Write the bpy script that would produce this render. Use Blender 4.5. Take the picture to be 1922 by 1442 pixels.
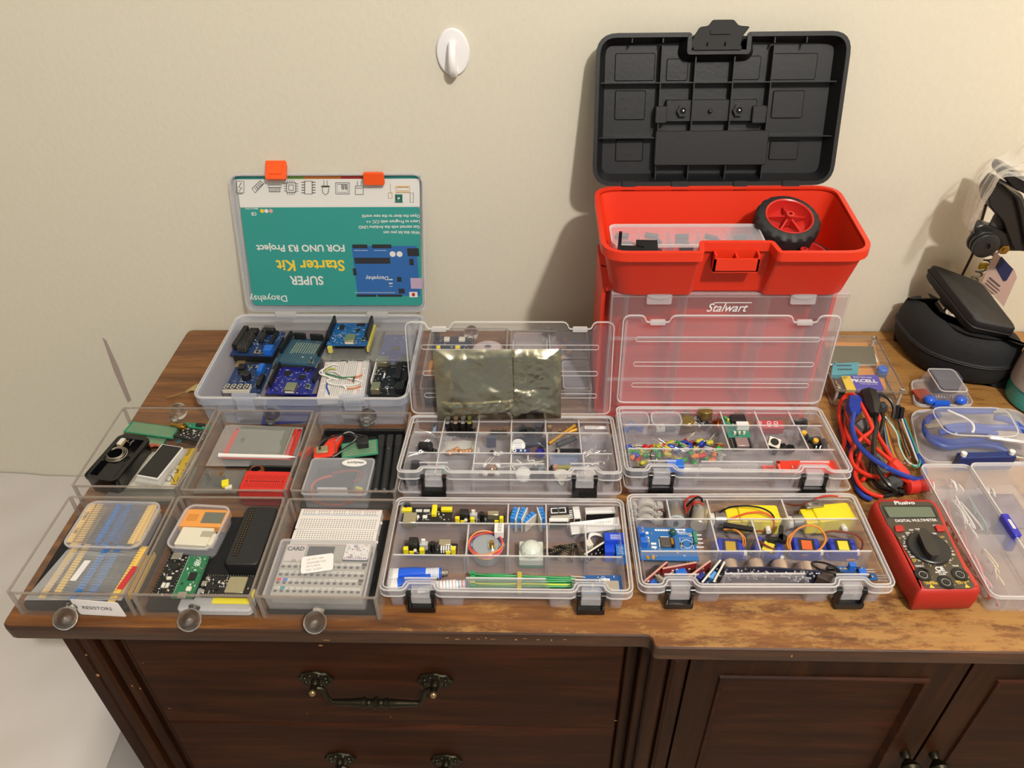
import bpy, bmesh, math, random
import numpy as np
from mathutils import Matrix, Vector
SC = bpy.context.scene
for o in list(bpy.data.objects): bpy.data.objects.remove(o)
# ---------------------------------------------------------------- camera
CXP, CYP, FOC = 961.0, 721.0, 1457.68
PITCH, YAW, ROLL = 0.662452, 0.0390894, -0.0203896
T = 780.0                       # table top height, mm
CAMZ = T + 600.0
_cp, _sp = math.cos(PITCH), math.sin(PITCH)
_f = Vector((0, _cp, -_sp)); _u = Vector((0, _sp, _cp)); _r = Vector((1, 0, 0))
_Z = Matrix.Rotation(YAW, 3, 'Z')
_f, _u, _r = _Z @ _f, _Z @ _u, _Z @ _r
_r2 = _r * math.cos(ROLL) + _u * math.sin(ROLL)
_u2 = -_r * math.sin(ROLL) + _u * math.cos(ROLL)
_r, _u = _r2, _u2
cam = bpy.data.objects.new('camera', bpy.data.cameras.new('camera'))
SC.collection.objects.link(cam); SC.camera = cam
m3 = Matrix((_r, _u, -_f)).transposed()
cam.matrix_world = Matrix.Translation((0, 0, CAMZ / 1000)) @ m3.to_4x4()
cam.data.sensor_fit = 'HORIZONTAL'; cam.data.sensor_width = 36.0
cam.data.lens = FOC / 1922 * 36.0; cam.data.clip_start = 0.02
# ---------------------------------------------------------------- light
SC.view_settings.view_transform = 'Standard'; SC.view_settings.look = 'None'
SC.view_settings.gamma = 1.0; SC.view_settings.use_curve_mapping = False
SC.view_settings.exposure = 0.0
wd = bpy.data.worlds.new('world'); SC.world = wd; wd.use_nodes = True
bg = wd.node_tree.nodes['Background']
bg.inputs[0].default_value = (0.97, 0.95, 0.93, 1); bg.inputs[1].default_value = 0.30
def lamp(name, typ, loc, energy, color, size=0.1, rot=None):
    l = bpy.data.lights.new(name, typ); l.energy = energy; l.color = color
    if typ == 'AREA': l.size = size
    else: l.shadow_soft_size = size
    o = bpy.data.objects.new(name, l); SC.collection.objects.link(o)
    o.location = loc
    if rot: o.rotation_euler = rot
    return o
lamp('ceiling_bulb', 'POINT', (0.56, -0.62, 0.78 + 1.62), 116, (1.0, 0.95, 0.88), 0.04)
lamp('side_lamp', 'POINT', (0.93, 0.70, 0.78 + 0.42), 3.0, (1.0, 0.72, 0.40), 0.05)
cy_ = SC.cycles
cy_.max_bounces = 12; cy_.transparent_max_bounces = 48; cy_.transmission_bounces = 8
cy_.glossy_bounces = 4; cy_.diffuse_bounces = 3; cy_.sample_clamp_indirect = 4.0
cy_.caustics_reflective = False; cy_.caustics_refractive = False
# ---------------------------------------------------------------- materials
def c(h):
    h = h.lstrip('#'); v = [int(h[i:i+2], 16) / 255 for i in (0, 2, 4)]
    return tuple(x / 12.92 if x <= .04045 else ((x + .055) / 1.055) ** 2.4 for x in v) + (1,)
MAT = {}
def mat(name, col, rough=.5, metal=0., spec=.5, bump=0., bscale=200., var=0., coat=0., sss=0):
    if name in MAT: return MAT[name]
    m = bpy.data.materials.new(name); m.use_nodes = True; nt = m.node_tree
    b = nt.nodes['Principled BSDF']
    b.inputs['Base Color'].default_value = c(col)
    b.inputs['Roughness'].default_value = rough; b.inputs['Metallic'].default_value = metal
    b.inputs['Specular IOR Level'].default_value = spec
    if coat: b.inputs['Coat Weight'].default_value = coat
    if bump or var:
        tc = nt.nodes.new('ShaderNodeTexCoord'); n = nt.nodes.new('ShaderNodeTexNoise')
        n.inputs['Scale'].default_value = bscale; n.inputs['Detail'].default_value = 4
        nt.links.new(tc.outputs['Object'], n.inputs['Vector'])
        if bump:
            bp = nt.nodes.new('ShaderNodeBump'); bp.inputs['Strength'].default_value = bump
            bp.inputs['Distance'].default_value = .001
            nt.links.new(n.outputs[0], bp.inputs['Height']); nt.links.new(bp.outputs[0], b.inputs['Normal'])
        if var:
            mx = nt.nodes.new('ShaderNodeMix'); mx.data_type = 'RGBA'
            cc = c(col); mx.inputs[6].default_value = tuple(x * (1 - var) for x in cc[:3]) + (1,)
            mx.inputs[7].default_value = tuple(min(1, x * (1 + var)) for x in cc[:3]) + (1,)
            nt.links.new(n.outputs[0], mx.inputs[0]); nt.links.new(mx.outputs[2], b.inputs['Base Color'])
    MAT[name] = m; return m
def clear(name, col='#ffffff', base=.12, edge=.5, rough=.2, tint='#ffffff', power=2.0):
    """clear or frosted plastic: mostly see-through, denser where seen edge on"""
    if name in MAT: return MAT[name]
    m = bpy.data.materials.new(name); m.use_nodes = True; nt = m.node_tree
    b = nt.nodes['Principled BSDF']; out = nt.nodes['Material Output']
    b.inputs['Base Color'].default_value = c(col); b.inputs['Roughness'].default_value = rough
    tr = nt.nodes.new('ShaderNodeBsdfTransparent'); tr.inputs[0].default_value = c(tint)
    lw = nt.nodes.new('ShaderNodeLayerWeight'); lw.inputs[0].default_value = .5
    pw = nt.nodes.new('ShaderNodeMath'); pw.operation = 'POWER'; pw.inputs[1].default_value = power
    mr = nt.nodes.new('ShaderNodeMapRange'); mr.inputs[3].default_value = base; mr.inputs[4].default_value = edge
    mx = nt.nodes.new('ShaderNodeMixShader')
    L = nt.links.new
    L(lw.outputs['Facing'], pw.inputs[0]); L(pw.outputs[0], mr.inputs[0]); L(mr.outputs[0], mx.inputs[0])
    L(tr.outputs[0], mx.inputs[1]); L(b.outputs[0], mx.inputs[2]); L(mx.outputs[0], out.inputs[0])
    MAT[name] = m; return m
def glass(name, col='#ffffff', ior=1.49, rough=0.0):
    if name in MAT: return MAT[name]
    m = bpy.data.materials.new(name); m.use_nodes = True
    b = m.node_tree.nodes['Principled BSDF']
    b.inputs['Base Color'].default_value = c(col); b.inputs['Roughness'].default_value = rough
    b.inputs['Transmission Weight'].default_value = 1; b.inputs['IOR'].default_value = ior
    MAT[name] = m; return m
def wood(name, dark, mid, light, scale=1.0, rough=.35, wear=None, axis='x', contrast=1.0):
    m = bpy.data.materials.new(name); m.use_nodes = True; nt = m.node_tree; L = nt.links.new
    N = nt.nodes.new; b = nt.nodes['Principled BSDF']
    tc = N('ShaderNodeTexCoord'); mp = N('ShaderNodeMapping')
    mp.inputs['Scale'].default_value = (3, 40, 40) if axis == 'x' else (40, 40, 3)
    L(tc.outputs['Object'], mp.inputs[0])
    n1 = N('ShaderNodeTexNoise'); n1.inputs['Scale'].default_value = 2.2 * scale; n1.inputs['Detail'].default_value = 9
    n1.inputs['Roughness'].default_value = .68; n1.inputs['Distortion'].default_value = .6
    L(mp.outputs[0], n1.inputs['Vector'])
    r = N('ShaderNodeValToRGB'); e = r.color_ramp
    e.elements[0].position = .30; e.elements[0].color = c(dark)
    e.elements[1].position = .72; e.elements[1].color = c(light)
    x = e.elements.new(.5); x.color = c(mid)
    L(n1.outputs[0], r.inputs[0]); col = r.outputs[0]
    if wear:
        n2 = N('ShaderNodeTexNoise'); n2.inputs['Scale'].default_value = 24; n2.inputs['Detail'].default_value = 8
        n2.inputs['Roughness'].default_value = .78
        mp2 = N('ShaderNodeMapping'); mp2.inputs['Scale'].default_value = (1, 3.4, 3.4); L(tc.outputs['Object'], mp2.inputs[0]); L(mp2.outputs[0], n2.inputs['Vector'])
        r2 = N('ShaderNodeValToRGB'); r2.color_ramp.elements[0].position = .49; r2.color_ramp.elements[1].position = .60
        # wear patches cover more of the top toward its right end
        sx = N('ShaderNodeSeparateXYZ'); L(tc.outputs['Object'], sx.inputs[0])
        g = N('ShaderNodeMath'); g.operation = 'MULTIPLY_ADD'; g.inputs[1].default_value = .30; g.inputs[2].default_value = -.04
        L(sx.outputs[0], g.inputs[0]); ad = N('ShaderNodeMath'); ad.operation = 'ADD'; L(n2.outputs[0], ad.inputs[0]); L(g.outputs[0], ad.inputs[1])
        L(ad.outputs[0], r2.inputs[0])
        mx = N('ShaderNodeMix'); mx.data_type = 'RGBA'; mx.inputs[7].default_value = c(wear)
        mm = N('ShaderNodeMath'); mm.operation = 'MULTIPLY'; mm.inputs[1].default_value = .5; L(r2.outputs[0], mm.inputs[0])
        L(mm.outputs[0], mx.inputs[0]); L(col, mx.inputs[6]); col = mx.outputs[2]
    L(col, b.inputs['Base Color']); b.inputs['Roughness'].default_value = rough
    bp = N('ShaderNodeBump'); bp.inputs['Strength'].default_value = .25; bp.inputs['Distance'].default_value = .001
    L(n1.outputs[0], bp.inputs['Height']); L(bp.outputs[0], b.inputs['Normal'])
    MAT[name] = m; return m
# ---------------------------------------------------------------- mesh building (all lengths in mm)
def rrect(x0, x1, y0, y1, r, n=5):
    r = min(r, (x1-x0)/2-.01, (y1-y0)/2-.01); P = []
    for cx, cy, a in ((x1-r, y0+r, -90), (x1-r, y1-r, 0), (x0+r, y1-r, 90), (x0+r, y0+r, 180)):
        for i in range(n+1):
            t = math.radians(a + 90*i/n); P.append((cx+r*math.cos(t), cy+r*math.sin(t)))
    return P
def offset(P, d):
    """inset a counter-clockwise outline by d"""
    n = len(P); out = []
    for i in range(n):
        a, b, e = P[i-1], P[i], P[(i+1) % n]
        d1 = (b[0]-a[0], b[1]-a[1]); d2 = (e[0]-b[0], e[1]-b[1])
        l1 = math.hypot(*d1) or 1e-9; l2 = math.hypot(*d2) or 1e-9
        n1 = (-d1[1]/l1, d1[0]/l1); n2 = (-d2[1]/l2, d2[0]/l2)
        k = 1 + n1[0]*n2[0] + n1[1]*n2[1]
        k = max(k, .3)
        out.append((b[0] + d*(n1[0]+n2[0])/k, b[1] + d*(n1[1]+n2[1])/k))
    return out
def roundpoly(P, r, n=3):
    out = []; N_ = len(P)
    for i in range(N_):
        a, b, e = Vector(P[i-1]), Vector(P[i]), Vector(P[(i+1) % N_])
        rr = min(r, (a-b).length/2.01, (e-b).length/2.01)
        p, q = b+(a-b).normalized()*rr, b+(e-b).normalized()*rr
        for k in range(n+1):
            t = k/n; v = p*(1-t)**2 + b*2*t*(1-t) + q*t*t; out.append((v.x, v.y))
    return out
def smooth_path(P, n=6, closed=False):
    P = [Vector(p) for p in P]; out = []; N_ = len(P)
    rng = range(N_ if closed else N_-1)
    for i in rng:
        if closed: a, b, e, g = P[i-1], P[i], P[(i+1) % N_], P[(i+2) % N_]
        else: a, b, e, g = P[max(i-1, 0)], P[i], P[i+1], P[min(i+2, N_-1)]
        for k in range(n):
            t = k/n
            out.append(.5*((2*b)+(e-a)*t+(2*a-5*b+4*e-g)*t*t+(3*b-a-3*e+g)*t**3))
    if not closed: out.append(P[-1])
    return out
class MB:
    def __init__(s, M=None): s.v = []; s.f = []; s.mi = []; s.k = 0; s.M = M or Matrix.Identity(4)
    def at(s, x=0, y=0, z=0, rz=0, rx=0, ry=0):
        s.M = Matrix.Translation((x, y, z)) @ Matrix.Rotation(math.radians(rz), 4, 'Z') @ Matrix.Rotation(math.radians(ry), 4, 'Y') @ Matrix.Rotation(math.radians(rx), 4, 'X'); return s
    def use(s, k): s.k = k; return s
    def add(s, vs, fs):
        o = len(s.v); s.v += [tuple(s.M @ Vector(v)) for v in vs]
        for f in fs: s.f.append(tuple(i+o for i in f)); s.mi.append(s.k)
        return s
    def box(s, x0, x1, y0, y1, z0, z1):
        return s.add([(x0,y0,z0),(x1,y0,z0),(x1,y1,z0),(x0,y1,z0),(x0,y0,z1),(x1,y0,z1),(x1,y1,z1),(x0,y1,z1)],
              [(0,3,2,1),(4,5,6,7),(0,1,5,4),(1,2,6,5),(2,3,7,6),(3,0,4,7)])
    def cb(s, cx, cy, z0, w, d, h, rz=0):
        if rz:
            M = s.M; s.M = M @ Matrix.Translation((cx, cy, 0)) @ Matrix.Rotation(math.radians(rz), 4, 'Z')
            s.box(-w/2, w/2, -d/2, d/2, z0, z0+h); s.M = M; return s
        return s.box(cx-w/2, cx+w/2, cy-d/2, cy+d/2, z0, z0+h)
    def loft(s, loops, cap0=True, cap1=True, closed=True):
        n = len(loops[0]); vs = [p for l in loops for p in l]; fs = []
        for j in range(len(loops)-1):
            for i in range(n if closed else n-1):
                a, b = j*n+i, j*n+(i+1) % n; fs.append((a, b, b+n, a+n))
        if cap0: fs.append(tuple(range(n-1, -1, -1)))
        if cap1: fs.append(tuple(range((len(loops)-1)*n, len(loops)*n)))
        return s.add(vs, fs)
    def prism(s, P, z0, z1, bev=0, draft=0):
        L = lambda Q, z: [(x, y, z) for x, y in Q]
        if bev: return s.loft([L(offset(P, bev+draft), z0), L(offset(P, draft), z0+bev), L(P, z1-bev), L(offset(P, bev), z1)])
        return s.loft([L(offset(P, draft) if draft else P, z0), L(P, z1)])
    def rbox(s, x0, x1, y0, y1, z0, z1, r=1, bev=0, n=3, draft=0): return s.prism(rrect(x0, x1, y0, y1, r, n), z0, z1, bev, draft)
    def shell(s, P, z0, z1, t, draft=0, floor=None):
        """open container: outline P at the top, wall t, open upwards"""
        fl = t if floor is None else floor
        L = lambda Q, z: [(x, y, z) for x, y in Q]; B = offset(P, draft) if draft else P
        return s.loft([L(B, z0), L(P, z1), L(offset(P, t), z1), L(offset(B, t), z0+fl)])
    def ring(s, P, Q, z0, z1):
        """band between outline P and inner outline Q (same point count)"""
        n = len(P); vs = [(x,y,z0) for x,y in P]+[(x,y,z1) for x,y in P]+[(x,y,z1) for x,y in Q]+[(x,y,z0) for x,y in Q]
        fs = []
        for j in range(4):
            for i in range(n):
                a, b = j*n+i, j*n+(i+1) % n; k = ((j+1) % 4)*n
                fs.append((a, b, k+(i+1) % n, k+i))
        return s.add(vs, fs)
    def cyl(s, cx, cy, z0, r, h, n=16, r2=None, axis='z', bev=0):
        r2 = r if r2 is None else r2; M = s.M
        s.M = M @ Matrix.Translation((cx, cy, z0))
        if axis == 'x': s.M = s.M @ Matrix.Rotation(math.pi/2, 4, 'Y')
        if axis == 'y': s.M = s.M @ Matrix.Rotation(-math.pi/2, 4, 'X')
        C_ = lambda rr, z: [(rr*math.cos(2*math.pi*i/n), rr*math.sin(2*math.pi*i/n), z) for i in range(n)]
        if bev: s.loft([C_(r-bev, 0), C_(r, bev), C_(r2, h-bev), C_(r2-bev, h)])
        else: s.loft([C_(r, 0), C_(r2, h)])
        s.M = M; return s
    def lathe(s, cx, cy, z0, prof, n=20, axis='z'):
        M = s.M; s.M = M @ Matrix.Translation((cx, cy, z0))
        if axis == 'x': s.M = s.M @ Matrix.Rotation(math.pi/2, 4, 'Y')
        if axis == 'y': s.M = s.M @ Matrix.Rotation(-math.pi/2, 4, 'X')
        s.loft([[(max(r, .001)*math.cos(2*math.pi*i/n), max(r, .001)*math.sin(2*math.pi*i/n), z) for i in range(n)] for r, z in prof])
        s.M = M; return s
    def ball(s, cx, cy, cz, r, n=14, sz=1, sx=1, sy=1):
        k = n//2; pr = [(r*math.sin(math.pi*j/k), -r*math.cos(math.pi*j/k)) for j in range(k+1)]
        M = s.M; s.M = M @ Matrix.Translation((cx, cy, cz)) @ Matrix.Diagonal((sx, sy, sz, 1))
        s.lathe(0, 0, 0, pr, n); s.M = M; return s
    def tube(s, P, r, n=6, closed=False, flat=None):
        P = [Vector(p) for p in P]; N_ = len(P); loops = []; up = Vector((0, 0, 1)); prev = None
        for i in range(N_):
            if closed: d = P[(i+1) % N_]-P[i-1]
            else: d = P[min(i+1, N_-1)]-P[max(i-1, 0)]
            d = d.normalized() if d.length > 1e-9 else Vector((1, 0, 0))
            a = prev if prev is not None else (up if abs(d.z) < .9 else Vector((1, 0, 0)))
            x = (a-d*a.dot(d)); x = x.normalized() if x.length > 1e-6 else d.orthogonal().normalized(); prev = x; y = d.cross(x)
            rr = r[i] if isinstance(r, (list, tuple)) else r
            fx = flat or 1
            loops.append([tuple(P[i]+x*rr*math.cos(2*math.pi*k/n)*fx+y*rr*math.sin(2*math.pi*k/n)) for k in range(n)])
        if closed:
            loops.append(loops[0]); return s.loft(loops, False, False)
        return s.loft(loops)
    def quad(s, a, b, e, g): return s.add([a, b, e, g], [(0, 1, 2, 3)])
    def build(s, name, mats, parent=None, label=None, kind=None, smooth=35):
        me = bpy.data.meshes.new(name)
        me.from_pydata([(x/1000, y/1000, z/1000) for x, y, z in s.v], [], s.f)
        for m in (mats if isinstance(mats, (list, tuple)) else [mats]): me.materials.append(m)
        if any(s.mi): me.polygons.foreach_set('material_index', s.mi)
        me.polygons.foreach_set('use_smooth', [True]*len(me.polygons)); me.update()
        bm = bmesh.new(); bm.from_mesh(me); bmesh.ops.recalc_face_normals(bm, faces=bm.faces); bm.to_mesh(me); bm.free()
        me.set_sharp_from_angle(angle=math.radians(smooth))
        o = bpy.data.objects.new(name, me); SC.collection.objects.link(o)
        if parent: o.parent = parent
        if label: o['label'] = label
        if kind: o['kind'] = kind
        return o
def tag(o, label, cat, group=None, kind=None):
    if label: o['label'] = label
    if cat: o['category'] = cat
    if group: o['group'] = group
    if kind: o['kind'] = kind
    return o
def thing(name, label, cat, x=0, y=0, z=0, rz=0, rx=0, ry=0, group=None):
    """an Empty at the base of a thing; z is height above the table top"""
    o = bpy.data.objects.new(name, None); SC.collection.objects.link(o)
    o.empty_display_size = .01
    o.location = (x/1000, y/1000, (T+z)/1000)
    o.rotation_mode = 'XYZ'; o.rotation_euler = tuple(math.radians(a) for a in (rx, ry, rz))
    return tag(o, label, cat, group)
def place(o, x, y, z, rz=0, rx=0, ry=0):
    o.location = (x/1000, y/1000, (T+z)/1000); o.rotation_euler = tuple(math.radians(a) for a in (rx, ry, rz)); return o
def dup(o, label=None, group=None, parent=None):
    q = o.copy(); SC.collection.objects.link(q)
    if parent: q.parent = parent
    if label: q['label'] = label
    if group: q['group'] = group
    for ch in o.children: dup(ch, parent=q)
    return q
def mw(o):
    return Matrix.Translation(o.location) @ o.rotation_euler.to_matrix().to_4x4()
def at(px, py, z=0):
    """point (mm) of the photograph's pixel on the plane z mm above the table top"""
    d = _r*((px-CXP)/FOC) - _u*((py-CYP)/FOC) + _f
    t = (z-600.0)/d.z; return (d.x*t, d.y*t)
def atl(o, px, py, z=0):
    """the same in the local frame of thing o, on its local plane z"""
    M = mw(o); Mi = M.inverted()
    C0 = Mi @ Vector((0, 0, CAMZ/1000)); d = Mi.to_3x3() @ (_r*((px-CXP)/FOC) - _u*((py-CYP)/FOC) + _f)
    t = (z/1000-C0.z)/d.z; p = C0+d*t; return (p.x*1000, p.y*1000)
def text(s_, x, y, z, size, mt, parent, M=None, rz=0, flip=False, align='LEFT', bold=0, sx=1.0, name='lettering', label=None, ext=.08, font_shear=0):
    cu = bpy.data.curves.new('lettering', 'FONT'); cu.body = s_; cu.size = size; cu.align_x = align; cu.extrude = ext
    cu.offset = bold; cu.resolution_u = 3; cu.shear = font_shear
    tmp = bpy.data.objects.new('tmp_text', cu); SC.collection.objects.link(tmp)
    dg = bpy.context.evaluated_depsgraph_get(); me = bpy.data.meshes.new_from_object(tmp.evaluated_get(dg))
    bpy.data.objects.remove(tmp)
    Mt = Matrix.Translation((x, y, z)) @ Matrix.Rotation(math.radians(rz), 4, 'Z') @ Matrix.Diagonal((sx, 1, 1, 1))
    if M: Mt = M @ Mt
    me.transform(Matrix.Scale(.001, 4) @ Mt); me.materials.clear(); me.materials.append(mt)
    o = bpy.data.objects.new(name, me); SC.collection.objects.link(o)
    if parent: o.parent = parent
    if label: o['label'] = label
    return o
RX = lambda a: Matrix.Rotation(math.radians(a), 4, 'X')
RY = lambda a: Matrix.Rotation(math.radians(a), 4, 'Y')
RZ = lambda a: Matrix.Rotation(math.radians(a), 4, 'Z')
TR = lambda x, y, z: Matrix.Translation((x, y, z))
# palette
PP = clear('frosted_plastic', '#dcdce6', .045, .48, .22, power=1.7)
PPR = clear('frosted_plastic_rim', '#e2dfe2', .24, .7, .22, power=1.4)
PPL = clear('frosted_plastic_lip', '#f0eeee', .36, .8, .2, power=1.2)
PPH = clear('hazy_bin_plastic', '#e6dfe4', .05, .5, .25, power=1.5)
PPT = clear('clear_latch_plastic', '#dcdce2', .16, .7, .12, power=1.4)
PPB = clear('frosted_plastic_bluish', '#ccd3e4', .12, .66, .3, power=1.4)
ACR = clear('clear_acrylic', '#cfc8c0', .022, .5, .04, power=3.5)
ACE = clear('acrylic_edge', '#9a8d84', .38, .85, .06, power=1.2)  # opaque brownish tone paints in the refraction along clear acrylic edges
BAG = clear('clear_film', '#f0f0f2', .12, .7, .1, power=1.5)
KNOB = glass('solid_acrylic', '#ffffff', 1.47, .03)
def soften(m, f):
    nt = m.node_tree; out = nt.nodes['Material Output']; b = nt.nodes['Principled BSDF']; t = nt.nodes.new('ShaderNodeBsdfTransparent'); x = nt.nodes.new('ShaderNodeMixShader'); x.inputs[0].default_value = f
    nt.links.new(b.outputs[0], x.inputs[1]); nt.links.new(t.outputs[0], x.inputs[2]); nt.links.new(x.outputs[0], out.inputs[0])
soften(KNOB, .1)
BLACK = mat('black_plastic', '#141416', .45)
BLACKG = mat('black_gloss_plastic', '#0d0d0f', .18)
DGREY = mat('dark_grey_plastic', '#2c2d30', .5)
GREY = mat('grey_plastic', '#8c8d90', .5)
WHITE = mat('white_plastic', '#e9e7e4', .4)
CREAM = mat('cream_plastic', '#d9d3c4', .45)
STEEL = mat('bright_steel', '#c4c2bd', .28, 1.0)
DSTEEL = mat('dull_steel', '#8f8d88', .42, .9)
GOLD = mat('gold_pin', '#d0a040', .3, 1.0)
BRASS = mat('brass', '#b08e4a', .3, 1.0)
COPPER = mat('copper', '#b0633a', .35, 1.0)
RED = mat('red_plastic', '#c8281c', .42)
REDG = mat('red_board', '#c02a22', .4)
YEL = mat('yellow_plastic', '#e8d81c', .42)
BLUE = mat('blue_plastic', '#1c62c4', .4)
DBLUE = mat('dark_blue_plastic', '#22307e', .35)
PBLUE = mat('blue_board', '#1b4f8c', .38)
PDBLUE = mat('dark_blue_board', '#16305e', .38)
PPURP = mat('indigo_board', '#1d1f78', .38)
PBLK = mat('black_board', '#101114', .4)
PGRN = mat('green_board', '#1f6b45', .4)
PTEAL = mat('teal_green_board', '#2f7f68', .45)
PRED = mat('dark_red_board', '#7c2226', .4)
INKW = mat('white_ink', '#e6e6e6', .5)
INKK = mat('black_ink', '#26262a', .6)
LCDG = mat('grey_lcd_glass', '#66695f', .18)
PAPER = mat('paper_label', '#ebe6e4', .7)
TAPE = mat('yellow_paper_tape', '#e5bd5e', .6)
TAN = mat('tan_paper_tape', '#c4a878', .6)
# ================================================================ setting
WALLM = mat('cream_wall_paint', '#d7d1c0', .75, bump=.35, bscale=140, var=.03)
WY = 892
MB().box(-2200, 2240, WY, WY+60, -780, 1780).at().build('wall_back', WALLM)['kind'] = 'structure'
bpy.data.objects['wall_back'].location = (0, 0, T/1000)
FLOORM = mat('pale_floor', '#b9b0a2', .6)
o = MB().box(-2200, 2240, -2400, WY, -60, 0).build('floor', FLOORM); o['kind'] = 'structure'
CEILM = mat('white_ceiling', '#d8d4cc', .9)
for nm_, x0_, x1_, y0_, y1_, z0_, z1_, m_ in (('ceiling', -2200, 2300, -2400, WY, 2560, 2620, CEILM), ('wall_right', 2240, 2300, -2400, WY, 0, 2560, WALLM), ('wall_left', -2260, -2200, -2400, WY, 0, 2560, WALLM)):
    MB().box(x0_, x1_, y0_, y1_, z0_, z1_).build(nm_, m_)['kind'] = 'structure'
mk = MB()
P = [(192, 634), (199, 640), (222, 690), (246, 752), (240, 756), (214, 698)]
def onwall(px, py, y=WY-.6):
    d = _r*((px-CXP)/FOC) - _u*((py-CYP)/FOC) + _f
    t = y/d.y; return (d.x*t, y, d.z*t+600.0)
mk.add([onwall(*p) for p in P], [tuple(range(len(P)))])
mk.add([(x, y+.5, z) for x, y, z in [onwall(*p) for p in P]], [tuple(range(len(P)))])
o = mk.build('wall_scuff', mat('mauve_smear', '#a3938c', .7)); o.location = (0, 0, T/1000)
tag(o, 'long tapered pinkish smear on the wall left of the dresser', 'stain')
# ================================================================ dresser
TOPW = wood('worn_brown_top', '#42250f', '#6f4420', '#94642f', 1.0, .42, wear='#b88d50')
DARKW = wood('dark_mahogany', '#1a0b05', '#2c1307', '#43200d', .8, .5, axis='x')
DARKV = wood('dark_mahogany_upright', '#190c06', '#2a1408', '#3d210f', .8, .5, axis='z')
for m_ in (DARKW, DARKV): m_.node_tree.nodes['Principled BSDF'].inputs['Specular IOR Level'].default_value = .1
dr = thing('dresser', 'dark wooden dresser with worn brown top, drawers left and panelled doors right', 'dresser', 0, 0, -780)
D = lambda z: 780+z
top = MB()
P = roundpoly([(-486, 407), (103, 407), (103, 395), (1150, 395), (1150, 890), (-486, 890)], 9)
L = lambda Q, z: [(x, y, z) for x, y in Q]
EDGEW = wood('dark_worn_edge', '#24120a', '#3a200f', '#5a3618', 1.0, .5)
top.use(1).loft([L(offset(P, 5), D(-22)), L(offset(P, 1), D(-18)), L(P, D(-4)), L(offset(P, .5), D(-1.4)), L(offset(P, 1.8), D(-.15))])
top.use(0).loft([L(offset(P, 2), D(-2)), L(offset(P, 1.8), D(-.1)), L(offset(P, 2.2), D(0))])
top.build('table_top', [TOPW, EDGEW], dr, 'worn brown wooden top with a dark edge')
def dpart(name, x0, x1, y0, y1, z0, z1, m=DARKW, bev=1.5, par=dr):
    b = MB(); b.loft([[(x, y0, z) for x, z in offset([(x0, z0), (x1, z0), (x1, z1), (x0, z1)], bev)],
                      [(x, y0+bev, z) for x, z in [(x0, z0), (x1, z0), (x1, z1), (x0, z1)]],
                      [(x, y1, z) for x, z in [(x0, z0), (x1, z0), (x1, z1), (x0, z1)]]])
    return b.build(name, m, par)
# carcass of the left half
dpart('carcass', -440, 98, 432, 885, D(-740), D(-22), DARKV)
dpart('top_moulding', -460, 100, 422, 440, D(-30), D(-22))
side = MB()
side.box(-456, -441, 436, 470, D(-740), D(-20)); side.box(-456, -441, 850, 885, D(-740), D(-20)); side.box(-456, -441, 470, 850, D(-60), D(-20))
side.box(-447, -440, 470, 850, D(-740), D(-60))
side.build('side_panel', DARKV, dr)
for x0, x1, y0 in ((-455, -437, 424), (-434, -421, 419), (-418, -405, 424), (-402, -394, 428)):
    dpart('pilaster_moulding', x0, x1, y0, 436, D(-740), D(-31), DARKV, 3)
dpart('divider_stile', 86, 98, 424, 436, D(-740), D(-31), DARKV)
BRONZE = mat('tarnished_bronze', '#2b271c', .42, .8, bump=.3, bscale=500)
BRZL = mat('rubbed_brass_tip', '#a08862', .3, .9)
prof_bar = [(3.0, 0), (3.8, 20), (4.6, 28), (4.6, 30), (6, 31), (5.4, 32.5), (3.6, 34), (4.4, 36), (3.6, 38), (4.4, 40), (6.2, 43), (6.2, 44.5), (4.0, 46), (4.6, 48), (3.8, 50), (5.4, 53), (5.4, 54.5), (3.9, 56), (4.6, 58), (3.8, 66), (3.0, 86)]
for k, (z1, z0) in enumerate(((-33, -186), (-188, -345), (-347, -520))):
    f = dpart('drawer', -391, 84, 421, 436, D(z0), D(z1), DARKW, 2)
    if k > 1: continue
    zc = (-98, -258)[k]
    for x in (-216, -98):
        b = MB(TR(x, 420.5, D(zc)) @ RX(90))
        n = 40; pr = []
        for rr, zz in ((1, 0), (1, 1.4), (.93, 2.6), (.72, 1.8), (.6, 3), (.3, 3.4), (.15, 3.6)):
            pr.append([(17*rr*math.cos(2*math.pi*i/n)*(1+.07*math.cos(8*2*math.pi*i/n)*rr), 13*rr*math.sin(2*math.pi*i/n)*(1+.07*math.cos(8*2*math.pi*i/n)*rr), zz) for i in range(n)])
        b.loft(pr)
        for j in range(8):
            a = j*math.pi/4+.4; b.ball(11*math.cos(a), 8.5*math.sin(a), 2.6, 2.2, 8)
        q = b.build('rosette', BRONZE, f)
        b = MB(TR(x, 419, D(zc)) @ RX(90)); b.lathe(0, 0, 0, [(4, 0), (4.5, 4), (3, 7), (3.4, 9), (3.4, 12)], 14)
        b.build('handle_post', BRONZE, f); b = MB(); b.ball(x, 405, D(zc), 3.6, 12); b.build('post_tip', BRZL, f, 'rubbed brass tip')
    b = MB(TR(-200, 407, D(zc-20)) ); b.lathe(0, 0, 0, prof_bar, 16, axis='x')
    b.M = Matrix.Identity(4)
    for x, s_ in ((-216, 1), (-98, -1)):
        b.tube(smooth_path([(x+s_*3, 410, D(zc)), (x+s_*9, 410, D(zc-3)), (x+s_*12, 408, D(zc-14)), (x+s_*16, 407, D(zc-20))], 4), 2.4, 8)
    b.build('bail_handle', BRONZE, f)
CHIP = mat('bare_wood_chip', '#a87c48', .8)
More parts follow.
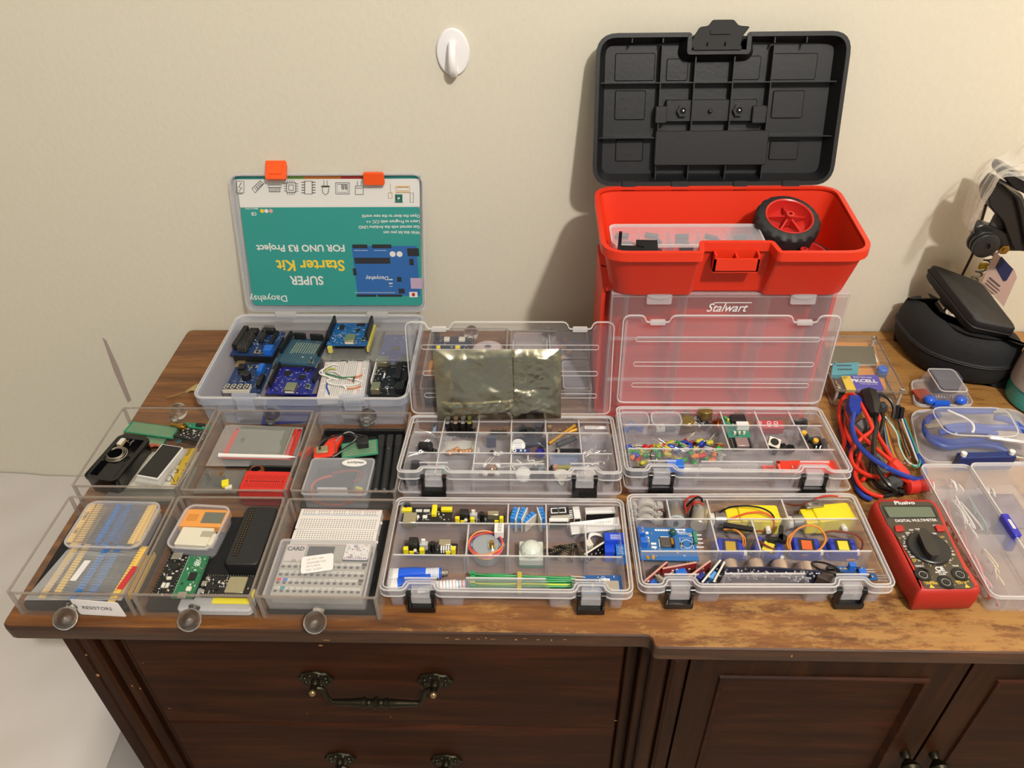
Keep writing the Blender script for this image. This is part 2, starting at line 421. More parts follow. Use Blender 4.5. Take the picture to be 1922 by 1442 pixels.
for px, py, w_, h_, Y in ((162, 1230, 3, 4, 418.6), (184, 1268, 4, 6, 418.6), (248, 1288, 1.5, 4, 418.6), (263, 1293, 1.5, 5, 418.6), (318, 1330, 4, 1.6, 420.6), (602, 1212, 5, 3, 420.6), (683, 1322, 4, 1.2, 420.6), (733, 1346, 1.2, 3, 420.6), (577, 1340, 2.5, 1.2, 420.6), (268, 1245, 1.2, 2.5, 420.6), (1155, 1353, 5, 1.4, 420.6), (1486, 1232, 2, 5, 394.5), (613, 1202, 9, 1.4, 406.6), (840, 1198, 5, 2, 406.6), (858, 1200, 6, 2, 406.6), (880, 1199, 3, 3, 406.6), (898, 1200, 4, 1.5, 406.6), (912, 1198, 2, 4, 406.6), (925, 1200, 6, 1.5, 406.6), (968, 1201, 3, 3, 406.6), (985, 1199, 6, 1.5, 406.6), (1010, 1201, 4, 2, 406.6), (1035, 1202, 2, 4, 406.6), (1060, 1201, 6, 1.5, 406.6)):
    x, y, z = onwall(px, py, Y); b = MB(); n = 7; rn_ = random.Random(px)
    b.add([(x+w_/2*math.cos(k*.9)*rn_.uniform(.6, 1), y, D(z)+h_/2*math.sin(k*.9)*rn_.uniform(.6, 1)) for k in range(n)], [tuple(range(n))]); b.build('chipped_spot', CHIP, dr)
# right half: doors
dpart('door_carcass', 98, 1150, 412, 885, D(-740), D(-19), DARKV)
dpart('upper_moulding', 118, 1150, 405, 414, D(-27), D(-19))
dpart('pilaster', 106, 122, 406, 414, D(-740), D(-28), DARKV, 2)
dpart('pilaster', 124, 139, 402, 414, D(-740), D(-28), DARKV, 3)
OLIVE = mat('olive_edge_wood', '#4a3a1a', .4)
for x0, x1 in ((142, 392), (395, 645)):
    z1, z0 = -30, -560
    b = MB(); y = 406
    b.box(x0, x0+30, y, y+8, D(z0), D(z1)); b.box(x1-30, x1, y, y+8, D(z0), D(z1))
    b.box(x0+30, x1-30, y, y+8, D(z1-30), D(z1)); b.box(x0+30, x1-30, y, y+8, D(z0), D(z0+30))
    d_ = b.build('door', DARKV, dr)
    b = MB(); O = [(x0+28, D(z0+28)), (x1-28, D(z0+28)), (x1-28, D(z1-28)), (x0+28, D(z1-28))]
    lp = lambda Q, yy: [(x, yy, z) for x, z in Q]
    b.loft([lp(O, y+1), lp(offset(O, 1.5), y-2.5), lp(offset(O, 5), y-2.5), lp(offset(O, 8.5), y+4)], False, False)
    b.build('panel_moulding', DARKW, d_)
    b = MB(); b.box(x0+34, x1-34, y+4, y+8, D(z0+34), D(z1-34)); b.build('door_panel', DARKW, d_)
    kx = x1-12 if x0 < 200 else x0+14
    b = MB(TR(kx, y, D(-196)) @ RX(90)); b.lathe(0, 0, 0, [(5, 0), (5, 4), (3.5, 7), (8, 12), (11, 17), (9, 21), (3, 23)], 20)
    b.build('knob', BRONZE, d_)
# ================================================================ bed
SHEET = mat('white_cotton_sheet', '#cbc4bf', .85, bump=.25, bscale=60)
bed = thing('bed', 'bed under a rumpled white sheet left of the dresser', 'bed', 0, 0, -780)
import mathutils.noise as mno
def cloth(nx, ny, fn):
    b = MB(); vs = [fn(i/(nx-1), j/(ny-1)) for j in range(ny) for i in range(nx)]
    b.add(vs, [(j*nx+i, j*nx+i+1, (j+1)*nx+i+1, (j+1)*nx+i) for j in range(ny-1) for i in range(nx-1)]); return b
def bedtop(u, v):
    x = -1900 + u*1385; y = 250+v*640
    z = D(-285) + 16*mno.noise(Vector((x*.006, y*.004, 0))) + 6*mno.noise(Vector((x*.02, y*.013, 3)))
    e = min(1, (1-u)*1385/45); z -= 40*(1-math.sqrt(max(0, 1-(1-e)**2)))
    e = min(1, v*640/60); z -= 50*(1-math.sqrt(max(0, 1-(1-e)**2)))
    return (x, y, z)
cloth(120, 70, bedtop).build('sheet', SHEET, bed, 'rumpled white sheet')
b = MB(); b.rbox(-1880, -530, 262, 886, D(-480), D(-300), 30, 8, 5); b.build('mattress', SHEET, bed)
def skirt(u, v):
    x = -1900+u*1370; z = D(-318)-v*430
    y = 258 - 30*v + 10*math.sin(x*.02+2*math.sin(x*.006))*v - 4
    return (x, y, z)
cloth(150, 12, skirt).build('bed_skirt', mat('cream_bed_skirt', '#c9c2b4', .85), bed)
b = MB(); b.box(-1880, -535, 275, 886, D(-740), D(-482)); b.build('bed_base', mat('bed_base_fabric', '#b5ada2', .8), bed)
# ================================================================ wall hook
hk = thing('wall_hook', 'white oval adhesive hook on the bare wall', 'hook', -92, WY, 365)
b = MB(RX(90)); n = 36
ov = lambda a, h, z: [(a*math.cos(2*math.pi*i/n), h*math.sin(2*math.pi*i/n), z) for i in range(n)]
b.loft([ov(18, 24.5, 0), ov(18.3, 25, 2), ov(17, 23.5, 4.2), ov(12, 17, 5), ov(3, 4, 4.6)])
b.build('oval_plate', mat('glossy_white_plastic', '#efedf0', .25), hk)
b = MB(); b.tube([(0, -5, 9), (0, -8, 10), (0, -12, 6), (0, -16, -4), (0, -16, -13), (0, -12, -19), (0, -6, -21), (0, -3, -19)], [3.4, 4, 4.2, 4.4, 4.6, 4.6, 5, 5], 10)
b.build('hook_arm', MAT['glossy_white_plastic'], hk)
# ================================================================ containers
def pm(M, px, py, z=0):
    """pixel ray met with local plane z of frame M (metres matrix), local mm"""
    Mi = M.inverted(); C0 = Mi @ Vector((0, 0, CAMZ/1000)); d = Mi.to_3x3() @ (_r*((px-CXP)/FOC) - _u*((py-CYP)/FOC) + _f)
    t = (z/1000-C0.z)/d.z; p = C0+d*t; return (p.x*1000, p.y*1000)
CB = roundpoly([(-108,-54),(-92,-54),(-92,-46),(-61,-46),(-61,-54),(-37,-54),(-37,-43),(37,-43),(37,-54),(61,-54),(61,-46),(92,-46),(92,-54),(108,-54),(108,54),(-108,54)], 4.5, 4)
CR = roundpoly([(-111,-54),(-92,-54),(-90,-46),(-63,-46),(-61,-54),(61,-54),(63,-46),(90,-46),(92,-54),(111,-54),(111,54),(-111,54)], 5.5, 4)
def small_case(label, x, y, z, rz=0, rx=0, vdiv=(), hdiv=(), group=None):
    t = thing('parts_case', label, 'storage box', x, y, z, rz, rx)
    b = MB(); b.shell(CB, 0, 28.5, 1.3, 3); b.build('bin', PP, t)
    # outer rim: a lip that hangs outside the walls, with raised tabs over the latch recesses
    b = MB(); b.ring(offset(CR, -3), offset(CR, -2.1), 21, 28.5); b.ring(offset(CR, -2.6), offset(CR, .9), 28.5, 29.2)
    b.use(1).ring(offset(CR, -3.2), offset(CR, -2.2), 28.6, 30); b.ring(offset(CR, -.1), offset(CR, .8), 28.6, 29.8); b.ring(offset(CR, -3.4), offset(CR, -2.6), 20.6, 21.8)
    b.use(0)
    for s in (-1, 1): b.rbox(s*76.5-14.5, s*76.5+14.5, -47.5, -46.5, 27, 35, .4); b.use(1).box(s*76.5-14.5, s*76.5+14.5, -47.6, -46.4, 34.2, 35.2); b.use(0)
    b.rbox(-36, 36, -44.6, -43.4, 27, 32, .5); b.use(1).box(-36, 36, -44.7, -43.3, 31.4, 32.3)
    b.build('rim', [PP, PPL], t)
    M = mw(t)
    hy = [-54.0] + [pm(M, 0.5*(a+e), yy, 27)[1] for a, e, yy in hdiv][::-1] + [54.0]
    for yy in hy[1:-1]:
        b = MB(); b.box(-107, 107, yy-.6, yy+.6, 1.5, 26.4); b.use(1).box(-107, 107, yy-.7, yy+.7, 26.4, 27.2); b.build('divider', [PP, PPL], t)
    rows = len(hy)-1
    for r_, xs in enumerate(vdiv):            # r_ = 0 is the back row
        k = rows-1-r_; y0, y1 = hy[k], hy[k+1]; ym = (y0+y1)/2
        for (px, py) in xs:
            lx, ly = pm(M, px, py, 27)
            b = MB(); b.box(lx-.6, lx+.6, y0+(1 if k else 2)+ (0 if k else 0), y1-1, 1.5, 25.4); b.use(1).box(lx-.7, lx+.7, y0+1, y1-1, 25.4, 26.2); b.use(0)
            for yy in (y0, y1):
                if yy in hy[1:-1]: b.box(lx-2.2, lx-1.2, yy-2, yy+2, 1.5, 26.5); b.box(lx+1.2, lx+2.2, yy-2, yy+2, 1.5, 26.5)
            b.build('divider', [PP, PPL], t)
    for s in (-1, 1):
        b = MB(); cx = s*76.5
        b.rbox(cx-12.5, cx+12.5, -60, -50, 1.5, 6.5, 1); b.box(cx-12.5, cx+12.5, -60.5, -58.5, 3, 9)
        for q in (-1, 1):
            b.rbox(cx+q*11-1.6, cx+q*11+1.6, -58.5, -50, 4, 21, 1); b.cyl(cx+q*11-2, -54.5, 21.5, 3.4, 4, 12, axis='x')
        la = b.build('latch', BLACKG, t, 'black latch frame')
        b = MB(); b.rbox(cx-8.5, cx+8.5, -57, -48.5, 19, 27, 1.5, .5); b.rbox(cx-9, cx+9, -57.5, -55, 12, 21, 1); b.build('latch_tab', PPT, la, 'clear latch tab')
    for cx in (-76, -50, 50, 76):
        b = MB(); b.cyl(cx-7, 57, 27, 1.8, 14, 8, axis='x'); b.build('hinge_knuckle', PPR, t)
    return t
def lid_mesh(M, cav=10, W=111, H=54.6, ribs=True):
    """lid in frame M: outline in local xy centred, cavity opens towards +z"""
    P = roundpoly([(-W,-H),(W,-H),(W,H),(92,H),(90,H-8),(63,H-8),(61,H),(-61,H),(-63,H-8),(-90,H-8),(-92,H),(-W,H)], 6, 4)
    b = MB(M); b.shell(P, -cav, 0, 1.2, 2.5)
    r = MB(M); r.ring(offset(P, -2.4), offset(P, -1.2), -1.8, 0)
    for s in (-1, 1): r.rbox(s*76.5-8, s*76.5+8, H-9.5, H-4.5, -4, 0, 1)
    if ribs:
        for yy in (28, -4, -32):
            Q = rrect(-W+13, W-13, yy-6, yy, 3, 3); r.ring(Q, offset(Q, .6), -cav+1.2, -cav+2)
    return b, r
ga = dict()
caseAF = small_case('clear compartment box with power boards, blue glue tubes and green cable ties, front row centre',
    -26.5, 487, 0.3, 0, 0,
    vdiv=([(953.6, 960), (1025, 960)], [(877, 1013), (954, 1013), (1027, 1013), (1100, 1013)], []), hdiv=((740, 1170, 983), (735, 1175, 1043.5)))
caseBF = small_case('clear compartment box with yellow gear motors and blue servos, left of the red multimeter',
    206, 495.5, 0.3, .8, 0,
    vdiv=([(1254, 950), (1330, 950), (1472, 950)], [(1342, 1005), (1420, 1005)], []), hdiv=((1170, 1640, 974), (1180, 1660, 1034.6)))
caseAB = small_case('clear compartment box of capacitors and buzzers with silver bag leaning behind, back row',
    -27, 610, 11.5, 0, -10,
    vdiv=([(833, 798), (898, 798), (960, 798), (1024, 798), (1087, 798)], [(826, 831), (893, 831), (959.5, 831), (1027, 831), (1090, 831)], [(820, 868), (889, 868), (959, 868), (1028, 868), (1096, 868)]),
    hdiv=((770, 1160, 812), (755, 1165, 850.5)))
caseBB = small_case('clear compartment box of coloured light diodes in front of the red toolbox, back row',
    204, 619, 14.5, 0, -5,
    vdiv=([(1355, 780), (1420, 780), (1484, 780)], [(1363, 820), (1435, 820), (1508, 820)], []), hdiv=((1160, 1545, 798), (1170, 1580, 843)))
# lids: standing on the two back cases, lying flat under them for the two front ones
for par, (bx, by, bz), lean in ((caseAB, (-29, 677, 28), 11), (caseBB, (204.5, 681, 42), 3)):
    Mw = TR(bx/1000, by/1000, (T+bz)/1000) @ RX(90-lean) @ TR(0, .0565, 0)
    Ml = mw(par).inverted() @ Mw
    Mm = Ml.copy(); Mm.translation *= 1000
    b, r = lid_mesh(Mm, 6)
    l = b.build('lid', PP, par); r.build('lid_rim', PPL, l)
for par, (bx, by, bz), a in ((caseAF, (-26.8, 608, 10.3), -9.5), (caseBF, (205.5, 617, 12.4), -7.0)):
    Mw = TR(bx/1000, by/1000, (T+bz)/1000) @ RX(a)
    Mm = mw(par).inverted() @ Mw; Mm.translation *= 1000
    b, r = lid_mesh(Mm @ TR(0, 0, 8.5) , 10, W=112.5, ribs=False)
    l = b.build('lid', PP, par); r.build('lid_rim', PPR, l)
# ---- acrylic drawers with ball knobs
def tray(label, x0, x1, y0, y1, knob, rz=0):
    cx, cy = (x0+x1)/2, (y0+y1)/2; w, d = (x1-x0)/2, (y1-y0)/2
    t = thing('acrylic_drawer', label, 'drawer', cx, cy, .3, rz)
    b = MB(); P = rrect(-w, w, -d, d, 3, 3)
    b.shell(P, 0, 32, 2.2); b.build('drawer_box', ACR, t)
    b = MB(); b.ring(P, offset(P, 2.2), 32, 33); b.build('top_edge', ACE, t)
    for sx in (-1, 1):
        for sy in (-1, 1):
            b = MB(); b.rbox(sx*(w-2.4)-1.6, sx*(w-2.4)+1.6, sy*(d-2.4)-1.6, sy*(d-2.4)+1.6, 1, 31, 1); b.build('corner_edge', ACE, t)
    s = -1 if knob == 'front' else 1
    b = MB(TR(0, s*d, 16) @ RX(90 if s < 0 else -90)); b.lathe(0, 0, 0, [(5.5, -.2), (5, 1.5), (3.6, 3.5), (6.5, 5.2), (9.2, 8.8), (10.2, 13), (9.4, 17.4), (7, 20.6), (3.6, 22.4), (.1, 23)], 28)
    b.build('knob', KNOB, t, smooth=80)
    return t
trays = [
 tray('acrylic drawer full of resistors with a hand-written label, front left corner', -473, -363.5, 419, 539, 'front'),
 tray('acrylic drawer with green and black microcontroller boards, front row middle', -361, -251.5, 419, 540, 'front'),
 tray('acrylic drawer with a white breadboard and grey mini keyboard computer, front row right', -248.5, -139, 418.5, 538.5, 'front'),
 tray('acrylic drawer with a black phone case and coiled wire, behind the resistor drawer', -478, -367, 552, 680, 'back', 0),
 tray('acrylic drawer with a bagged grey touch screen and red breadboard, back row middle', -363, -253.5, 548, 676, 'back'),
 tray('acrylic drawer with black antennas and a clear box of wires, back row right', -250, -141, 548, 673, 'back'),
 tray('acrylic drawer holding dark boards and a round dome, seen through the left standing lid', -138, -36, 716, 845, 'back'),
 tray('acrylic drawer holding small clear boxes, seen through the left standing lid beside the toolbox', -33, 66, 713, 840, 'back')]
tS = trays
# ---- kit box with printed lid
kit = thing('kit_box', 'wide frosted kit box full of blue boards with a teal printed lid standing open', 'storage box', -271, 771, .3)
W_, D_ = 122, 86
KP = roundpoly([(-W_,-D_),(-78,-D_),(-78,-D_+7),(-48,-D_+7),(-48,-D_),(46,-D_),(46,-D_+7),(77,-D_+7),(77,-D_),(W_,-D_),(W_,D_),(-W_,D_)], 9, 4)
b = MB(); b.shell(KP, 0, 43, 1.4, 5); b.build('bin', PPB, kit)
b = MB(); KR = rrect(-W_, W_, -D_, D_, 10, 5); b.ring(offset(KR, -2.6), offset(KR, -1.6), 43.4, 45); b.ring(offset(KR, -.2), offset(KR, .7), 43.4, 44.6); b.use(1).ring(offset(KR, -2.4), offset(KR, -1.6), 34, 43.4); b.ring(offset(KR, -2.4), offset(KR, .5), 43, 43.5)
for cx in (-63, 61.5): b.rbox(cx-14, cx+14, -D_-3, -D_+2, 45, 49, 1); b.rbox(cx-10, cx+10, -D_-6, -D_-2, 30, 44, 1.5)
b.build('rim', [PPL, PPB], kit)
for cx in (-60, 62):
    b = MB(); b.rbox(cx-14, cx+14, D_-2, D_+4, 42, 48, 2); b.build('hinge_knuckle', PPR, kit)
MLk = TR(-271/1000, 862/1000, (T+49)/1000) @ RX(90-7.5)   # lid frame: origin bottom centre, y up
Mk = mw(kit).inverted() @ MLk; Mk.translation *= 1000
LP = [(-111, 0), (125, 0), (134, 180), (-101, 180)]
LPr = roundpoly(LP, 13, 5)
b = MB(Mk); b.shell(LPr, -8, 0, 1.2, 1.5); klid = b.build('lid', PPB, kit)
b = MB(Mk); b.ring(offset(LPr, -2), offset(LPr, 1), -1.5, .5); b.build('lid_rim', PPR, klid)
ORANGE = mat('orange_plastic', '#f2561a', .4)
for px, py, up in ((519, 325, 1), (703, 340, 0)):
    x, y = pm(MLk, px, py, 0)
    b = MB(Mk @ TR(x, 181, 0) @ RX(-35 if up else 8))
    b.rbox(-12.5, 12.5, -8 if up else -13, 16 if up else 3, -1 if up else 1, 5, 2.5, .6)
    if up: b.rbox(-8, 8, -2, 11, 5, 6.5, 1)
    b.build('latch', ORANGE, klid, 'orange clip latch')
# printed sheet in the lid
TEAL = mat('teal_print', '#2f8f88', .45); PW = mat('white_print', '#e2e0dc', .5); PYEL = mat('yellow_print', '#e8c83c', .5)
pr = MB(Mk); Q = roundpoly([(-111, 6), (111, 6), (110, 136), (-110, 136)], 1, 1); 
pr.prism(roundpoly([(-105, 5), (121, 5), (127, 138), (-97, 138)], 5, 4), -6.6, -6); pr.use(1).prism([(-97, 138), (127, 138), (129, 173), (-95, 173)], -6.6, -6)
pr.prism([(-97, 140), (127, 140), (127, 141.2), (-97, 141.2)], -6, -5.8)
pr.build('printed_sheet', [TEAL, PW], klid, 'teal and white printed sheet, upside down')
def lp(px, py): return pm(MLk, px, py, -5.8)
def ltext(s_, px, py, size, m, bold=0, sx=1.0, align='LEFT', ext=.05):
    x, y = lp(px, py); return text(s_, x, y, -5.8, size, m, klid, M=Mk, rz=180, align=align, bold=bold, sx=sx, ext=ext)
ltext('Daoyehsy', 539, 555, 12.8, PW, .12, 1.0)
ltext('SUPER', 606, 519, 17, PW, .35, .92)
ltext('Starter Kit', 646, 489, 20.5, PYEL, .45, 1.0)
ltext('FOR UNO R3 Project', 647, 460, 12.5, PW, .3, 1.0)
for k, s_ in enumerate(('Open the door to the new world', 'Learn to Program with C/C ++', 'Get started with the Arduino UNO', 'With this kit you can:')):
    ltext(s_, 788, 403+k*10.3, 5.6, PW, .08, .95)
ltext('CE', 481, 399, 5.5, PW, .15); ltext('Made in China', 484, 390.5, 2.8, PW, .04)
# flat pictures on the sheet: a blue board and a row of component pictograms
pb = MB(Mk); n6 = 0
def lq(b, k, px0, py0, px1, py1, z=-5.75):
    x0, y0 = lp(px0, py0); x1, y1 = lp(px1, py1); b.use(k).box(min(x0, x1), max(x0, x1), min(y0, y1), max(y0, y1), -5.8, z)
lq(pb, 0, 660, 462, 789, 555); lq(pb, 2, 661, 459, 690, 466, -5.6); lq(pb, 2, 698, 459, 735, 466, -5.6); lq(pb, 2, 665, 484, 733, 495, -5.6)
lq(pb, 2, 764, 466, 787, 481, -5.6); lq(pb, 2, 669, 553, 706, 557, -5.6); lq(pb, 2, 709, 553, 755, 557, -5.6); lq(pb, 2, 662, 504, 670, 517, -5.6); lq(pb, 2, 748, 542, 760, 551, -5.6)
lq(pb, 2, 745, 520, 754, 529, -5.6); lq(pb, 2, 768, 486, 777, 498, -5.6); lq(pb, 3, 770, 522, 795, 542, -5.6); lq(pb, 1, 768, 548, 784, 558, -5.6); lq(pb, 4, 773, 550, 779, 556, -5.5)
for q in (737, 750):
    x, y = lp(q, 477); pb.use(1).cyl(x, y, -5.8, 3.8, .25, 16)
for a, e in (((665, 549), (742, 549.6)), ((664, 470), (690, 470.6)), ((702, 470), (725, 470.6)), ((730, 524), (737, 526)), ((730, 531), (737, 533)), ((731, 537), (737, 538))):
    lq(pb, 1, *a, *e, -5.7)
pb.build('printed_board_picture', [mat('print_blue', '#2a5fa0', .5), PW, mat('print_dark', '#26282c', .5), mat('print_mauve', '#b7a0b8', .5), mat('print_red', '#a02018', .5)], klid)
x, y = lp(729, 519); text('Daoyehsy', x, y, -5.7, 7.5, PW, klid, M=Mk, rz=180, bold=.05)
ICM = None
def flush():
    global ic
    if ic.v: ic.build('printed_pictogram', ICM, klid)
    ic = MB(Mk)
ICM = [mat('print_line', '#3c3c40', .6), mat('print_gold', '#c79a2c', .6), mat('print_green', '#1f6f62', .6), mat('print_grey', '#8a8a8c', .6)]
ic = MB(Mk)
def lpoly(P, r=.35, closed=True, k=0): ic.use(k).tube([(*lp(*p), -5.6) for p in P], r, 4, closed)
rc = lambda a, b_, d, e: [(a, b_), (d, b_), (d, e), (a, e)]
lpoly(rc(444, 340, 458, 362)); lpoly([(453, 343), (448, 352), (454, 352), (449, 359)], closed=False); lpoly(rc(447, 362, 455, 364))
flush(); lpoly([(473, 354), (489, 339), (495, 345), (479, 362)])
for k in range(4): lpoly([(478+k*3.4, 354-k*3.2), (481+k*3.4, 357-k*3.2), (484+k*3.4, 354-k*3.2), (481+k*3.4, 351-k*3.2)], .25)
flush(); lpoly(rc(503, 347, 528, 352)); lpoly(rc(505, 352, 526, 360))
for k in range(10): lpoly([(506+k*2.1, 352), (506+k*2.1, 360)], .2, False)
flush(); lpoly(rc(538, 343, 555, 361), .5); lpoly(rc(542, 347, 551, 357), .4)
for k in range(4): lpoly([(540+k*4, 338), (540+k*4, 343)], .3, False); lpoly([(540+k*4, 361), (540+k*4, 366)], .3, False); lpoly([(533, 345+k*4.5), (538, 345+k*4.5)], .3, False); lpoly([(555, 345+k*4.5), (560, 345+k*4.5)], .3, False)
flush(); lpoly(rc(572, 340, 586, 364), .45)
for k in range(5): lpoly([(566, 342+k*5), (572, 342+k*5)], .45, False); lpoly([(586, 342+k*5), (592, 342+k*5)], .45, False)
flush(); lpoly([(605, 356), (606, 362), (611, 366), (616, 362), (617, 356), (617, 350), (605, 350)]); lpoly(rc(603, 349, 619, 351)); lpoly([(608, 349), (608, 339)], .3, False); lpoly([(614, 349), (614, 339)], .3, False)
flush(); lpoly(rc(630, 343, 656, 364), .4); lpoly(rc(633, 346, 653, 361), .25)
flush(); lpoly(rc(667, 349, 682, 365), .4); lpoly([(671, 349), (671, 340)], .3, False); lpoly([(678, 349), (678, 340)], .3, False); lpoly([(668, 353), (681, 353)], .3, False)
flush(); lpoly(rc(743, 350, 769, 361), .5, k=1); lpoly(rc(746, 352, 766, 358), .3, k=1); lpoly([(729, 362), (736, 362), (736, 372), (729, 372)], .35, k=1); lpoly([(733, 362), (733, 345)], .25, False, 1)
flush(); lpoly(rc(743, 366, 754, 378), 1.2, k=2); lpoly(rc(745, 369, 752, 375), 1.2, k=2); lpoly(rc(770, 362, 776, 380), .35, k=3); lpoly([(740, 380), (757, 380)], .3, False, 2)
flush()
x, y = lp(652, 346.5); text('88', x, y, -5.6, 9, MAT['print_line'], klid, M=Mk, rz=180, sx=.9)
st = MB(Mk)
for k, (a, e) in enumerate(((440, 500), (540, 570), (570, 640), (640, 690), (722, 790))):
    x0, x1 = lp(a, 335)[0], lp(e, 335)[0]; st.use(k % 4).box(x0, x1, 173.2, 176.5, -6.6, -6)
st.build('coloured_strip', [mat('strip_teal', '#2b8a86', .5), mat('strip_green', '#6c9a48', .5), mat('strip_orange', '#c4783a', .5), mat('strip_red', '#a83228', .5)], klid)
# small stickers: three little discs near CE
ds = MB(Mk)
for k, px in enumerate((492, 500, 508.5)):
    x, y = lp(px, 396); ds.use(k).cyl(x, y, -5.8, 2.5, .3, 14)
ds.build('printed_discs', [PYEL, PW, mat('print_pink', '#d8a0a0', .5)], klid)
# ================================================================ toolbox
TR_ = mat('toolbox_red', '#d63014', .42, bump=.04, bscale=300)
TKB = mat('toolbox_black', '#101114', .4, bump=.12, bscale=260, var=.25)
tb = thing('toolbox', 'red plastic toolbox with clear front bins and open black lid against the wall', 'toolbox', 195, 730, 0.3)
def tl(px, py, z): x, y = at(px, py, z+.3); return x-195, y-730
nl, nr = tl(1318, 461, 237)[0], tl(1452, 461, 237)[0]
P = [(-129, -60), (nl-3, -60), (nl, -39), (nr, -39), (nr+3, -60), (126, -60), (135, 90), (-129, 90)]
def rp(P, rs, n=6):
    out = []; N_ = len(P)
    for i in range(N_):
        a, b_, e = Vector(P[i-1]), Vector(P[i]), Vector(P[(i+1) % N_]); r = min(rs[i], (a-b_).length/2.01, (e-b_).length/2.01)
        p, q = b_+(a-b_).normalized()*r, b_+(e-b_).normalized()*r
        for k in range(n+1):
            t = k/n; v = p*(1-t)**2 + b_*2*t*(1-t) + q*t*t; out.append((v.x, v.y))
    return out
rs = [24, 3, 3, 3, 3, 24, 24, 24]
PT = rp(P, rs)
PBt = rp([(-117, -36), (nl-3, -36), (nl, -28), (nr, -28), (nr+3, -36), (124, -36), (128, 80), (-119, 80)], rs)
Lz = lambda Q, z: [(x, y, z) for x, y in Q]
b = MB(); b.loft([Lz(PBt, 176), Lz(PT, 234), Lz(offset(PT, 2.2), 234), Lz(offset(PBt, 2.2), 180)])
b.ring(offset(PT, -2.6), PT, 229, 236); b.ring(offset(PT, -2.6), offset(PT, 2.2), 236, 238.5)
tub = b.build('upper_tub', TR_, tb)
b = MB(); w_ = (nl+nr)/2; b.box(w_-22, w_+22, -42, -39, 212, 232); b.box(w_-22, w_+22, -52, -50, 212, 226); b.box(w_-22, w_-20, -52, -39, 212, 230); b.box(w_+20, w_+22, -52, -39, 212, 230); b.box(w_-1, w_+1, -51, -40, 212, 228); b.box(w_-22, w_+22, -52, -39, 211, 213)
b.build('catch_pocket', TR_, tb)
b = MB(); b.rbox(-125, 124, 22, 76, 0, 176, 6); b.box(-125, -121, -14, 26, 0, 176); b.box(120, 124, -14, 26, 0, 176)
b.box(-121, 120, -20, 24, 171, 176); b.box(-121, 120, -25, 24, 0, 3)
b.build('lower_housing', TR_, tb)
fb = MB(); fb.box(-116, 129, -32, -30.6, 3, 174); fb.box(-116, -114.6, -30.6, 16, 3, 174); fb.box(127.6, 129, -30.6, 16, 3, 174); fb.box(-116, 129, -30.6, 16, 172.6, 174)
fb.build('clear_bin_front', PPH, tb)
b = MB()
for z in (60, 62, 116, 118): b.box(-115, 128, -32.6, -29, z, z+1)
for px in (1179, 1290, 1446, 1560):
    x = tl(px, 552, 172)[0]; b.box(x-.8, x+.8, -30.5, 14, 3, 172)
b.box(-116, 129, -33.4, -31, 171, 175); b.box(-116.5, -114.5, -33, -30, 3, 175); b.box(127.5, 129.5, -33, -30, 3, 175)
b.build('bin_dividers', PPH, tb)
for px in (1238, 1509):
    x, _y = tl(px, 545, 178); b = MB(TR(x, -33, 176) @ RX(80)); n = 20
    b.loft([[(13*math.cos(2*math.pi*i/n), 6*math.sin(2*math.pi*i/n), z) for i in range(n)] for z in (0, 2.5)] + [[(10*math.cos(2*math.pi*i/n), 4*math.sin(2*math.pi*i/n), 3.5) for i in range(n)]])
    b.rbox(-13, 13, -12, 1, 0, 1.4, 2); b.build('bin_catch', PPR, tb, 'frosted oval bin catch')
MF = TR(0, -32.2, 0) @ RX(90)
xx, yy = pm(mw(tb) @ TR(0, -.0322, 0) @ RX(90), 1325, 585, 0)
text('Stalwart', xx, yy, 0, 14.5, INKW, tb, M=MF, bold=.1, sx=.86, font_shear=.35, name='raised_lettering')
b = MB(MF); b.box(xx+7, xx+46, yy+10.6, yy+11.4, 0, .3); b.build('lettering_bar', INKW, tb)
# black lid
ML = TR(.1945, .823, (T+241)/1000) @ RX(90-16.5)
Mm = mw(tb).inverted() @ ML; Mm.translation *= 1000
lx = lambda px, py, z=0: pm(ML, px, py, z)
c00, c10, c11, c01 = lx(1117, 340), lx(1558, 340), lx(1583, 70), lx(1117, 70)
hw = 130.5; top_ = 152
nx0, nx1 = lx(1294, 95)[0], lx(1405, 90)[0]
PL = rp([(-hw, 0), (hw, 0), (hw, top_), (nx1, top_), (nx1, top_-17), (nx0, top_-17), (nx0, top_), (-hw, top_)], [20, 20, 20, 1.5, 1.5, 1.5, 1.5, 20])
b = MB(Mm); b.shell(PL, -20, 0, 2.4, 7, 2.5); b.ring(offset(PL, -2), PL, -3, 0)
tlid = b.build('lid', TKB, tb, 'black ribbed lid')
b = MB(Mm); zt = -17.5
def ribx(px0, py0, px1, py1, h=-5):
    (x0, y0), (x1, y1) = lx(px0, py0, h), lx(px1, py1, h)
    if abs(x1-x0) > abs(y1-y0): y = (y0+y1)/2; b.box(min(x0, x1), max(x0, x1), y-.6, y+.6, zt, h)
    else: x = (x0+x1)/2; b.box(x-.6, x+.6, min(y0, y1), max(y0, y1), zt, h)
ribx(1119, 156, 1570, 153); ribx(1119, 259, 1228, 259); ribx(1434, 256, 1565, 255)
for px in (1236, 1440): ribx(px, 85, px, 345)
for px in (1298, 1369): ribx(px, 100, px, 345)
for px in (1187, 1245, 1455, 1515): ribx(px, 68, px, 80, -2)
b.build('ribs', TKB, tlid)
b = MB(Mm)
def blk(px0, py0, px1, py1, h, r=2, bv=.8):
    (x0, y0), (x1, y1) = lx(px0, py0, h), lx(px1, py1, h); b.rbox(min(x0, x1), max(x0, x1), min(y0, y1), max(y0, y1), zt-2, h, r, bv)
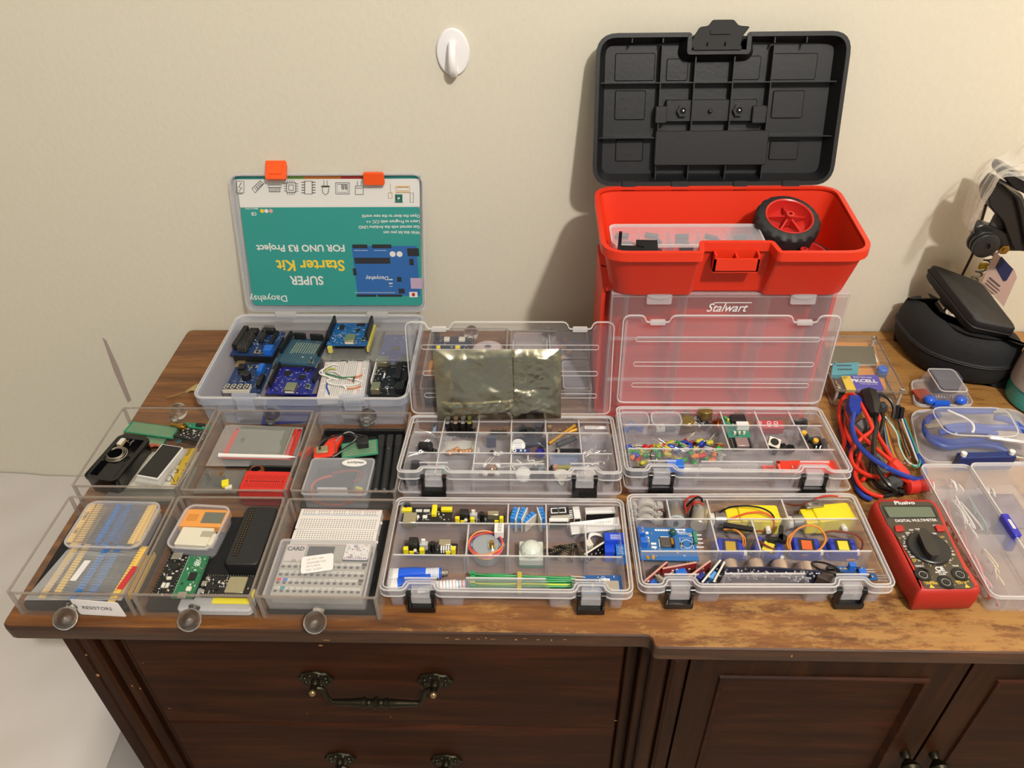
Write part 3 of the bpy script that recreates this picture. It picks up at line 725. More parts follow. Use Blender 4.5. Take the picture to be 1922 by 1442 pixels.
blk(1231, 246, 1437, 310, -3); blk(1231, 199, 1251, 232, -4); blk(1414, 198, 1437, 232, -4); blk(1251, 187, 1418, 228, -9); 
blk(1155, 100, 1228, 152, -16.5); blk(1155, 170, 1210, 225, -16); blk(1156, 262, 1206, 303, -16); blk(1452, 170, 1505, 222, -16); blk(1446, 265, 1496, 300, -16); blk(1448, 100, 1530, 150, -16.5); blk(1252, 110, 1290, 152, -16.5); blk(1372, 105, 1425, 150, -16.5)
b.build('inner_bosses', TKB, tlid)
for px, py in ((1281, 208), (1386, 207)):
    x, y = lx(px, py, -8); b = MB(Mm); b.cyl(x, y, -9, 6.6, 4.5, 6); b.use(1).cyl(x, y, -4.6, 3.4, .3, 16); b.use(2).ball(x, y, -4, 1.6, 10)
    b.build('nut', [TKB, BLACKG, STEEL], tlid, 'black hex nut with a bright centre')
x, y = lx(1333, 209, -8); b = MB(Mm); b.ball(x, y, -8.5, 2.6, 12); b.build('boss_stud', TKB, tlid)
FLAPM = mat('flap_black', '#0b0b0d', .6, spec=.25)
xa, xb = lx(1294, 95)[0]+2, lx(1405, 95)[0]-2
b = MB(Mm @ TR(0, top_-15, -6) @ RX(-14))
PF = roundpoly([(xa, 0), (xb-6, 0), (xb-3, 14), (xb+4, 23), (xb-8, 24), (xb-13, 30), (xa+22, 30), (xa+18, 24), (xa+9, 23), (xa, 8)], 2.5, 3)
b.prism(PF, -3, 1.5, .6); b.rbox(xa+20, xb-16, 15, 20, 1.5, 3, 1); b.box(xa+2, xb-6, -2, 1.5, -4, 8)
for k in (0.3, .62): b.box(xa+(xb-xa)*k, xa+(xb-xa)*k+1, -1, 7, 0, 6)
b.build('latch_flap', FLAPM, tlid)
for px0, px1 in ((1167, 1192), (1260, 1292), (1376, 1402), (1468, 1500)):
    x0, x1 = lx(px0, 345)[0], lx(px1, 345)[0]; b = MB(Mm); b.rbox(x0, x1, -7, 3, -4, 2, 1.2, .5); b.build('hinge_tab', TKB, tlid)
    b = MB(Mm); b.rbox(x0-6, x0-1, -6, -3, -2, 1, .5); b.rbox(x1+1, x1+6, -6, -3, -2, 1, .5); b.build('hinge_pin', STEEL, tlid, 'bright hinge pin ends')
# ================================================================ builders for small parts
def G(x0, y0, s): return lambda x, y: (x0+x/s, y0+y/s)
def fit(bl, br, tl, z):
    """rectangle on the plane z mm above the table through three photographed corners"""
    a, b_, d = at(*bl, z), at(*br, z), at(*tl, z)
    w = math.hypot(b_[0]-a[0], b_[1]-a[1]); rz = math.atan2(b_[1]-a[1], b_[0]-a[0])
    vx, vy = d[0]-a[0], d[1]-a[1]; dep = -vx*math.sin(rz)+vy*math.cos(rz); sh = (vx*math.cos(rz)+vy*math.sin(rz))/2
    cx = a[0] + (w/2+sh*.0)*math.cos(rz) - dep/2*math.sin(rz) + sh*math.cos(rz)*.9
    cy = a[1] + (w/2)*math.sin(rz) + dep/2*math.cos(rz) + sh*math.sin(rz)*.9
    return cx, cy, w, dep, math.degrees(rz)
SMDM = [mat('smd_silver', '#b9b9b4', .35, .8), mat('smd_white', '#d8d6cc', .5), mat('smd_black', '#17171a', .4), mat('smd_tan', '#a88a5a', .5)]
def smd(b, rnd, n, x0, x1, y0, y1, z, big=1.0):
    for _ in range(n):
        x, y = rnd.uniform(x0, x1), rnd.uniform(y0, y1); a, e = rnd.choice(((1.6, .8), (.8, 1.6), (2.2, 1.2), (1.2, 2.2), (1, 1)))
        b.use(rnd.choice((0, 0, 1, 1, 2, 3))).box(x-a*big/2, x+a*big/2, y-e*big/2, y+e*big/2, z-.05, z+rnd.uniform(.3, .8))
RND = random.Random(7)
def comps(t, w, d, z0, L_):
    """components given in fractions of the board: (name, material, u0, v0, u1, v1, height[, z, bevel])  or  (name, material, 'c', u, v, r, h)"""
    for q in L_:
        nm, m = q[0], q[1]; b = MB()
        if q[2] == 'c':
            u, v, r, h = q[3:7]; b.cyl(u*w-w/2, v*d-d/2, z0+(q[7] if len(q) > 7 else 0), r, h, 14, bev=min(.3, r/4))
        elif q[2] == 'pins':      # a strip of pins: u0,v0,u1,v1,n,h
            u0, v0, u1, v1, n, h = q[3:9]
            for k in range(n):
                f = k/(n-1) if n > 1 else .5; b.cb((u0+(u1-u0)*f)*w-w/2, (v0+(v1-v0)*f)*d-d/2, z0, .7, .7, h)
        elif q[2] == 'dots':
            u0, v0, u1, v1, nx, ny, r = q[3:10]
            for i in range(nx):
                for j in range(ny): b.cb((u0+(u1-u0)*i/max(1, nx-1))*w-w/2, (v0+(v1-v0)*j/max(1, ny-1))*d-d/2, z0, r, r, .12)
            b.build(nm, m, t, kind='stuff'); continue
        else:
            u0, v0, u1, v1, h = q[2:7]; zz = z0+(q[7] if len(q) > 7 else 0); 
            if min(abs(u1-u0)*w, abs(v1-v0)*d) > 3 and h > 1: b.rbox(u0*w-w/2, u1*w-w/2, v0*d-d/2, v1*d-d/2, zz, zz+h, .5, .25, 1)
            else: b.box(u0*w-w/2, u1*w-w/2, v0*d-d/2, v1*d-d/2, zz, zz+h)
        b.build(nm, m, t, kind='stuff' if q[2] == 'pins' and q[7] > 8 else None)
def board(nm, label, cat, bl, br, tl, z, m, L_=(), th=1.6, ns=0, group=None, rx=0, ry=0, big=1.0, silk=0, zbase=None):
    cx, cy, w, d, rz = fit(bl, br, tl, z)
    t = thing(nm, label, cat, cx, cy, (z-th) if zbase is None else zbase, rz, rx, ry, group)
    z0 = th if zbase is None else z-zbase
    b = MB(); b.rbox(-w/2, w/2, -d/2, d/2, z0-th, z0, 1, .15, 2); b.build('board', m, t)
    if ns:
        b = MB(); rnd = random.Random(int(cx*7+cy*3)); smd(b, rnd, ns, -w/2+2, w/2-2, -d/2+2, d/2-2, z0, big); b.build('surface_components', SMDM, t, kind='stuff')
    if silk:
        b = MB(); rnd = random.Random(int(cx*5+cy*11))
        for _ in range(silk):
            x, y = rnd.uniform(-w/2+2, w/2-4), rnd.uniform(-d/2+2, d/2-4); a = rnd.uniform(1.5, 5); 
            if rnd.random() < .5: b.box(x, x+a, y, y+.35, z0-.02, z0+.05)
            else: b.box(x, x+.35, y, y+a, z0-.02, z0+.05)
        b.build('silk_print', INKW, t, kind='stuff')
    comps(t, w, d, z0, L_); t['_w'] = w; t['_d'] = d
    return t
def clearbox(label, bl, br, tl, z, h, r=6, m=None, lid=True, mr=None, draft=1.5, cat='box', nm='clear_box', lip=1.2):
    """rounded clear box whose rim is at height z; h its own height"""
    cx, cy, w, d, rz = fit(bl, br, tl, z)
    t = thing(nm, label, cat, cx, cy, z-h, rz)
    P = rrect(-w/2, w/2, -d/2, d/2, r, 5)
    b = MB(); b.shell(P, 0, h-1, .9, draft); b.build('box_body', m or PP, t)
    b = MB(); b.ring(offset(P, -lip*.4), offset(P, lip), h-1.5, h); b.build('rim', mr or PPR, t)
    if lid: b = MB(); b.prism(offset(P, lip), h-1.2, h-.5); b.build('lid', m or PP, t)
    t['_w'] = w; t['_d'] = d
    return t
def wire(nm, label, cat, pts, r, m, n=8, closed=False, group=None, z=0, parts=None, smooth_n=6, flat=None):
    """a wire through (px, py, height) points; one mesh thing"""
    P = []
    for p in pts:
        x, y = at(p[0], p[1], p[2]); P.append((x, y, p[2]))
    cx, cy = P[0][0], P[0][1]; b = MB(); b.tube(smooth_path([(x-cx, y-cy, zz) for x, y, zz in P], smooth_n, closed), r, n, closed, flat)
    o = b.build(nm, m); o.location = (cx/1000, cy/1000, T/1000)
    if label: tag(o, label, cat, group)
    return o
def wpart(par, nm, pts, r, m, n=6, closed=False, label=None):
    """the same as a part of par"""
    P = []
    M = mw(par)
    for p in pts:
        x, y = at(p[0], p[1], p[2]); v = M.inverted() @ Vector((x/1000, y/1000, (T+p[2])/1000)); P.append(v*1000)
    b = MB(); b.tube(smooth_path(P, 5, closed), r, n, closed); return b.build(nm, m, par, label)
# ================================================================ resistor drawer
RBLUE = mat('resistor_blue', '#2e6fb0', .35); LEAD = mat('wire_lead', '#8c8a86', .35, .9)
t1 = trays[0]
g1 = G(100, 910, 5.548)
b = MB(TR(0, -60.1-.35, 0) @ RX(90)); b.prism(roundpoly([(4, 5), (46, 2), (44, 23), (2, 27)], 2, 2), 0, .4); b.M = TR(0, -60.1, 0) @ RX(90)
b.build('paper_label', PAPER, t1, 'white paper label')
text('RESISTORS', 9, 13.4, .82, 6.2, INKK, t1, M=TR(0, -60.1, 0) @ RX(90), rz=-4, sx=.92, name='hand_lettering')
def res_strip(label, x, y, z, length, width, n, group, rz=0, ry=0, tapes=(TAPE, TAPE), off=0.0, src=None):
    t = thing('resistor_strip', label, 'resistors', x, y, z, rz, 0, ry, group)
    for s in (-1, 1):
        b = MB(); b.box(s*width/2-3.2, s*width/2+3.2, -length/2, length/2, -.35, .35); b.build('paper_tape', tapes[0 if s < 0 else 1], t)
    me = None
    for k in range(n):
        yy = -length/2+(k+.5)*length/n
        if me is None:
            b = MB(); b.tube([(-width/2, 0, .3), (width/2, 0, .3)], .28, 4); b.use(1).lathe(-3.1+off, 0, .4, [(.2, 0), (1.25, .4), (1.3, 1.4), (.95, 2), (.95, 4.2), (1.3, 4.8), (1.25, 5.8), (.2, 6.2)], 8, axis='x')
            o = b.build('resistor', [LEAD, RBLUE], t); me = o.data
        else: o = bpy.data.objects.new('resistor', me); SC.collection.objects.link(o); o.parent = t
        o.location = (0, yy/1000, 0)
    return t
RG1 = 'taped resistor strips inside the rounded clear box'
cx, cy = at(*g1(640, 400), 24)
for k, (dx, dy, z, rz, off) in enumerate(((-3, -1, 24.5, -1, -2), (2, 2, 22.8, 1.5, 3), (0, -2, 20.5, 0, 0), (4, 1, 18.5, -2, 6), (-4, 0, 16.5, 1, -5))):
    res_strip(('topmost strip of blue resistors in the rounded clear box, with yellow tapes', 'second strip of blue resistors from the top in the rounded clear box', 'strip of blue resistors with one tan right tape in the rounded clear box', 'fourth resistor strip from the top in the rounded clear box, blue bodies shifted right', 'lowest strip of blue resistors in the rounded clear box')[k], cx+dx, cy+dy, z, 50 if k < 3 else 47, 56 if k % 2 else 61, 17, RG1, rz, 0, (TAPE, TAPE if k != 2 else TAN), off)
for q_ in list(bpy.data.objects):
    if q_.get('label', '').startswith('topmost strip of blue resistors in the rounded'): text('5K1', -28.6, -14, .4, 4.6, INKK, q_, rz=90, bold=.08); text('10K\u03a9', -28.6, 3, .4, 4.6, INKK, q_, rz=90, bold=.08)
clearbox('rounded clear clamshell box packed with taped resistors, back of the resistor drawer', g1(150, 640), g1(950, 660), g1(300, 165), 27, 15, 9)
bx = bpy.data.objects['clear_box']
RG2 = 'loose resistor strips in the bag at the front of the resistor drawer'
cx, cy = at(*g1(470, 900), 20)
for k, (dx, dy, z, rz, off, tp) in enumerate(((-2, 0, 22, -4, -2, (TAN, TAPE)), (3, 2, 20, -2, 4, (TAPE, TAN)), (-5, -3, 17.5, -5, -4, (TAPE, TAPE)), (0, 0, 15, 0, 0, (TAN, TAN)))):
    res_strip(('topmost resistor strip in the clear bag, tan tape left and yellow tape right', 'second resistor strip from the top in the clear bag, yellow left and tan right tape', 'resistor strip in the clear bag with two yellow tapes, third from the top', 'lowest resistor strip in the clear bag, with two tan tapes')[k], cx+dx, cy+dy, z, 58, 58 if k % 2 else 66, 19, RG2, rz, 0, tp, off)
for nm, lb, bl, br, tl, z, m in (('paper_tag', 'blank white paper tag lying on the loose resistor strips', (170, 1000), (235, 1003), (330, 790), 23.4, PAPER),
        ('red_tape_tag', 'red tape tag folded over the right end of the resistor strips', (660, 1085), (720, 1092), (830, 850), 23.6, mat('red_tape', '#bb2f35', .5))):
    cx, cy, w, d, rz = fit(g1(*bl), g1(*br), g1(*tl), z)
    b = MB(); x0, y0 = at(*g1(*bl), z); x1, y1 = at(*g1(*br), z); x3, y3 = at(*g1(*tl), z)
    b.prism([(0, 0), (x1-x0, y1-y0), (x1-x0+x3-x0, y1-y0+y3-y0), (x3-x0, y3-y0)], 0, .4); o = b.build(nm, m); o.location = (x0/1000, y0/1000, (T+z)/1000); tag(o, lb, 'label')
# the bag around them
x0, y0 = at(*g1(100, 1180), 24); 
def film(label, P, z0, z1, nm='plastic_bag', m=BAG, amp=1.6, seed=0, cat='bag'):
    """crinkled thin bag: two sheets over the outline P (world mm)"""
    xs = [p[0] for p in P]; ys = [p[1] for p in P]; cx, cy = sum(xs)/len(xs), sum(ys)/len(ys)
    b = MB(); n = 18
    (ax, ay), (bx_, by), (ex, ey), (fx, fy) = P
    for zz, s in ((z1, 1), (z0, -1)):
        vs = []
        for j in range(n+1):
            for i in range(n+1):
                u, v = i/n, j/n
                x = (ax*(1-u)+bx_*u)*(1-v)+(fx*(1-u)+ex*u)*v-cx; y = (ay*(1-u)+by*u)*(1-v)+(fy*(1-u)+ey*u)*v-cy
                e = min(1, 5*min(u, 1-u, v, 1-v)); z = (z0+z1)/2*(1-e)+zz*e + e*amp*mno.noise(Vector((x*.09, y*.09, seed+s)))
                vs.append((x, y, z))
        b.add(vs, [(j*(n+1)+i, j*(n+1)+i+1, (j+1)*(n+1)+i+1, (j+1)*(n+1)+i) for j in range(n) for i in range(n)])
    o = b.build(nm, m, smooth=60); o.location = (cx/1000, cy/1000, T/1000); return tag(o, label, cat)
film('clear plastic bag around the loose resistor strips, front of the resistor drawer', [(-464, 423), (-374, 424), (-372, 482), (-452, 484)], 13, 24.5)
RG3 = 'yellow tape ends standing along the right wall of the resistor drawer'
for k in range(3):
    t = thing('tape_strip', ('tallest narrow yellow tape strip, left of three by the right wall of the resistor drawer', 'middle of three narrow yellow tape strips by the right wall of the resistor drawer', 'lowest narrow yellow tape strip, touching the right wall of the resistor drawer')[k], 'tape', -371.5+k*1.8, 452+k*3, 3, 0, 0, 0, RG3)
    b = MB(); b.box(-.3, .3, -24, 24, 0, 17-k*2); b.build('tape', TAPE, t)
    b = MB(); b.box(.3, .5, -24, 24, 4, 6); b.build('fold_line', TAN, t)
def foam(label, x0, x1, y0, y1, h, m, nm='foam_sheet', z=2.4, cat='foam'):
    b = MB(); b.rbox(-(x1-x0)/2, (x1-x0)/2, -(y1-y0)/2, (y1-y0)/2, 0, h, 3, .6); o = b.build(nm, m); o.location = ((x0+x1)/2000, (y0+y1)/2000, (T+.3+z)/1000); return tag(o, label, cat)
FOAMK = mat('black_foam', '#0e0e10', .9, bump=.8, bscale=400); FOAMG = mat('grey_antistatic_foam', '#a9a8aa', .9, bump=.6, bscale=300)
foam('black foam sheet under the resistors in the front left drawer', -469, -367, 423, 534, 8, FOAMK)
foam('black foam sheet on the bottom of the microcontroller drawer', -357, -256, 423, 536, 5, FOAMK)
foam('black foam sheet under the breadboard in the front right drawer', -244.5, -143, 422.5, 534.5, 4, FOAMK)
# ================================================================ microcontroller drawer
g2 = G(270, 930, 5.77)
OR2 = mat('apricot_plastic', '#e39a4c', .45); MILK = mat('milky_plastic', '#ddd6c3', .5)
t = clearbox('rounded clear box holding an orange and a cream module, back of the microcontroller drawer', g2(290, 560), g2(790, 590), g2(400, 90), 31, 17, 9, lid=False)
cx, cy, w, d, rz = fit(g2(370, 330), g2(860, 345), g2(450, 145), 26)
o = thing('display_module', 'small orange module with a grey screen in the rounded clear box', 'module', cx, cy, 18, rz)
comps(o, w, d, 0, [('housing', OR2, 0, 0, 1, 1, 8), ('screen', LCDG, .47, .2, .93, .82, .4, 8), ('engraved_text', mat('apricot_dark', '#c9853c', .5), .12, .3, .36, .7, .1, 8)])
cx, cy, w, d, rz = fit(g2(325, 525), g2(720, 545), g2(420, 335), 26)
o = thing('adapter_block', 'cream plastic block with a notch beside the orange module', 'module', cx, cy, 18, rz)
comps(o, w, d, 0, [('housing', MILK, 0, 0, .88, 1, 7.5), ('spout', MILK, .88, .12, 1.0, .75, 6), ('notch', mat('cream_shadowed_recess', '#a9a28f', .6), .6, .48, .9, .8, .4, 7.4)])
# black long case with pin slot
cx, cy, w, d, rz = fit(g2(870, 740), g2(1230, 745), g2(1110, 115), 29)
o = thing('board_case', 'long matt black case with a slot of gold pins, right side of the microcontroller drawer', 'case', cx, cy, 7.7, rz)
b = MB(); b.rbox(-w/2, w/2, -d/2, d/2, 0, 21, 4, 1.2); b.build('shell', mat('matt_black_case', '#17181a', .6), o)
b = MB(); b.box(-w/2+4.5, -w/2+10, -d/2+9, d/2-4, 20.8, 21.2); b.build('pin_slot', mat('slot_black', '#050506', .8), o)
b = MB()
for k in range(20):
    for q in (0, 2.5): b.cb(-w/2+6+q, -d/2+11+k*(d-17)/19, 21, .7, .7, .5)
b.build('gold_pins', GOLD, o, kind='stuff')
# nano style board, green board, wide black board
o = board('microcontroller_board', 'narrow black microcontroller board left of the green one', 'circuit board', g2(60, 1110), g2(290, 1110), g2(290, 640), 20, PBLK,
  [('usb_socket', STEEL, .22, .84, .72, 1.0, 3), ('pin_row', STEEL, 'pins', .05, .03, .05, .97, 15, 1), ('pin_row', STEEL, 'pins', .95, .03, .95, .97, 15, 1), ('button', CREAM, .4, .40, .62, .46, 1.2), ('regulator', SMDM[1], .3, .22, .45, .32, 1), ('regulator', SMDM[1], .5, .22, .65, .32, 1)], ns=26, zbase=7.7, silk=10)
b = MB(); b.cb(0, 10, 12.3, 8, 8, 1, 45); b.build('chip', BLACK, o)
o = board('pico_board', 'green microcontroller board with white berry emblem between two black boards', 'circuit board', g2(290, 1110), g2(530, 1110), g2(490, 655), 23, PGRN,
  [('chip', BLACK, .42, .40, .75, .58, 1), ('usb_socket', STEEL, .3, -.02, .7, .1, 2.5), ('button', CREAM, .55, .14, .78, .24, 1.6), ('pin_row', SMDM[1], 'pins', .04, .03, .04, .97, 20, .4), ('header_strip', BLACK, .92, 0, 1.03, 1, 1, -2), ('pin_row', STEEL, 'pins', .95, .03, .95, .97, 20, 1.6)], ns=22, zbase=7.7)
b = MB(); zt_ = 23-7.7+.1
for (x, y, r) in ((0, 0, 1.5), (-1.7, 1.1, 1.2), (1.7, 1.1, 1.2), (-1.6, -1.2, 1.2), (1.6, -1.2, 1.2), (0, 2.4, 1.2), (0, -2.4, 1.1)):
    b.tube([(1+x+r*math.cos(a*.6283), 15+y+r*math.sin(a*.6283), zt_) for a in range(10)], .25, 4, True)
for s in (-1, 1): b.tube([(1, 18, zt_), (1+s*1.6, 19.4, zt_), (1+s*2.6, 18.6, zt_)], .35, 4)
b.build('berry_emblem', INKW, o)
o = board('wide_board', 'wide black microcontroller board with silver radio can on grey foam', 'circuit board', g2(590, 1090), g2(1120, 1100), g2(700, 870), 20, PBLK,
  [('radio_can', mat('radio_can_silver', '#b5ad8f', .35, .7), .5, .12, .88, .9, 2.4), ('antenna_area', BLACK, .9, .05, .99, .95, .5), ('pin_row', STEEL, 'pins', .03, .04, .97, .04, 19, 1.8), ('pin_row', STEEL, 'pins', .03, .97, .97, .97, 19, 1.8), ('chip', BLACK, .17, .3, .32, .55, 1), ('chip', BLACK, .2, .65, .28, .92, 1), ('usb_socket', STEEL, -.03, .42, .08, .66, 2.6), ('button', STEEL, .0, .75, .08, .92, 1.4), ('button', STEEL, .0, .1, .08, .28, 1.4)], ns=18, silk=26, zbase=15)
b = MB(); b.rbox(-34, 34, -9, 16, 0, 8.5, 4, 1.5); o = b.build('foam_pad', FOAMG); x, y = at(*g2(740, 1210), 14); o.location = (x/1000+.003, (y+4)/1000, (T+7.7)/1000); tag(o, 'light grey foam pad under the wide black board', 'foam')
b = MB(); b.rbox(-18, 18, -1, 14, 0, .8, 1); o = b.build('yellow_board', YEL); x, y = at(*g2(950, 1170), 16); o.location = (x/1000, y/1000, (T+16.3)/1000); tag(o, 'yellow strip showing at the front edge of the grey foam pad', 'strip')
# ================================================================ breadboard drawer
g3 = G(480, 930, 5.548)
HOLE = mat('breadboard_hole', '#3c3a38', .8); BBW = mat('breadboard_white', '#e2ddd9', .5); RAILR = mat('rail_red', '#c24a4a', .5); RAILB = mat('rail_blue', '#4a78b4', .5)
def breadboard(label, cx, cy, z, w, d, h, rz=0, m=BBW, cols=30, rails=True, rx=0, groove=True):
    t = thing('breadboard', label, 'breadboard', cx, cy, z, rz, rx)
    b = MB(); b.rbox(-w/2, w/2, -d/2, -.9 if groove else d/2, 0, h, .6, .3, 1)
    if groove: b.rbox(-w/2, w/2, .9, d/2, 0, h, .6, .3, 1); b.box(-w/2+.5, w/2-.5, -1, 1, 0, h-2)
    b.build('block', m, t)
    b = MB(); pit = (w-8)/(cols-1)
    ys = [2.9+k*2.54*(d/55) for k in range(5)]
    for k in range(cols):
        for y in ys+[-y for y in ys]: b.cb(-w/2+4+k*pit, y, h-.02, .95, .95, .08)
        if rails and k % 6 != 5:
            for y in (21.2, 24): b.cb(-w/2+4+k*pit, y*d/55, h-.02, .95, .95, .08); b.cb(-w/2+4+k*pit, -y*d/55, h-.02, .95, .95, .08)
    b.build('holes', HOLE if m is BBW else mat('red_hole', '#7a120e', .8), t, kind='stuff')
    if rails:
        for y, mm in ((26, RAILR), (19.3, RAILB), (-19.3, RAILR), (-26, RAILB)):
            b = MB(); b.box(-w/2+3, w/2-3, y*d/55-.25, y*d/55+.25, h, h+.06); b.build('rail_line', mm, t)
    b = MB()
    for y in (d*.25, -d*.2): b.cyl(w/2, y, h*.5, 1.4, 1.6, 10, axis='x')
    b.build('side_lugs', m, t, kind='stuff'); return t
cx, cy, w, d, rz = fit(g3(400, 350), g3(1265, 365), g3(480, 128), 18)
breadboard('white breadboard with red and blue rail lines behind the mini keyboard computer', cx, cy-14, 8, 83, 55, 9.5, rz)
GREYC = mat('warm_grey_plastic', '#aaa49b', .5)
cx, cy, w, d, rz = fit(g3(170, 1035), g3(1125, 1055), g3(290, 500), 22)
o = thing('card_computer', 'mini grey keyboard computer with rows of small keys inside a clear box', 'computer', cx, cy, 10, rz)
comps(o, w, d, 0, [('case_body', GREYC, 0, 0, 1, 1, 11), ('screen', mat('dark_screen', '#34363c', .2), .27, .72, .57, .96, .3, 11), ('name_plate', mat('lilac_white', '#cfc5c3', .5), .02, .66, .24, .99, .3, 11),
  ('stamp_module', WHITE, .70, .68, .98, .99, 2.4, 11), ('stamp_base', mat('slate', '#3c4654', .4), .695, .67, .985, .72, 2.0, 11), ('side_clip', DGREY, .98, .78, 1.02, .88, 5, 5)])
text('CARD', -w*.475, d*.37, 11.35, 6.4, INKK, o, bold=.22, sx=.95)
b = MB(); rnd = random.Random(3); cols4 = [mat('print_red2', '#c04040', .5), mat('print_blue2', '#3a6ac0', .5), mat('print_teal2', '#2a8c90', .5), DGREY]
for k in range(90): b.use(rnd.choice((0, 0, 1, 3, 3))).cb(w*(.22+.25*rnd.random()), d*(.2+.28*rnd.random()), 13.38, rnd.uniform(.6, 1.8), .5, .1)
for k in range(11): b.use(1 if k % 3 else 0).cb(w*(.22+.024*k), d*.205, 13.38, 1, 1.6, .1)
b.build('module_print', cols4, o, kind='stuff')
keys = ['`1234567890-_=', '~QWERTYUIOP[]\\', 'FAASDFGHJKL;\'^', 'CSAZXCVBNM,./_']
KD = mat('key_grey', '#4d4d50', .5); KL = mat('key_label_strip', '#c9c5bf', .5)
for r_ in range(4):
    yb = d*(-.42+.155*(3-r_))
    b = MB(); b.box(-w*.475, w*.475, yb+2.1, yb+5.2, 11, 11.25); b.build('key_label_row', KL, o)
    for k in range(14):
        x = -w*.455+k*w*.91/13
        b = MB(); b.rbox(x-1.7, x+1.7, yb-1.25, yb+1.25, 11, 12, 1.2, .3, 2); b.build('key', KD, o)
        if (r_, k) in ((2, 0), (2, 1), (3, 1), (0, 13), (2, 13)):
            mm = {(2, 0): cols4[0], (2, 1): cols4[1], (3, 1): cols4[2]}.get((r_, k), DGREY); b = MB(); b.box(x-2.2, x+2.2, yb+2, yb+5.3, 11.2, 11.4); b.build('coloured_key_label', mm, o, 'coloured key label')
        else: text(keys[r_][k], x-.8, yb+2.5, 11.26, 2.6, cols4[0] if r_ == 0 and k == 0 else INKK, o, name='key_letter', ext=.03)
for u, v in ((.14, .66), (.65, .66)):
    b = MB(); b.cyl(u*w-w/2, v*d-d/2, 11, 2.1, .8, 14); b.build('round_button', STEEL, o)
t = clearbox('clear box around the mini keyboard computer with a printed sticker on its lid', g3(85, 1062), g3(1150, 1075), g3(245, 455), 28, 19, 3.5, m=clear('box_clear_grey', '#d5d5da', .06, .45, .2, power=1.6), lid=True)
cx, cy, w, d, rz = fit(g3(470, 815), g3(810, 770), g3(470, 640), 28.5)
o = thing('sticker', 'white sticker with typed lines on the lid over the mini keyboard computer', 'sticker', cx, cy, 27.7, rz)
b = MB(); b.rbox(-w/2, w/2, -d/2, d/2, 0, .3, 2.5); b.build('paper', PAPER, o)
for k, s_ in enumerate(('2.8 TFT 14PI', '240(RGB)*320', 'SPI ILI9341', 'NO.: 61024')): text(s_, -w*.34, d*.24-k*4.1, .32, 3.0, mat('faded_print', '#8d8580', .7), o, sx=1.0, name='typed_line', ext=.03)
# ================================================================ drawer behind the resistors
g4 = G(140, 760, 7.392)
foam('grey foil bag lying under the boards of the back left drawer', -455, -372, 556, 610, 5, mat('grey_foil_bag', '#77756e', .35, .3), 'foil_bag', cat='bag')
PERF = mat('perfboard_green', '#26805e', .45)
def perf(label, bl, br, tl, z, cat='circuit board', n=(22, 9), zb=None, L_=()):
    o = board('perfboard', label, cat, bl, br, tl, z, PERF, L_, zbase=zb)
    w, d = o['_w'], o['_d']; comps(o, w, d, (z-zb) if zb is not None else 1.6, [('solder_pads', mat('pad_tin', '#b7b29a', .35, .6), 'dots', .07, .12, .93, .88, n[0], n[1], 1.35)]); return o
perf('long green perfboard at the back of the back left drawer', g4(690, 375), g4(1380, 470), g4(775, 225), 14, n=(24, 8), zb=2.6)
perf('smaller green perfboard beside the black phone case', g4(950, 560), g4(1250, 560), g4(975, 420), 10, n=(14, 7), zb=2.6)
board('green_board', 'green board with small coil under the back left corner knob wall', 'circuit board', g4(1480, 300), g4(1870, 345), g4(1500, 235), 20, mat('mid_green_board', '#1c7a58', .4), [('button', BLACK, .5, .3, .8, .9, 2), ('pin_row', STEEL, 'pins', .1, .5, .35, .5, 4, 3)], ns=4, zbase=14)
o = board('radio_board', 'small black board with brass antenna connector in the back left drawer', 'circuit board', g4(1380, 435), g4(1770, 535), g4(1480, 290), 20, PBLK, ns=30, zbase=13, silk=8)
b = MB(TR(-20, 6, 8.5)); b.lathe(0, 0, 0, [(2.4, -12), (2.4, -3), (3, -3), (3, 0), (4.6, 0), (4.6, 5), (3, 5), (3, 8)], 12, axis='x'); b.build('brass_connector', BRASS, o, 'brass screw connector')
# black case
cx, cy, w, d, rz = fit(g4(200, 1000), g4(650, 1060), g4(515, 385), 30)
o = thing('phone_case', 'open glossy black case holding coiled wire in the back left drawer', 'case', cx, cy, 6, rz)
b = MB(); P = rrect(-w/2, w/2, -d/2, d/2, 6, 5); b.shell(P, 0, 22, 3, 2, 12); b.ring(offset(P, -.6), offset(P, 4.5), 20, 22.6); b.build('shell', BLACKG, o)
b = MB(); b.rbox(-w/2+8, w/2-8, -d/2+6, -4, 12, 18, 3, 1.5); b.build('inner_ridge', BLACKG, o)
t = thing('wire_coil', 'coil of thin silver wire resting in the open black case', 'wire', *at(*g4(570, 680), 26), 24.5)
for k in range(7):
    r = 11.5-k*.55; b = MB(); b.tube([(r*math.cos(a*.2618)+math.sin(k*2.1)*.8, r*math.sin(a*.2618)+math.cos(k*1.7)*.8, k*.5+.5*math.sin(a*.26*2+k)) for a in range(24)], .42, 5, True); b.build('wire_loop', mat('tinned_wire', '#b9b3a4', .3, .9), t)
t = thing('thin_wire', 'loose loop of thin wire at the far end of the black case', 'wire', *at(*g4(750, 500), 26), 25)
b = MB(); b.tube(smooth_path([(-3, -7, 0), (-9, 0, .5), (-5, 6, 1), (3, 6, 1), (7, 1, 1.5), (3, -3, 1.2), (-1, -1, 1), (1, 3, 1), (4, 2, 1), (4, -7, .5)], 6), .3, 5); b.build('wire_strand', MAT['tinned_wire'], t)
cx, cy, w, d, rz = fit(g4(560, 510), g4(640, 520), g4(595, 420), 30)
o = thing('sensor_chip', 'small silver and tan square part at the top of the black case', 'component', cx, cy, 24, rz)
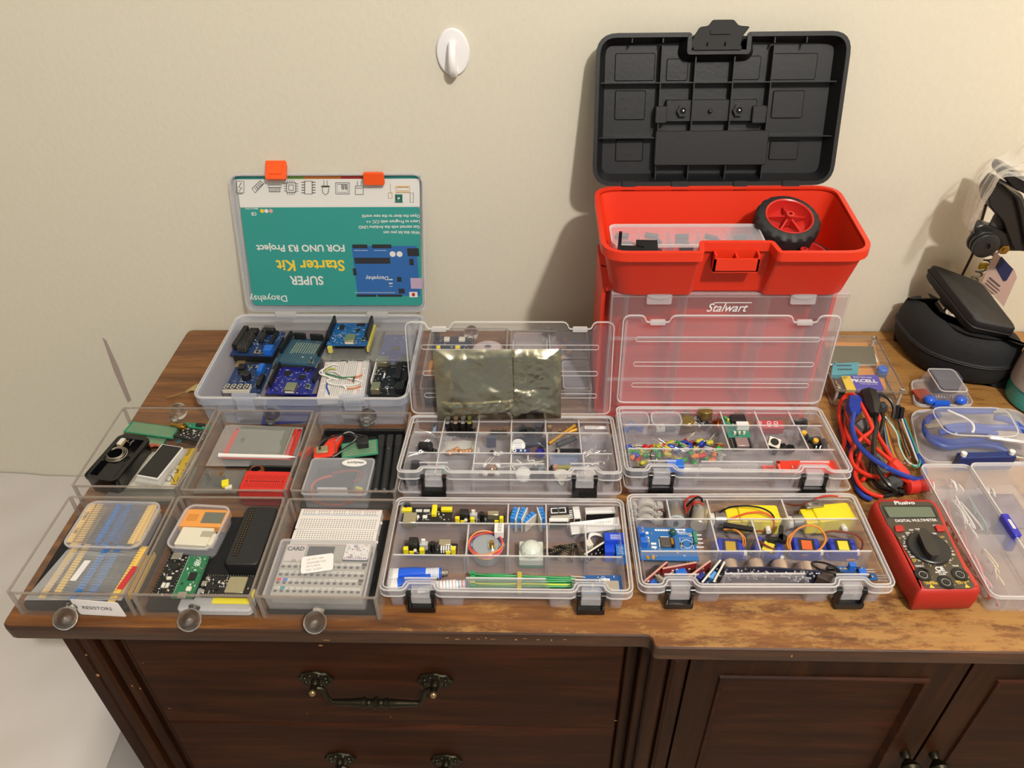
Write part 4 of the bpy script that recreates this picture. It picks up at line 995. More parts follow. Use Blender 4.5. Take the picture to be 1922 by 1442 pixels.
comps(o, 10, 13, 0, [('body', mat('tan_ceramic', '#b09a78', .5), 0, 0, 1, 1, 3.6), ('cap', SMDM[1], .03, .03, .97, .97, .5, 3.6)])
# yellow antistatic bag with print, then the small black display
cx, cy, w, d, rz = fit(g4(760, 1085), g4(1370, 1100), g4(1000, 600), 14)
film('white and yellow static-warning bag under the small display, back left drawer', [at(*g4(700, 1100), 14), at(*g4(1400, 1110), 14), at(*g4(1730, 600), 14), at(*g4(960, 600), 14)], 3, 13, m=mat('bag_white', '#c9c4b4', .3), amp=1)
b = MB(); Q = [at(*g4(*p), 14.3) for p in ((1330, 1100), (1440, 1105), (1720, 610), (1560, 600))]; x0, y0 = Q[0]; b.prism([(x-x0, y-y0) for x, y in Q], 0, .3)
o = b.build('warning_strip', mat('olive_yellow_print', '#b89a2c', .4)); o.location = (x0/1000, y0/1000, (T+14.3)/1000); tag(o, 'olive yellow printed strip along the right edge of the static-warning bag', 'label')
def flatdraw(nm, label, cat, items, z, m):
    t = thing(nm, label, cat, *at(*items[0][0][0], z), z); M = mw(t).inverted()
    for pts, r, cl in items:
        P = []
        for p in pts:
            x, y = at(*p, z); P.append((M @ Vector((x/1000, y/1000, (T+z)/1000)))*1000)
        b = MB(); b.tube(P, r, 4, cl); b.build('printed_mark', m, t)
    return t
its = []
for k in range(7): its.append(([g4(1500+k*14, 690-k*22), g4(1580+k*12, 700-k*22)], .45, False))
its = its[:] + [([g4(1300, 935), g4(1345, 940), g4(1360, 895), g4(1310, 890)], .5, False), ([g4(1400, 890), g4(1440, 900), g4(1425, 945), g4(1390, 945)], .5, False), ([g4(1410, 915), g4(1430, 918)], .4, False), ([g4(1500, 905), g4(1535, 920), g4(1520, 955), g4(1485, 950)], .5, False),
        ([g4(1270, 1055), g4(1330, 1060), g4(1350, 985), g4(1290, 980)], .35, True), ([g4(1545, 845), g4(1580, 865), g4(1600, 825), g4(1570, 800), g4(1540, 815)], .4, True), ([g4(1400, 820), g4(1450, 830), g4(1480, 770), g4(1430, 760)], .4, True), ([g4(1350, 1000), g4(1390, 1075)], .35, False), ([g4(1440, 1000), g4(1420, 1070)], .35, False)]
flatdraw('warning_print', 'black symbols and CE letters printed on the static-warning bag', 'print', its, 14.7, INKK)
cx, cy, w, d, rz = fit(g4(830, 1040), g4(1180, 1080), g4(1190, 530), 24)
o = thing('small_display', 'small black display with white border in a clear frame, back left drawer', 'display', *at(*g4(1180, 790), 22), 15, 0)
z = 22; 
def Q(L__):
    out = []
    for p in L__:
        x, y = at(*g4(*p), z); v = mw(o).inverted() @ Vector((x/1000, y/1000, T/1000)); out.append((v.x*1000, v.y*1000))
    return out
b = MB(); b.prism(Q(((820, 1030), (1160, 1085), (1550, 590), (1200, 520))), 0, 5, .5); b.build('clear_frame', clear('frame_acrylic', '#e6e4e0', .3, .7, .1), o)
b = MB(); b.prism(Q(((860, 975), (1150, 1030), (1500, 590), (1215, 545))), 5, 7); b.build('white_border', WHITE, o)
b = MB(); b.prism(Q(((872, 968), (1148, 1016), (1486, 596), (1222, 554))), 7, 7.3); b.build('screen', mat('black_screen', '#141516', .12), o)
wire('red_wire', 'short red and brown wire curving beside the small display', 'wire', [(*g4(830, 870), 14), (*g4(860, 760), 16), (*g4(930, 660), 18), (*g4(1000, 590), 16), (*g4(1100, 570), 14)], 1.0, mat('wire_red', '#b02a28', .4))
wire('brown_wire', 'brown ribbon curving behind the small display', 'wire', [(*g4(990, 610), 13), (*g4(1060, 560), 15), (*g4(1150, 560), 14), (*g4(1200, 590), 12)], 1.6, mat('wire_brown', '#9a5a38', .5))
its = [([g4(1420+k*22, 530), g4(1450+k*22, 470)], .5, False) for k in range(3)]
flatdraw('pin_cable', 'three short teal wires coming off the black radio board', 'wire', its, 12, mat('wire_teal', '#3a8a98', .4))
# ================================================================ touch screen drawer
g5 = G(350, 770, 7.591)
o = board('touch_screen', 'grey touch screen on a red board inside a clear bag, back middle drawer', 'display', g5(505, 680), g5(1500, 700), g5(680, 250), 24, REDG,
  [('mount_block', DGREY, .1, .1, .85, .9, 6, -8), ('steel_frame', STEEL, .11, .02, .9, .97, 2.6), ('screen_glass', mat('grey_touch_glass', '#6d6f69', .15), .1, .06, .87, .99, .6, 2.6), ('pin_row', STEEL, 'pins', .955, .12, .955, .88, 14, 2), ('pin_row', STEEL, 'pins', .04, .4, .04, .6, 4, .6)], zbase=16)
for u, v in ((.035, .06), (.035, .95), (.965, .06), (.965, .95)):
    b = MB(); b.cyl(u*o['_w']-o['_w']/2, v*o['_d']-o['_d']/2, 8, 1.8, .15, 12); b.build('mounting_hole', mat('hole_dark_red', '#5a1512', .6), o)
foam('dark foil wrapped board under the bagged touch screen', -345, -262, 612, 668, 13, DGREY, 'wrapped_board')
film('clear bag around the grey touch screen', [at(*g5(270, 790), 22), at(*g5(1560, 800), 22), at(*g5(1660, 240), 22), at(*g5(560, 195), 22)], 15, 27.5, amp=.8, seed=4, m=clear('bag_film_milky', '#eeeeee', .10, .55, .12))
x, y = at(*g5(480, 695), 20); o = thing('stylus', 'white plastic stylus lying in front of the grey touch screen', 'stylus', x, y, 24, -1.5)
b = MB(); b.lathe(0, 0, 1.5, [(1.5, 0), (2.2, .5), (2.2, 66), (2.0, 74), (.6, 84), (.3, 86)], 12, axis='x'); b.build('barrel', WHITE, o)
b = MB(); b.lathe(0, 0, 1.5, [(2.5, 0), (2.5, 3)], 12, axis='x'); b.build('end_cap', WHITE, o)
REDB = mat('red_breadboard', '#cc2219', .4)
cx, cy, w, d, rz = fit(g5(740, 1150), g5(1390, 1165), g5(840, 860), 28)
t = breadboard('small red breadboard at the front of the touch screen drawer', cx, cy, 18, w, d, 9.5, rz, REDB, cols=17, rails=False, groove=False)
b = MB(); b.box(-w*.34, w*.34, -.8, .8, 9.45, 9.6); b.cyl(-w*.4, 0, 9.45, 1.4, .2, 12); b.cyl(w*.4, 0, 9.45, 1.4, .2, 12); b.build('centre_groove', mat('red_groove', '#7e120d', .6), t)
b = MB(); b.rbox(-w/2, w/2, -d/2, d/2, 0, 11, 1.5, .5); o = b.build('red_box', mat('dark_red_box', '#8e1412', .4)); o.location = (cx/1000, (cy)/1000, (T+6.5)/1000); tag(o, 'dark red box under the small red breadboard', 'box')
o = thing('black_box', 'black box behind the red breadboard', 'box', -284, 604, 2.8); b = MB(); b.rbox(-24, 24, -9, 9, 0, 19, 1, .5); b.build('body', BLACK, o)
film('grey see-through bag of small parts left of the red breadboard', [at(*g5(80, 1165), 14), at(*g5(700, 1165), 14), at(*g5(850, 830), 14), at(*g5(270, 800), 14)], 6, 17, amp=2, seed=9, m=clear('bag_film_grey', '#8d8d88', .38, .75, .2))
for nm, lb, m, a, e, f_, z in (('yellow_clip', 'small yellow square clip on the grey parts bag', YEL, (500, 1050), (600, 1030), (455, 1020), 20), ('brown_flex', 'brown flexible print inside the grey parts bag', mat('flex_brown', '#6e4a26', .4), (370, 905), (525, 915), (375, 865), 16)):
    cx, cy, w, d, rz = fit(g5(*a), g5(*e), g5(*f_), z); o = thing(nm, lb, 'component', *at(*g5((a[0]+e[0])/2, (a[1]+f_[1])/2), z), z-3, rz); b = MB(); b.rbox(-w/2, w/2, -4.5, 4.5, 0, 3.5, .6, .2); b.build('body', m, o); 
    if nm == 'yellow_clip': b = MB(); b.rbox(-w/2+3, w/2+3, -8, -3, -1, 1.5, .6); b.build('pale_base', CREAM, o)
o = thing('grey_plug', 'dark grey plug inside the grey parts bag', 'component', *at(*g5(310, 1000), 8), 4); b = MB(); b.cyl(0, 0, 0, 6, 3, 16); b.cyl(0, 2, 3, 2, 8, 10); b.rbox(7, 17, -8, 6, 0, 5, 1); b.build('body', DGREY, o)
t = thing('copper_coil', 'small coil of copper wire behind the red breadboard', 'coil', *at(*g5(990, 840), 24), 22)
for k in range(4): b = MB(); b.tube([((8-k*.8)*math.cos(a*.35), (7-k*.8)*math.sin(a*.35), k*.7) for a in range(18)], .4, 5, True); b.build('wire_loop', COPPER, t)
o = thing('red_connector', 'red plastic piece beside the right end of the touch screen', 'component', *at(*g5(1690, 620), 12), 8, 60); b = MB(); b.rbox(-9, 9, -3, 3, 0, 8, 2, .5); b.build('body', RED, o)
# ================================================================ antenna drawer
g6 = G(550, 780, 8.009)
foam('black foam sheet with pin holes under the antennas', -246, -145, 552, 669, 3, FOAMK)
o = thing('pin_strip', 'long black pin strip along the rear wall of the antenna drawer', 'connector', -196, 664, 6.2)
b = MB(); b.box(-46, 46, -2, 2, 0, 8); b.build('strip', BLACK, o); b = MB()
for k in range(34): b.cb(-44.5+k*2.7, 0, 8, .9, .9, 2.4)
b.build('pins', STEEL, o, kind='stuff')
AG = 'black stick antennas'
for k, (px, lab, l1) in enumerate(((1310, 'black stick antenna nearest the clear wire box', 108), (1440, 'middle black stick antenna with a hinged tip', 108), (1570, 'black stick antenna against the right drawer wall', 108))):
    x0, y0 = at(*g6(px-80, 1150), 14); x1, y1 = at(*g6(px+30, 290), 14)
    o = thing('antenna', lab, 'antenna', x0, y0, 8, math.degrees(math.atan2(y1-y0, x1-x0))-90); L1 = math.hypot(x1-x0, y1-y0)
    b = MB(TR(0, 0, 5)); b.lathe(0, 0, 0, [(3, 0), (4.6, 2), (4.4, L1*.75), (4.2, L1*.76)], 14, axis='y'); b.build('sleeve', mat('antenna_black', '#1c1d20', .5), o)
    b = MB(); b.rbox(-3.6, 3.6, L1*.76, L1-2, 1.5, 8.5, 1.5, .5); b.build('hinge', MAT['antenna_black'], o)
    if k == 1: b = MB(); b.ball(0, L1*.7, 9.6, 1, 8); b.build('rivet', STEEL, o)
o = board('card_reader', 'orange red card reader board with silver slot, antenna drawer', 'circuit board', g6(290, 645), g6(640, 600), g6(340, 480), 24, mat('orange_red_board', '#e0361c', .4), [('card_slot', mat('slot_metal', '#a59b7c', .4, .6), .1, .3, .62, .9, 2.4), ('slot_opening', BLACK, .22, .55, .32, .85, .2, 2.4), ('pin_row', STEEL, 'pins', .95, .1, .95, .9, 8, 3)], zbase=12)
o = thing('red_bracket', 'flat orange red bracket behind the card reader board', 'component', *at(*g6(560, 370), 22), 14); b = MB(); b.prism(roundpoly([(-10, -14), (8, -14), (12, 12), (-1, 12), (-5, 0)], 1.5, 2), 0, 5, .4); b.build('body', MAT['orange_red_board'], o)
perf('green perfboard leaning between card reader and antennas', g6(700, 650), g6(1255, 575), g6(760, 420), 22, n=(20, 8), zb=10, L_=[('relay', BLACK, .45, .45, .75, .95, 8)])
for k, (m, lab, pts) in enumerate(((mat('wire_grey', '#8d8a88', .4), 'grey wire arching over the green perfboard', [(640, 390, 26), (740, 290, 32), (830, 250, 34), (900, 265, 30), (950, 320, 26), (920, 380, 24), (700, 560, 24), (600, 620, 25)]),
   (BLACK, 'black wire arching from card reader to perfboard', [(390, 450, 24), (520, 350, 30), (700, 290, 33), (900, 285, 34), (1080, 310, 30), (1140, 335, 24)]),
   (mat('wire_dark_grey', '#4a484a', .4), 'dark grey wire looping low to the card reader', [(370, 470, 24), (470, 370, 28), (680, 310, 30), (860, 290, 31), (1040, 350, 26)]),
   (BLACK, 'black wire crossing the green perfboard diagonally', [(950, 380, 26), (820, 460, 25), (690, 550, 25), (600, 600, 26)]))):
    wire('hook_up_wire', lab, 'wire', [(*g6(x, y), z) for x, y, z in pts], .75, m)
t = clearbox('clear box of red wires with an oval white label, antenna drawer', g6(140, 1180), g6(1130, 1190), g6(260, 640), 29, 22, 4, m=clear('box_clear_dark', '#b9bcc4', .16, .6, .2, power=1.6))
w, d = t['_w'], t['_d']; n = 28
x, y = at(*g6(920, 705), 29.5); cxb, cyb = t.location.x*1000, t.location.y*1000
b = MB(TR(x-cxb, y-cyb, 21.6)); b.loft([[(13.2*math.cos(2*math.pi*i/n), 5.6*math.sin(2*math.pi*i/n), z) for i in range(n)] for z in (0, .35)]); b.build('oval_label', WHITE, t, 'oval white label')
text('ideaSpark', x-cxb+10.2, y-cyb+1.6, 22, 5.0, INKK, t, rz=180, bold=.05, sx=.92)
wa, wb = mat('wire_salmon', '#c4503e', .4), mat('wire_crimson', '#9a2a30', .4)
wpts = lambda L__: [(*g6(x, y), z) for x, y, z in L__]
wire('red_lead', 'thick red lead curling through the clear box with the oval label', 'wire', wpts([(590, 910, 20), (450, 940, 20), (330, 1000, 18), (280, 1100, 16), (330, 1290, 9), (520, 1340, 9), (740, 1340, 9), (930, 1260, 9)]), 1.5, wa)
wire('crimson_lead', 'crimson lead crossing the clear box with the oval label', 'wire', wpts([(580, 880, 20), (760, 840, 21), (960, 830, 20), (1030, 880, 18), (1000, 960, 16), (900, 1000, 14)]), 1.4, wb)
o = thing('battery_pack', 'dark grey battery pack under the leads in the clear box', 'battery', *at(*g6(660, 1000), 12), 9); b = MB(); b.rbox(-22, 18, -12, 16, 0, 8, 2, .6); b.build('body', DGREY, o)
b = MB(); b.rbox(-18, 14, -14, -12, 0, 7, 1); b.build('pale_label', PAPER, o)
o = thing('yellow_plug', 'yellow and red plugs at the right of the clear box', 'connector', *at(*g6(990, 1090), 16), 12, -20); b = MB(); b.rbox(-4, 4, -1.5, 1.5, 0, 4, .5); b.use(1).rbox(0, 7, -8, -4, 0, 5, 1); b.build('plugs', [YEL, RED], o)
# ================================================================ boards in the kit box
k1 = G(420, 590, 8.48); k2 = G(590, 590, 8.48)
HDR = mat('header_black', '#121214', .5)
def tall(t, u, v0, v1, h, z0=0, wd=2.5, nm='header'):
    w, d = t['_w'], t['_d']; b = MB(); b.box(u*w-w/2-wd/2, u*w-w/2+wd/2, v0*d-d/2, v1*d-d/2, z0, z0+h); return b.build(nm, HDR, t)
def pinfield(t, u0, v0, u1, v1, nx, ny, h, z0, m=DSTEEL):
    w, d = t['_w'], t['_d']; b = MB()
    for i in range(nx):
        for j in range(ny): b.cb((u0+(u1-u0)*i/max(1, nx-1))*w-w/2, (v0+(v1-v0)*j/max(1, ny-1))*d-d/2, z0, .75, .75, h)
    b.build('pin_field', m, t, kind='stuff')
o = board('sensor_shield', 'dark blue shield crowded with black headers, back left of the kit box', 'circuit board', k1(120, 645), k1(800, 670), k1(300, 260), 30, PDBLUE,
  [('socket', HDR, .02, .18, .14, .98, 9), ('pin_block', HDR, .17, .08, .38, .75, 2.5), ('pin_block', HDR, .17, .78, .38, .98, 6), ('pin_block', HDR, .5, .85, .78, .99, 7), ('pin_block', HDR, .5, .5, .62, .84, 3), ('pin_block', HDR, .78, .35, .86, .95, 4),
   ('terminal', BLUE, .80, .02, .98, .26, 8), ('reset_button', STEEL, .56, .03, .70, .17, 2.5), ('button_cap', BLACK, 'c', .63, .10, 1.8, 4)], ns=30, silk=30, zbase=19)
pinfield(o, .19, .1, .36, .72, 4, 14, 8, 13.5); pinfield(o, .52, .52, .6, .8, 2, 8, 8, 13.5); pinfield(o, .52, .87, .76, .97, 8, 2, 4, 18)
b = MB(); w, d = o['_w'], o['_d']; b.box(-w/2+4, w/2-2, -d/2+1, d/2-4, 0, 9); b.build('lower_headers', HDR, o)
o = board('proto_shield', 'blue prototyping shield with tall black headers, back row of the kit box', 'circuit board', k1(740, 770), k1(1390, 820), k1(1130, 370), 28, mat('proto_blue', '#27465e', .35), [], ns=6, silk=6, zbase=15)
w, d = o['_w'], o['_d']; tall(o, .03, .35, 1.05, 9, 13); tall(o, .97, .35, 1.05, 8, 13)
comps(o, w, d, 13, [('header', HDR, .12, .93, .42, .99, 9), ('header', HDR, .54, .93, .86, .99, 9), ('solder_pads', mat('pad_greenish', '#8fa79c', .4, .5), 'dots', .12, .08, .88, .88, 15, 17, 1.1), ('pale_pads', mat('pad_pale', '#c3c8a0', .4), 'dots', .25, .45, .8, .8, 10, 8, 1.3), ('reset_button', STEEL, .83, .05, .95, .14, 2.4), ('button_cap', BLACK, 'c', .89, .095, 1.5, 3.6)])
o = board('display_shield', 'blue shield with four digit display, buzzer and blue trimmer, front left of the kit box', 'circuit board', k1(20, 1240), k1(620, 1240), k1(170, 790), 20, PDBLUE,
  [('usb_socket', mat('dull_gold_metal', '#b49d74', .4, .7), -.02, .88, .2, 1.1, 7, -6), ('chip', HDR, .16, .62, .42, .72, 2), ('pin_block', HDR, .12, .74, .3, .92, 4), ('trimmer', BLUE, .72, .56, .86, .84, 8), ('reset_button', STEEL, .38, .8, .5, .92, 2.4), ('button_cap', BLACK, 'c', .44, .86, 1.6, 4), ('reset_button', STEEL, .58, .8, .68, .92, 2.4),
   ('socket', HDR, .86, .1, .97, .5, 7), ('display_body', CREAM, .02, -.04, .72, .16, 5.5), ('display_face', mat('display_dark', '#2a2725', .35), .03, -.03, .71, .15, .4, 5.5)], ns=26, silk=40, zbase=8)
w, d = o['_w'], o['_d']; b = MB(TR(.47*w-w/2, .47*d-d/2, 12)); b.lathe(0, 0, 0, [(6, 0), (6, 8.5), (5.4, 9), (1.4, 9), (1.2, 8.3)], 22); b.build('buzzer', BLACK, o)
def digits(t, x, y, z, s, n, pitch, m=INKW, rz=0, name='digit_segments', M=None):
    b = MB((M or Matrix.Identity(4)) @ TR(x, y, z) @ RZ(rz))
    for k in range(n):
        ox = k*pitch; sl = .12*s
        for (x0, y0, x1, y1) in ((0, 0, .55, 0), (0, .5, .55, .5), (0, 1, .55, 1), (0, 0, 0, .5), (0, .5, 0, 1), (.55, 0, .55, .5), (.55, .5, .55, 1)):
            a = (ox+x0*s+sl*y0, y0*s); e = (ox+x1*s+sl*y1, y1*s)
            if y0 == y1: b.box(a[0]+.06*s, e[0]-.06*s, a[1]-.05*s, a[1]+.05*s, 0, .12)
            else: b.add([(a[0]-.05*s, a[1]+.06*s, .1), (a[0]+.05*s, a[1]+.06*s, .1), (e[0]+.05*s, e[1]-.06*s, .1), (e[0]-.05*s, e[1]-.06*s, .1)], [(0, 1, 2, 3)])
    return b.build(name, m, t, kind='stuff')
digits(o, -w*.45, -d*.5, 17.95, d*.14, 4, w*.17)
o = board('usb_shield', 'indigo shield with silver USB socket and long black headers, front of the kit box', 'circuit board', k1(650, 1260), k1(1370, 1280), k1(880, 840), 22, PPURP,
  [('usb_socket', mat('usb_metal', '#b8b093', .3, .8), .43, .0, .66, .28, 6.5), ('usb_slot', WHITE, .45, -.012, .64, .0, 1.6, 2), ('chip', HDR, .22, .66, .36, .84, 1.2), ('chip', HDR, .62, .85, .82, .95, 1.4), ('chip', HDR, .58, .55, .72, .7, 1.4), ('reset_button', STEEL, .84, .16, .95, .32, 2.5), ('button_cap', BLACK, 'c', .895, .24, 1.7, 4)], ns=22, silk=44, zbase=10)
tall(o, .05, .2, 1.0, 9, 12); tall(o, .97, .4, 1.0, 7, 12)
o = thing('unknown_board', 'dark blue board showing as an edge under the right of the indigo shield', 'circuit board', -293, 714, 2.5, 6); b = MB(); b.rbox(-34, 34, -26, 26, 0, 1.6, 1); b.build('board', PPURP, o); b = MB(); b.box(28, 31, -24, 22, 1.6, 8); b.build('header', HDR, o)
# blue shield on a black board in a clear case
o = board('usb_shield', 'bright blue USB shield stacked on a clear-cased board, back row of the kit box', 'circuit board', k2(190, 490), k2(830, 495), k2(320, 140), 37, mat('bright_blue_board', '#1a5590', .35),
  [('usb_socket', MAT['usb_metal'], .46, .02, .70, .32, 6.5), ('usb_slot', WHITE, .48, .005, .68, .02, 1.6, 2), ('chip', HDR, .18, .68, .3, .88, 1.4), ('chip', HDR, .6, .85, .8, .96, 1.4), ('chip', HDR, .62, .6, .72, .7, 1.4), ('reset_button', STEEL, .83, .14, .95, .28, 2.5), ('button_cap', BLACK, 'c', .89, .21, 1.7, 4)], ns=26, silk=50, zbase=26)
tall(o, .02, .18, 1.04, 10.5, 11); tall(o, .98, .22, 1.04, 10.5, 11)
b = MB(); w, d = o['_w'], o['_d']; b.box(w/2+.5, w/2+3, -d/2-3, d/2, 3, 9); b.build('yellow_header', mat('pale_yellow_plastic', '#cfc25a', .4), o); b = MB(); b.rbox(-w/2+2, -w/2+8, -d/2-5, -d/2, 2, 10, 1); b.build('yellow_plug', MAT['pale_yellow_plastic'], o)
cx, cy, w, d, rz = fit(k2(90, 735), k2(880, 740), k2(310, 220), 24)
t = thing('cased_board', 'black controller board in a clear case under the bright blue shield', 'circuit board', cx, cy+2, 4, rz); CASEM = clear('case_clear', '#c8c8c0', .10, .55, .08)
b = MB(); P = rrect(-w/2, w/2, -d/2, d/2, 4, 3); b.shell(P, 0, 20, 1.5); b.prism(P, 19, 20.5); b.build('clear_case', CASEM, t)
b = MB(); b.rbox(-w/2+6, w/2-6, -d/2+5, d/2-5, 6, 7.6, 1); b.build('board', PBLK, t)
comps(t, w, d, 7.6, [('usb_socket', STEEL, .2, .05, .36, .22, 8), ('power_jack', HDR, .7, .04, .84, .2, 9), ('chip', HDR, .4, .3, .7, .45, 3), ('capacitor', STEEL, 'c', .5, .14, 3, 5), ('capacitor', STEEL, 'c', .58, .14, 3, 5), ('pin_row', STEEL, 'pins', .42, .03, .6, .03, 6, 2)])
for u in (.05, .95):
    b = MB(); b.cyl(u*w-w/2, .06*d-d/2, 10, 3.2, 11, 14); b.build('case_post', CASEM, t)
# indigo board in clear case, right back
cx, cy, w, d, rz = fit(k2(930, 735), k2(1560, 740), k2(1030, 150), 26)
t = thing('cased_board', 'indigo controller board inside a clear case, back right corner of the kit box', 'circuit board', cx, cy, 4, rz)
b = MB(); P = rrect(-w/2, w/2, -d/2, d/2, 3, 3); b.shell(P, 0, 22, 1.4); b.prism(P, 21, 22.4); b.build('clear_case', CASEM, t)
b = MB(); b.rbox(-w/2+5, w/2-3, -d/2+2, d/2-14, 12, 13.6, 1); b.build('board', mat('indigo2', '#252c86', .4), t)
comps(t, w, d, 13.6, [('usb_socket', MAT['usb_metal'], .14, -.03, .42, .14, 7), ('power_jack', HDR, .78, .0, .96, .18, 7), ('header', HDR, .08, .45, .13, .85, 5), ('header', HDR, .8, .3, .86, .75, 5), ('chip', HDR, .4, .4, .6, .5, 1)])
b = MB(); rnd = random.Random(5); smd(b, rnd, 22, -w/2+8, w/2-8, -d/2+6, d/2-18, 13.6); b.build('surface_components', SMDM, t, kind='stuff')
# white breadboard with jumpers
x0, y0 = at(*k2(20, 1340), 20); x1, y1 = at(*k2(760, 1200), 20)
cx, cy, w, d, rz = fit(k2(60, 1250), k2(780, 1220), k2(225, 758), 20)
bb = breadboard('white breadboard under coloured jumper wires, front of the kit box', cx-1, cy-5, 10, 74, w+2, 9.5, rz+90)
jw = [(WHITE, 'white jumper wire arching over the top left of the kit box breadboard', [(380, 815, 21), (300, 800, 24), (180, 850, 27), (120, 920, 26), (190, 980, 24), (280, 1020, 22), (380, 1035, 20.5)]),
 (mat('wire_white', '#e8e6e4', .4), 'white jumper wire crossing the middle of the kit box breadboard', [(245, 915, 21), (330, 915, 24), (420, 970, 24), (500, 1010, 23), (600, 1030, 23), (760, 1060, 21)]),
 (MAT['wire_white'], 'white jumper wire looping low at the front of the kit box breadboard', [(740, 1060, 21), (700, 1110, 23), (600, 1130, 21), (400, 1130, 22), (240, 1100, 24), (210, 1060, 25), (300, 1010, 23)]),
 (MAT['wire_white'], 'short white jumper wire hooking down at the breadboard front', [(420, 1130, 23), (480, 1150, 23), (510, 1200, 20)]),
 (MAT['wire_white'], 'outermost white jumper wire bowing left over the breadboard edge', [(200, 985, 23), (110, 960, 25), (80, 930, 25), (110, 890, 24), (180, 860, 22)]),
 (mat('wire_green', '#2f6f4c', .4), 'green jumper wire running across the kit box breadboard', [(170, 945, 21), (280, 970, 23), (420, 1005, 24), (540, 1005, 24), (650, 1000, 22)]),
 (mat('wire_yellowgreen', '#b6b84a', .4), 'yellow green jumper wire at the top left of the breadboard', [(210, 930, 21), (200, 880, 24), (260, 860, 25), (340, 880, 21)]),
 (mat('wire_blue', '#3048a0', .4), 'blue jumper wire hanging at the front left of the breadboard', [(210, 1090, 21), (195, 1150, 22), (220, 1220, 21), (235, 1275, 20)]),
 (mat('wire_blue2', '#4a62c0', .4), 'blue jumper wire folded against the front wall of the kit box', [(190, 1360, 14), (280, 1330, 15), (400, 1345, 14), (400, 1370, 13), (230, 1380, 13)]),
 (mat('wire_orange', '#d08048', .4), 'orange jumper wire at the right of the breadboard, upper', [(560, 1050, 21), (640, 1010, 23), (760, 965, 21)]),
 (MAT['wire_orange'], 'orange jumper wire at the right of the breadboard, lower', [(520, 1185, 21), (620, 1180, 22.5), (740, 1145, 21)]),
 (mat('wire_darkbrown', '#4a2e22', .4), 'short dark brown jumper wire at the right of the breadboard', [(655, 990, 21), (630, 1020, 24), (622, 1085, 21)])]
for m, lab, pts in jw: wire('jumper_wire', lab, 'wire', [(*k2(x, y), z) for x, y, z in pts], .95, m, 7)
# black controller board
o = board('controller_board', 'black controller board with silver USB socket, front right corner of the kit box', 'circuit board', k2(860, 1290), k2(1470, 1290), k2(960, 760), 18, PBLK,
  [('usb_socket', MAT['usb_metal'], .1, .02, .32, .24, 8), ('chip', HDR, .62, .42, .78, 1.0, 5), ('power_jack', HDR, .74, .04, .95, .24, 8), ('header', WHITE, .03, .3, .06, .98, 6), ('capacitor', STEEL, 'c', .5, .12, 3, 6), ('button', STEEL, .42, .9, .52, .98, 2), ('name_print', INKW, .3, .5, .34, .66, .1), ('header', HDR, .93, .3, .97, .95, 6)], ns=26, silk=36, zbase=8)
# ================================================================ front left parts case
a3 = G(740, 935, 8.736); a4 = G(930, 935, 7.392); a5 = G(700, 1030, 3.9224)
def power_board(label, bl, br, tl, z, zb, full=1, group='black power supply boards with yellow jumpers'):
    o = board('power_board', label, 'circuit board', bl, br, tl, z, PBLK, [], ns=14, silk=10, zbase=zb, group=group); w, d = o['_w'], o['_d']; zz = z-zb
    comps(o, w, d, zz, [('yellow_jumper', YEL, .01, .02, .10, .3, 8), ('yellow_jumper', YEL, .12, .02, .2, .14, 4), ('yellow_jumper', YEL, .9, .04, .98, .34, 8), ('yellow_jumper', YEL, .80, .02, .88, .16, 4), ('yellow_jumper', YEL, .31, .03, .4, .3, 7)])
    if full:
        comps(o, w, d, zz, [('power_jack', HDR, .10, .35, .27, .95, 10), ('push_switch', mat('light_grey_plastic', '#b4b4b6', .45), .30, .45, .45, .8, 7), ('switch_stem', WHITE, .34, .55, .41, .7, 5, 7), ('usb_socket', MAT['usb_metal'], .66, .5, .88, .95, 7)])
        b = MB(); b.cyl(.54*w-w/2, .45*d-d/2, zz, 2.6, 10.5, 14, bev=.4); b.build('capacitor', BLACKG, o)
        b = MB(); b.ball(.22*w-w/2, .22*d-d/2, zz+3, 2, 10); b.build('diode_lamp', CREAM, o)
    return o
o = board('power_board', 'black power board lying flat with yellow pin blocks, back left corner of the case', 'circuit board', a3(110, 400), a3(950, 400), a3(120, 150), 20, PBLK,
  [('yellow_pins', YEL, .0, .6, .2, .85, 3.5), ('yellow_pins', YEL, .6, .35, .7, 1.0, 4), ('yellow_pins', YEL, .78, .65, 1.0, .88, 3.5), ('chip', SMDM[1], .28, .66, .4, .82, .8), ('chip', SMDM[1], .43, .66, .55, .82, .8), ('usb_socket', MAT['usb_metal'], .08, -.35, .33, .3, 8), ('jack_ring', BLACKG, 'c', .09, 1.0, 4, 4), ('white_part', WHITE, .28, .22, .36, .4, 2), ('white_part', WHITE, .43, .22, .52, .4, 2)], ns=16, silk=10, zbase=12)
power_board('black power board with tall silver USB socket, back row middle of the case', a3(1000, 430), a3(1815, 430), a3(1000, 280), 16, 10)
power_board('black power board with white resistor array, centre left compartment', a3(160, 940), a3(1040, 945), a3(160, 740), 14, 8)
b = MB(); 
for k in range(5): b.rbox(-4.6+k*2.3-.7, -4.6+k*2.3+.7, -3, 3, 0, 4.5, .5)
o = thing('white_array', 'white ribbed part on the centre left power board', 'component', *at(*a3(850, 810), 20), 15); b.build('ribs', WHITE, o)
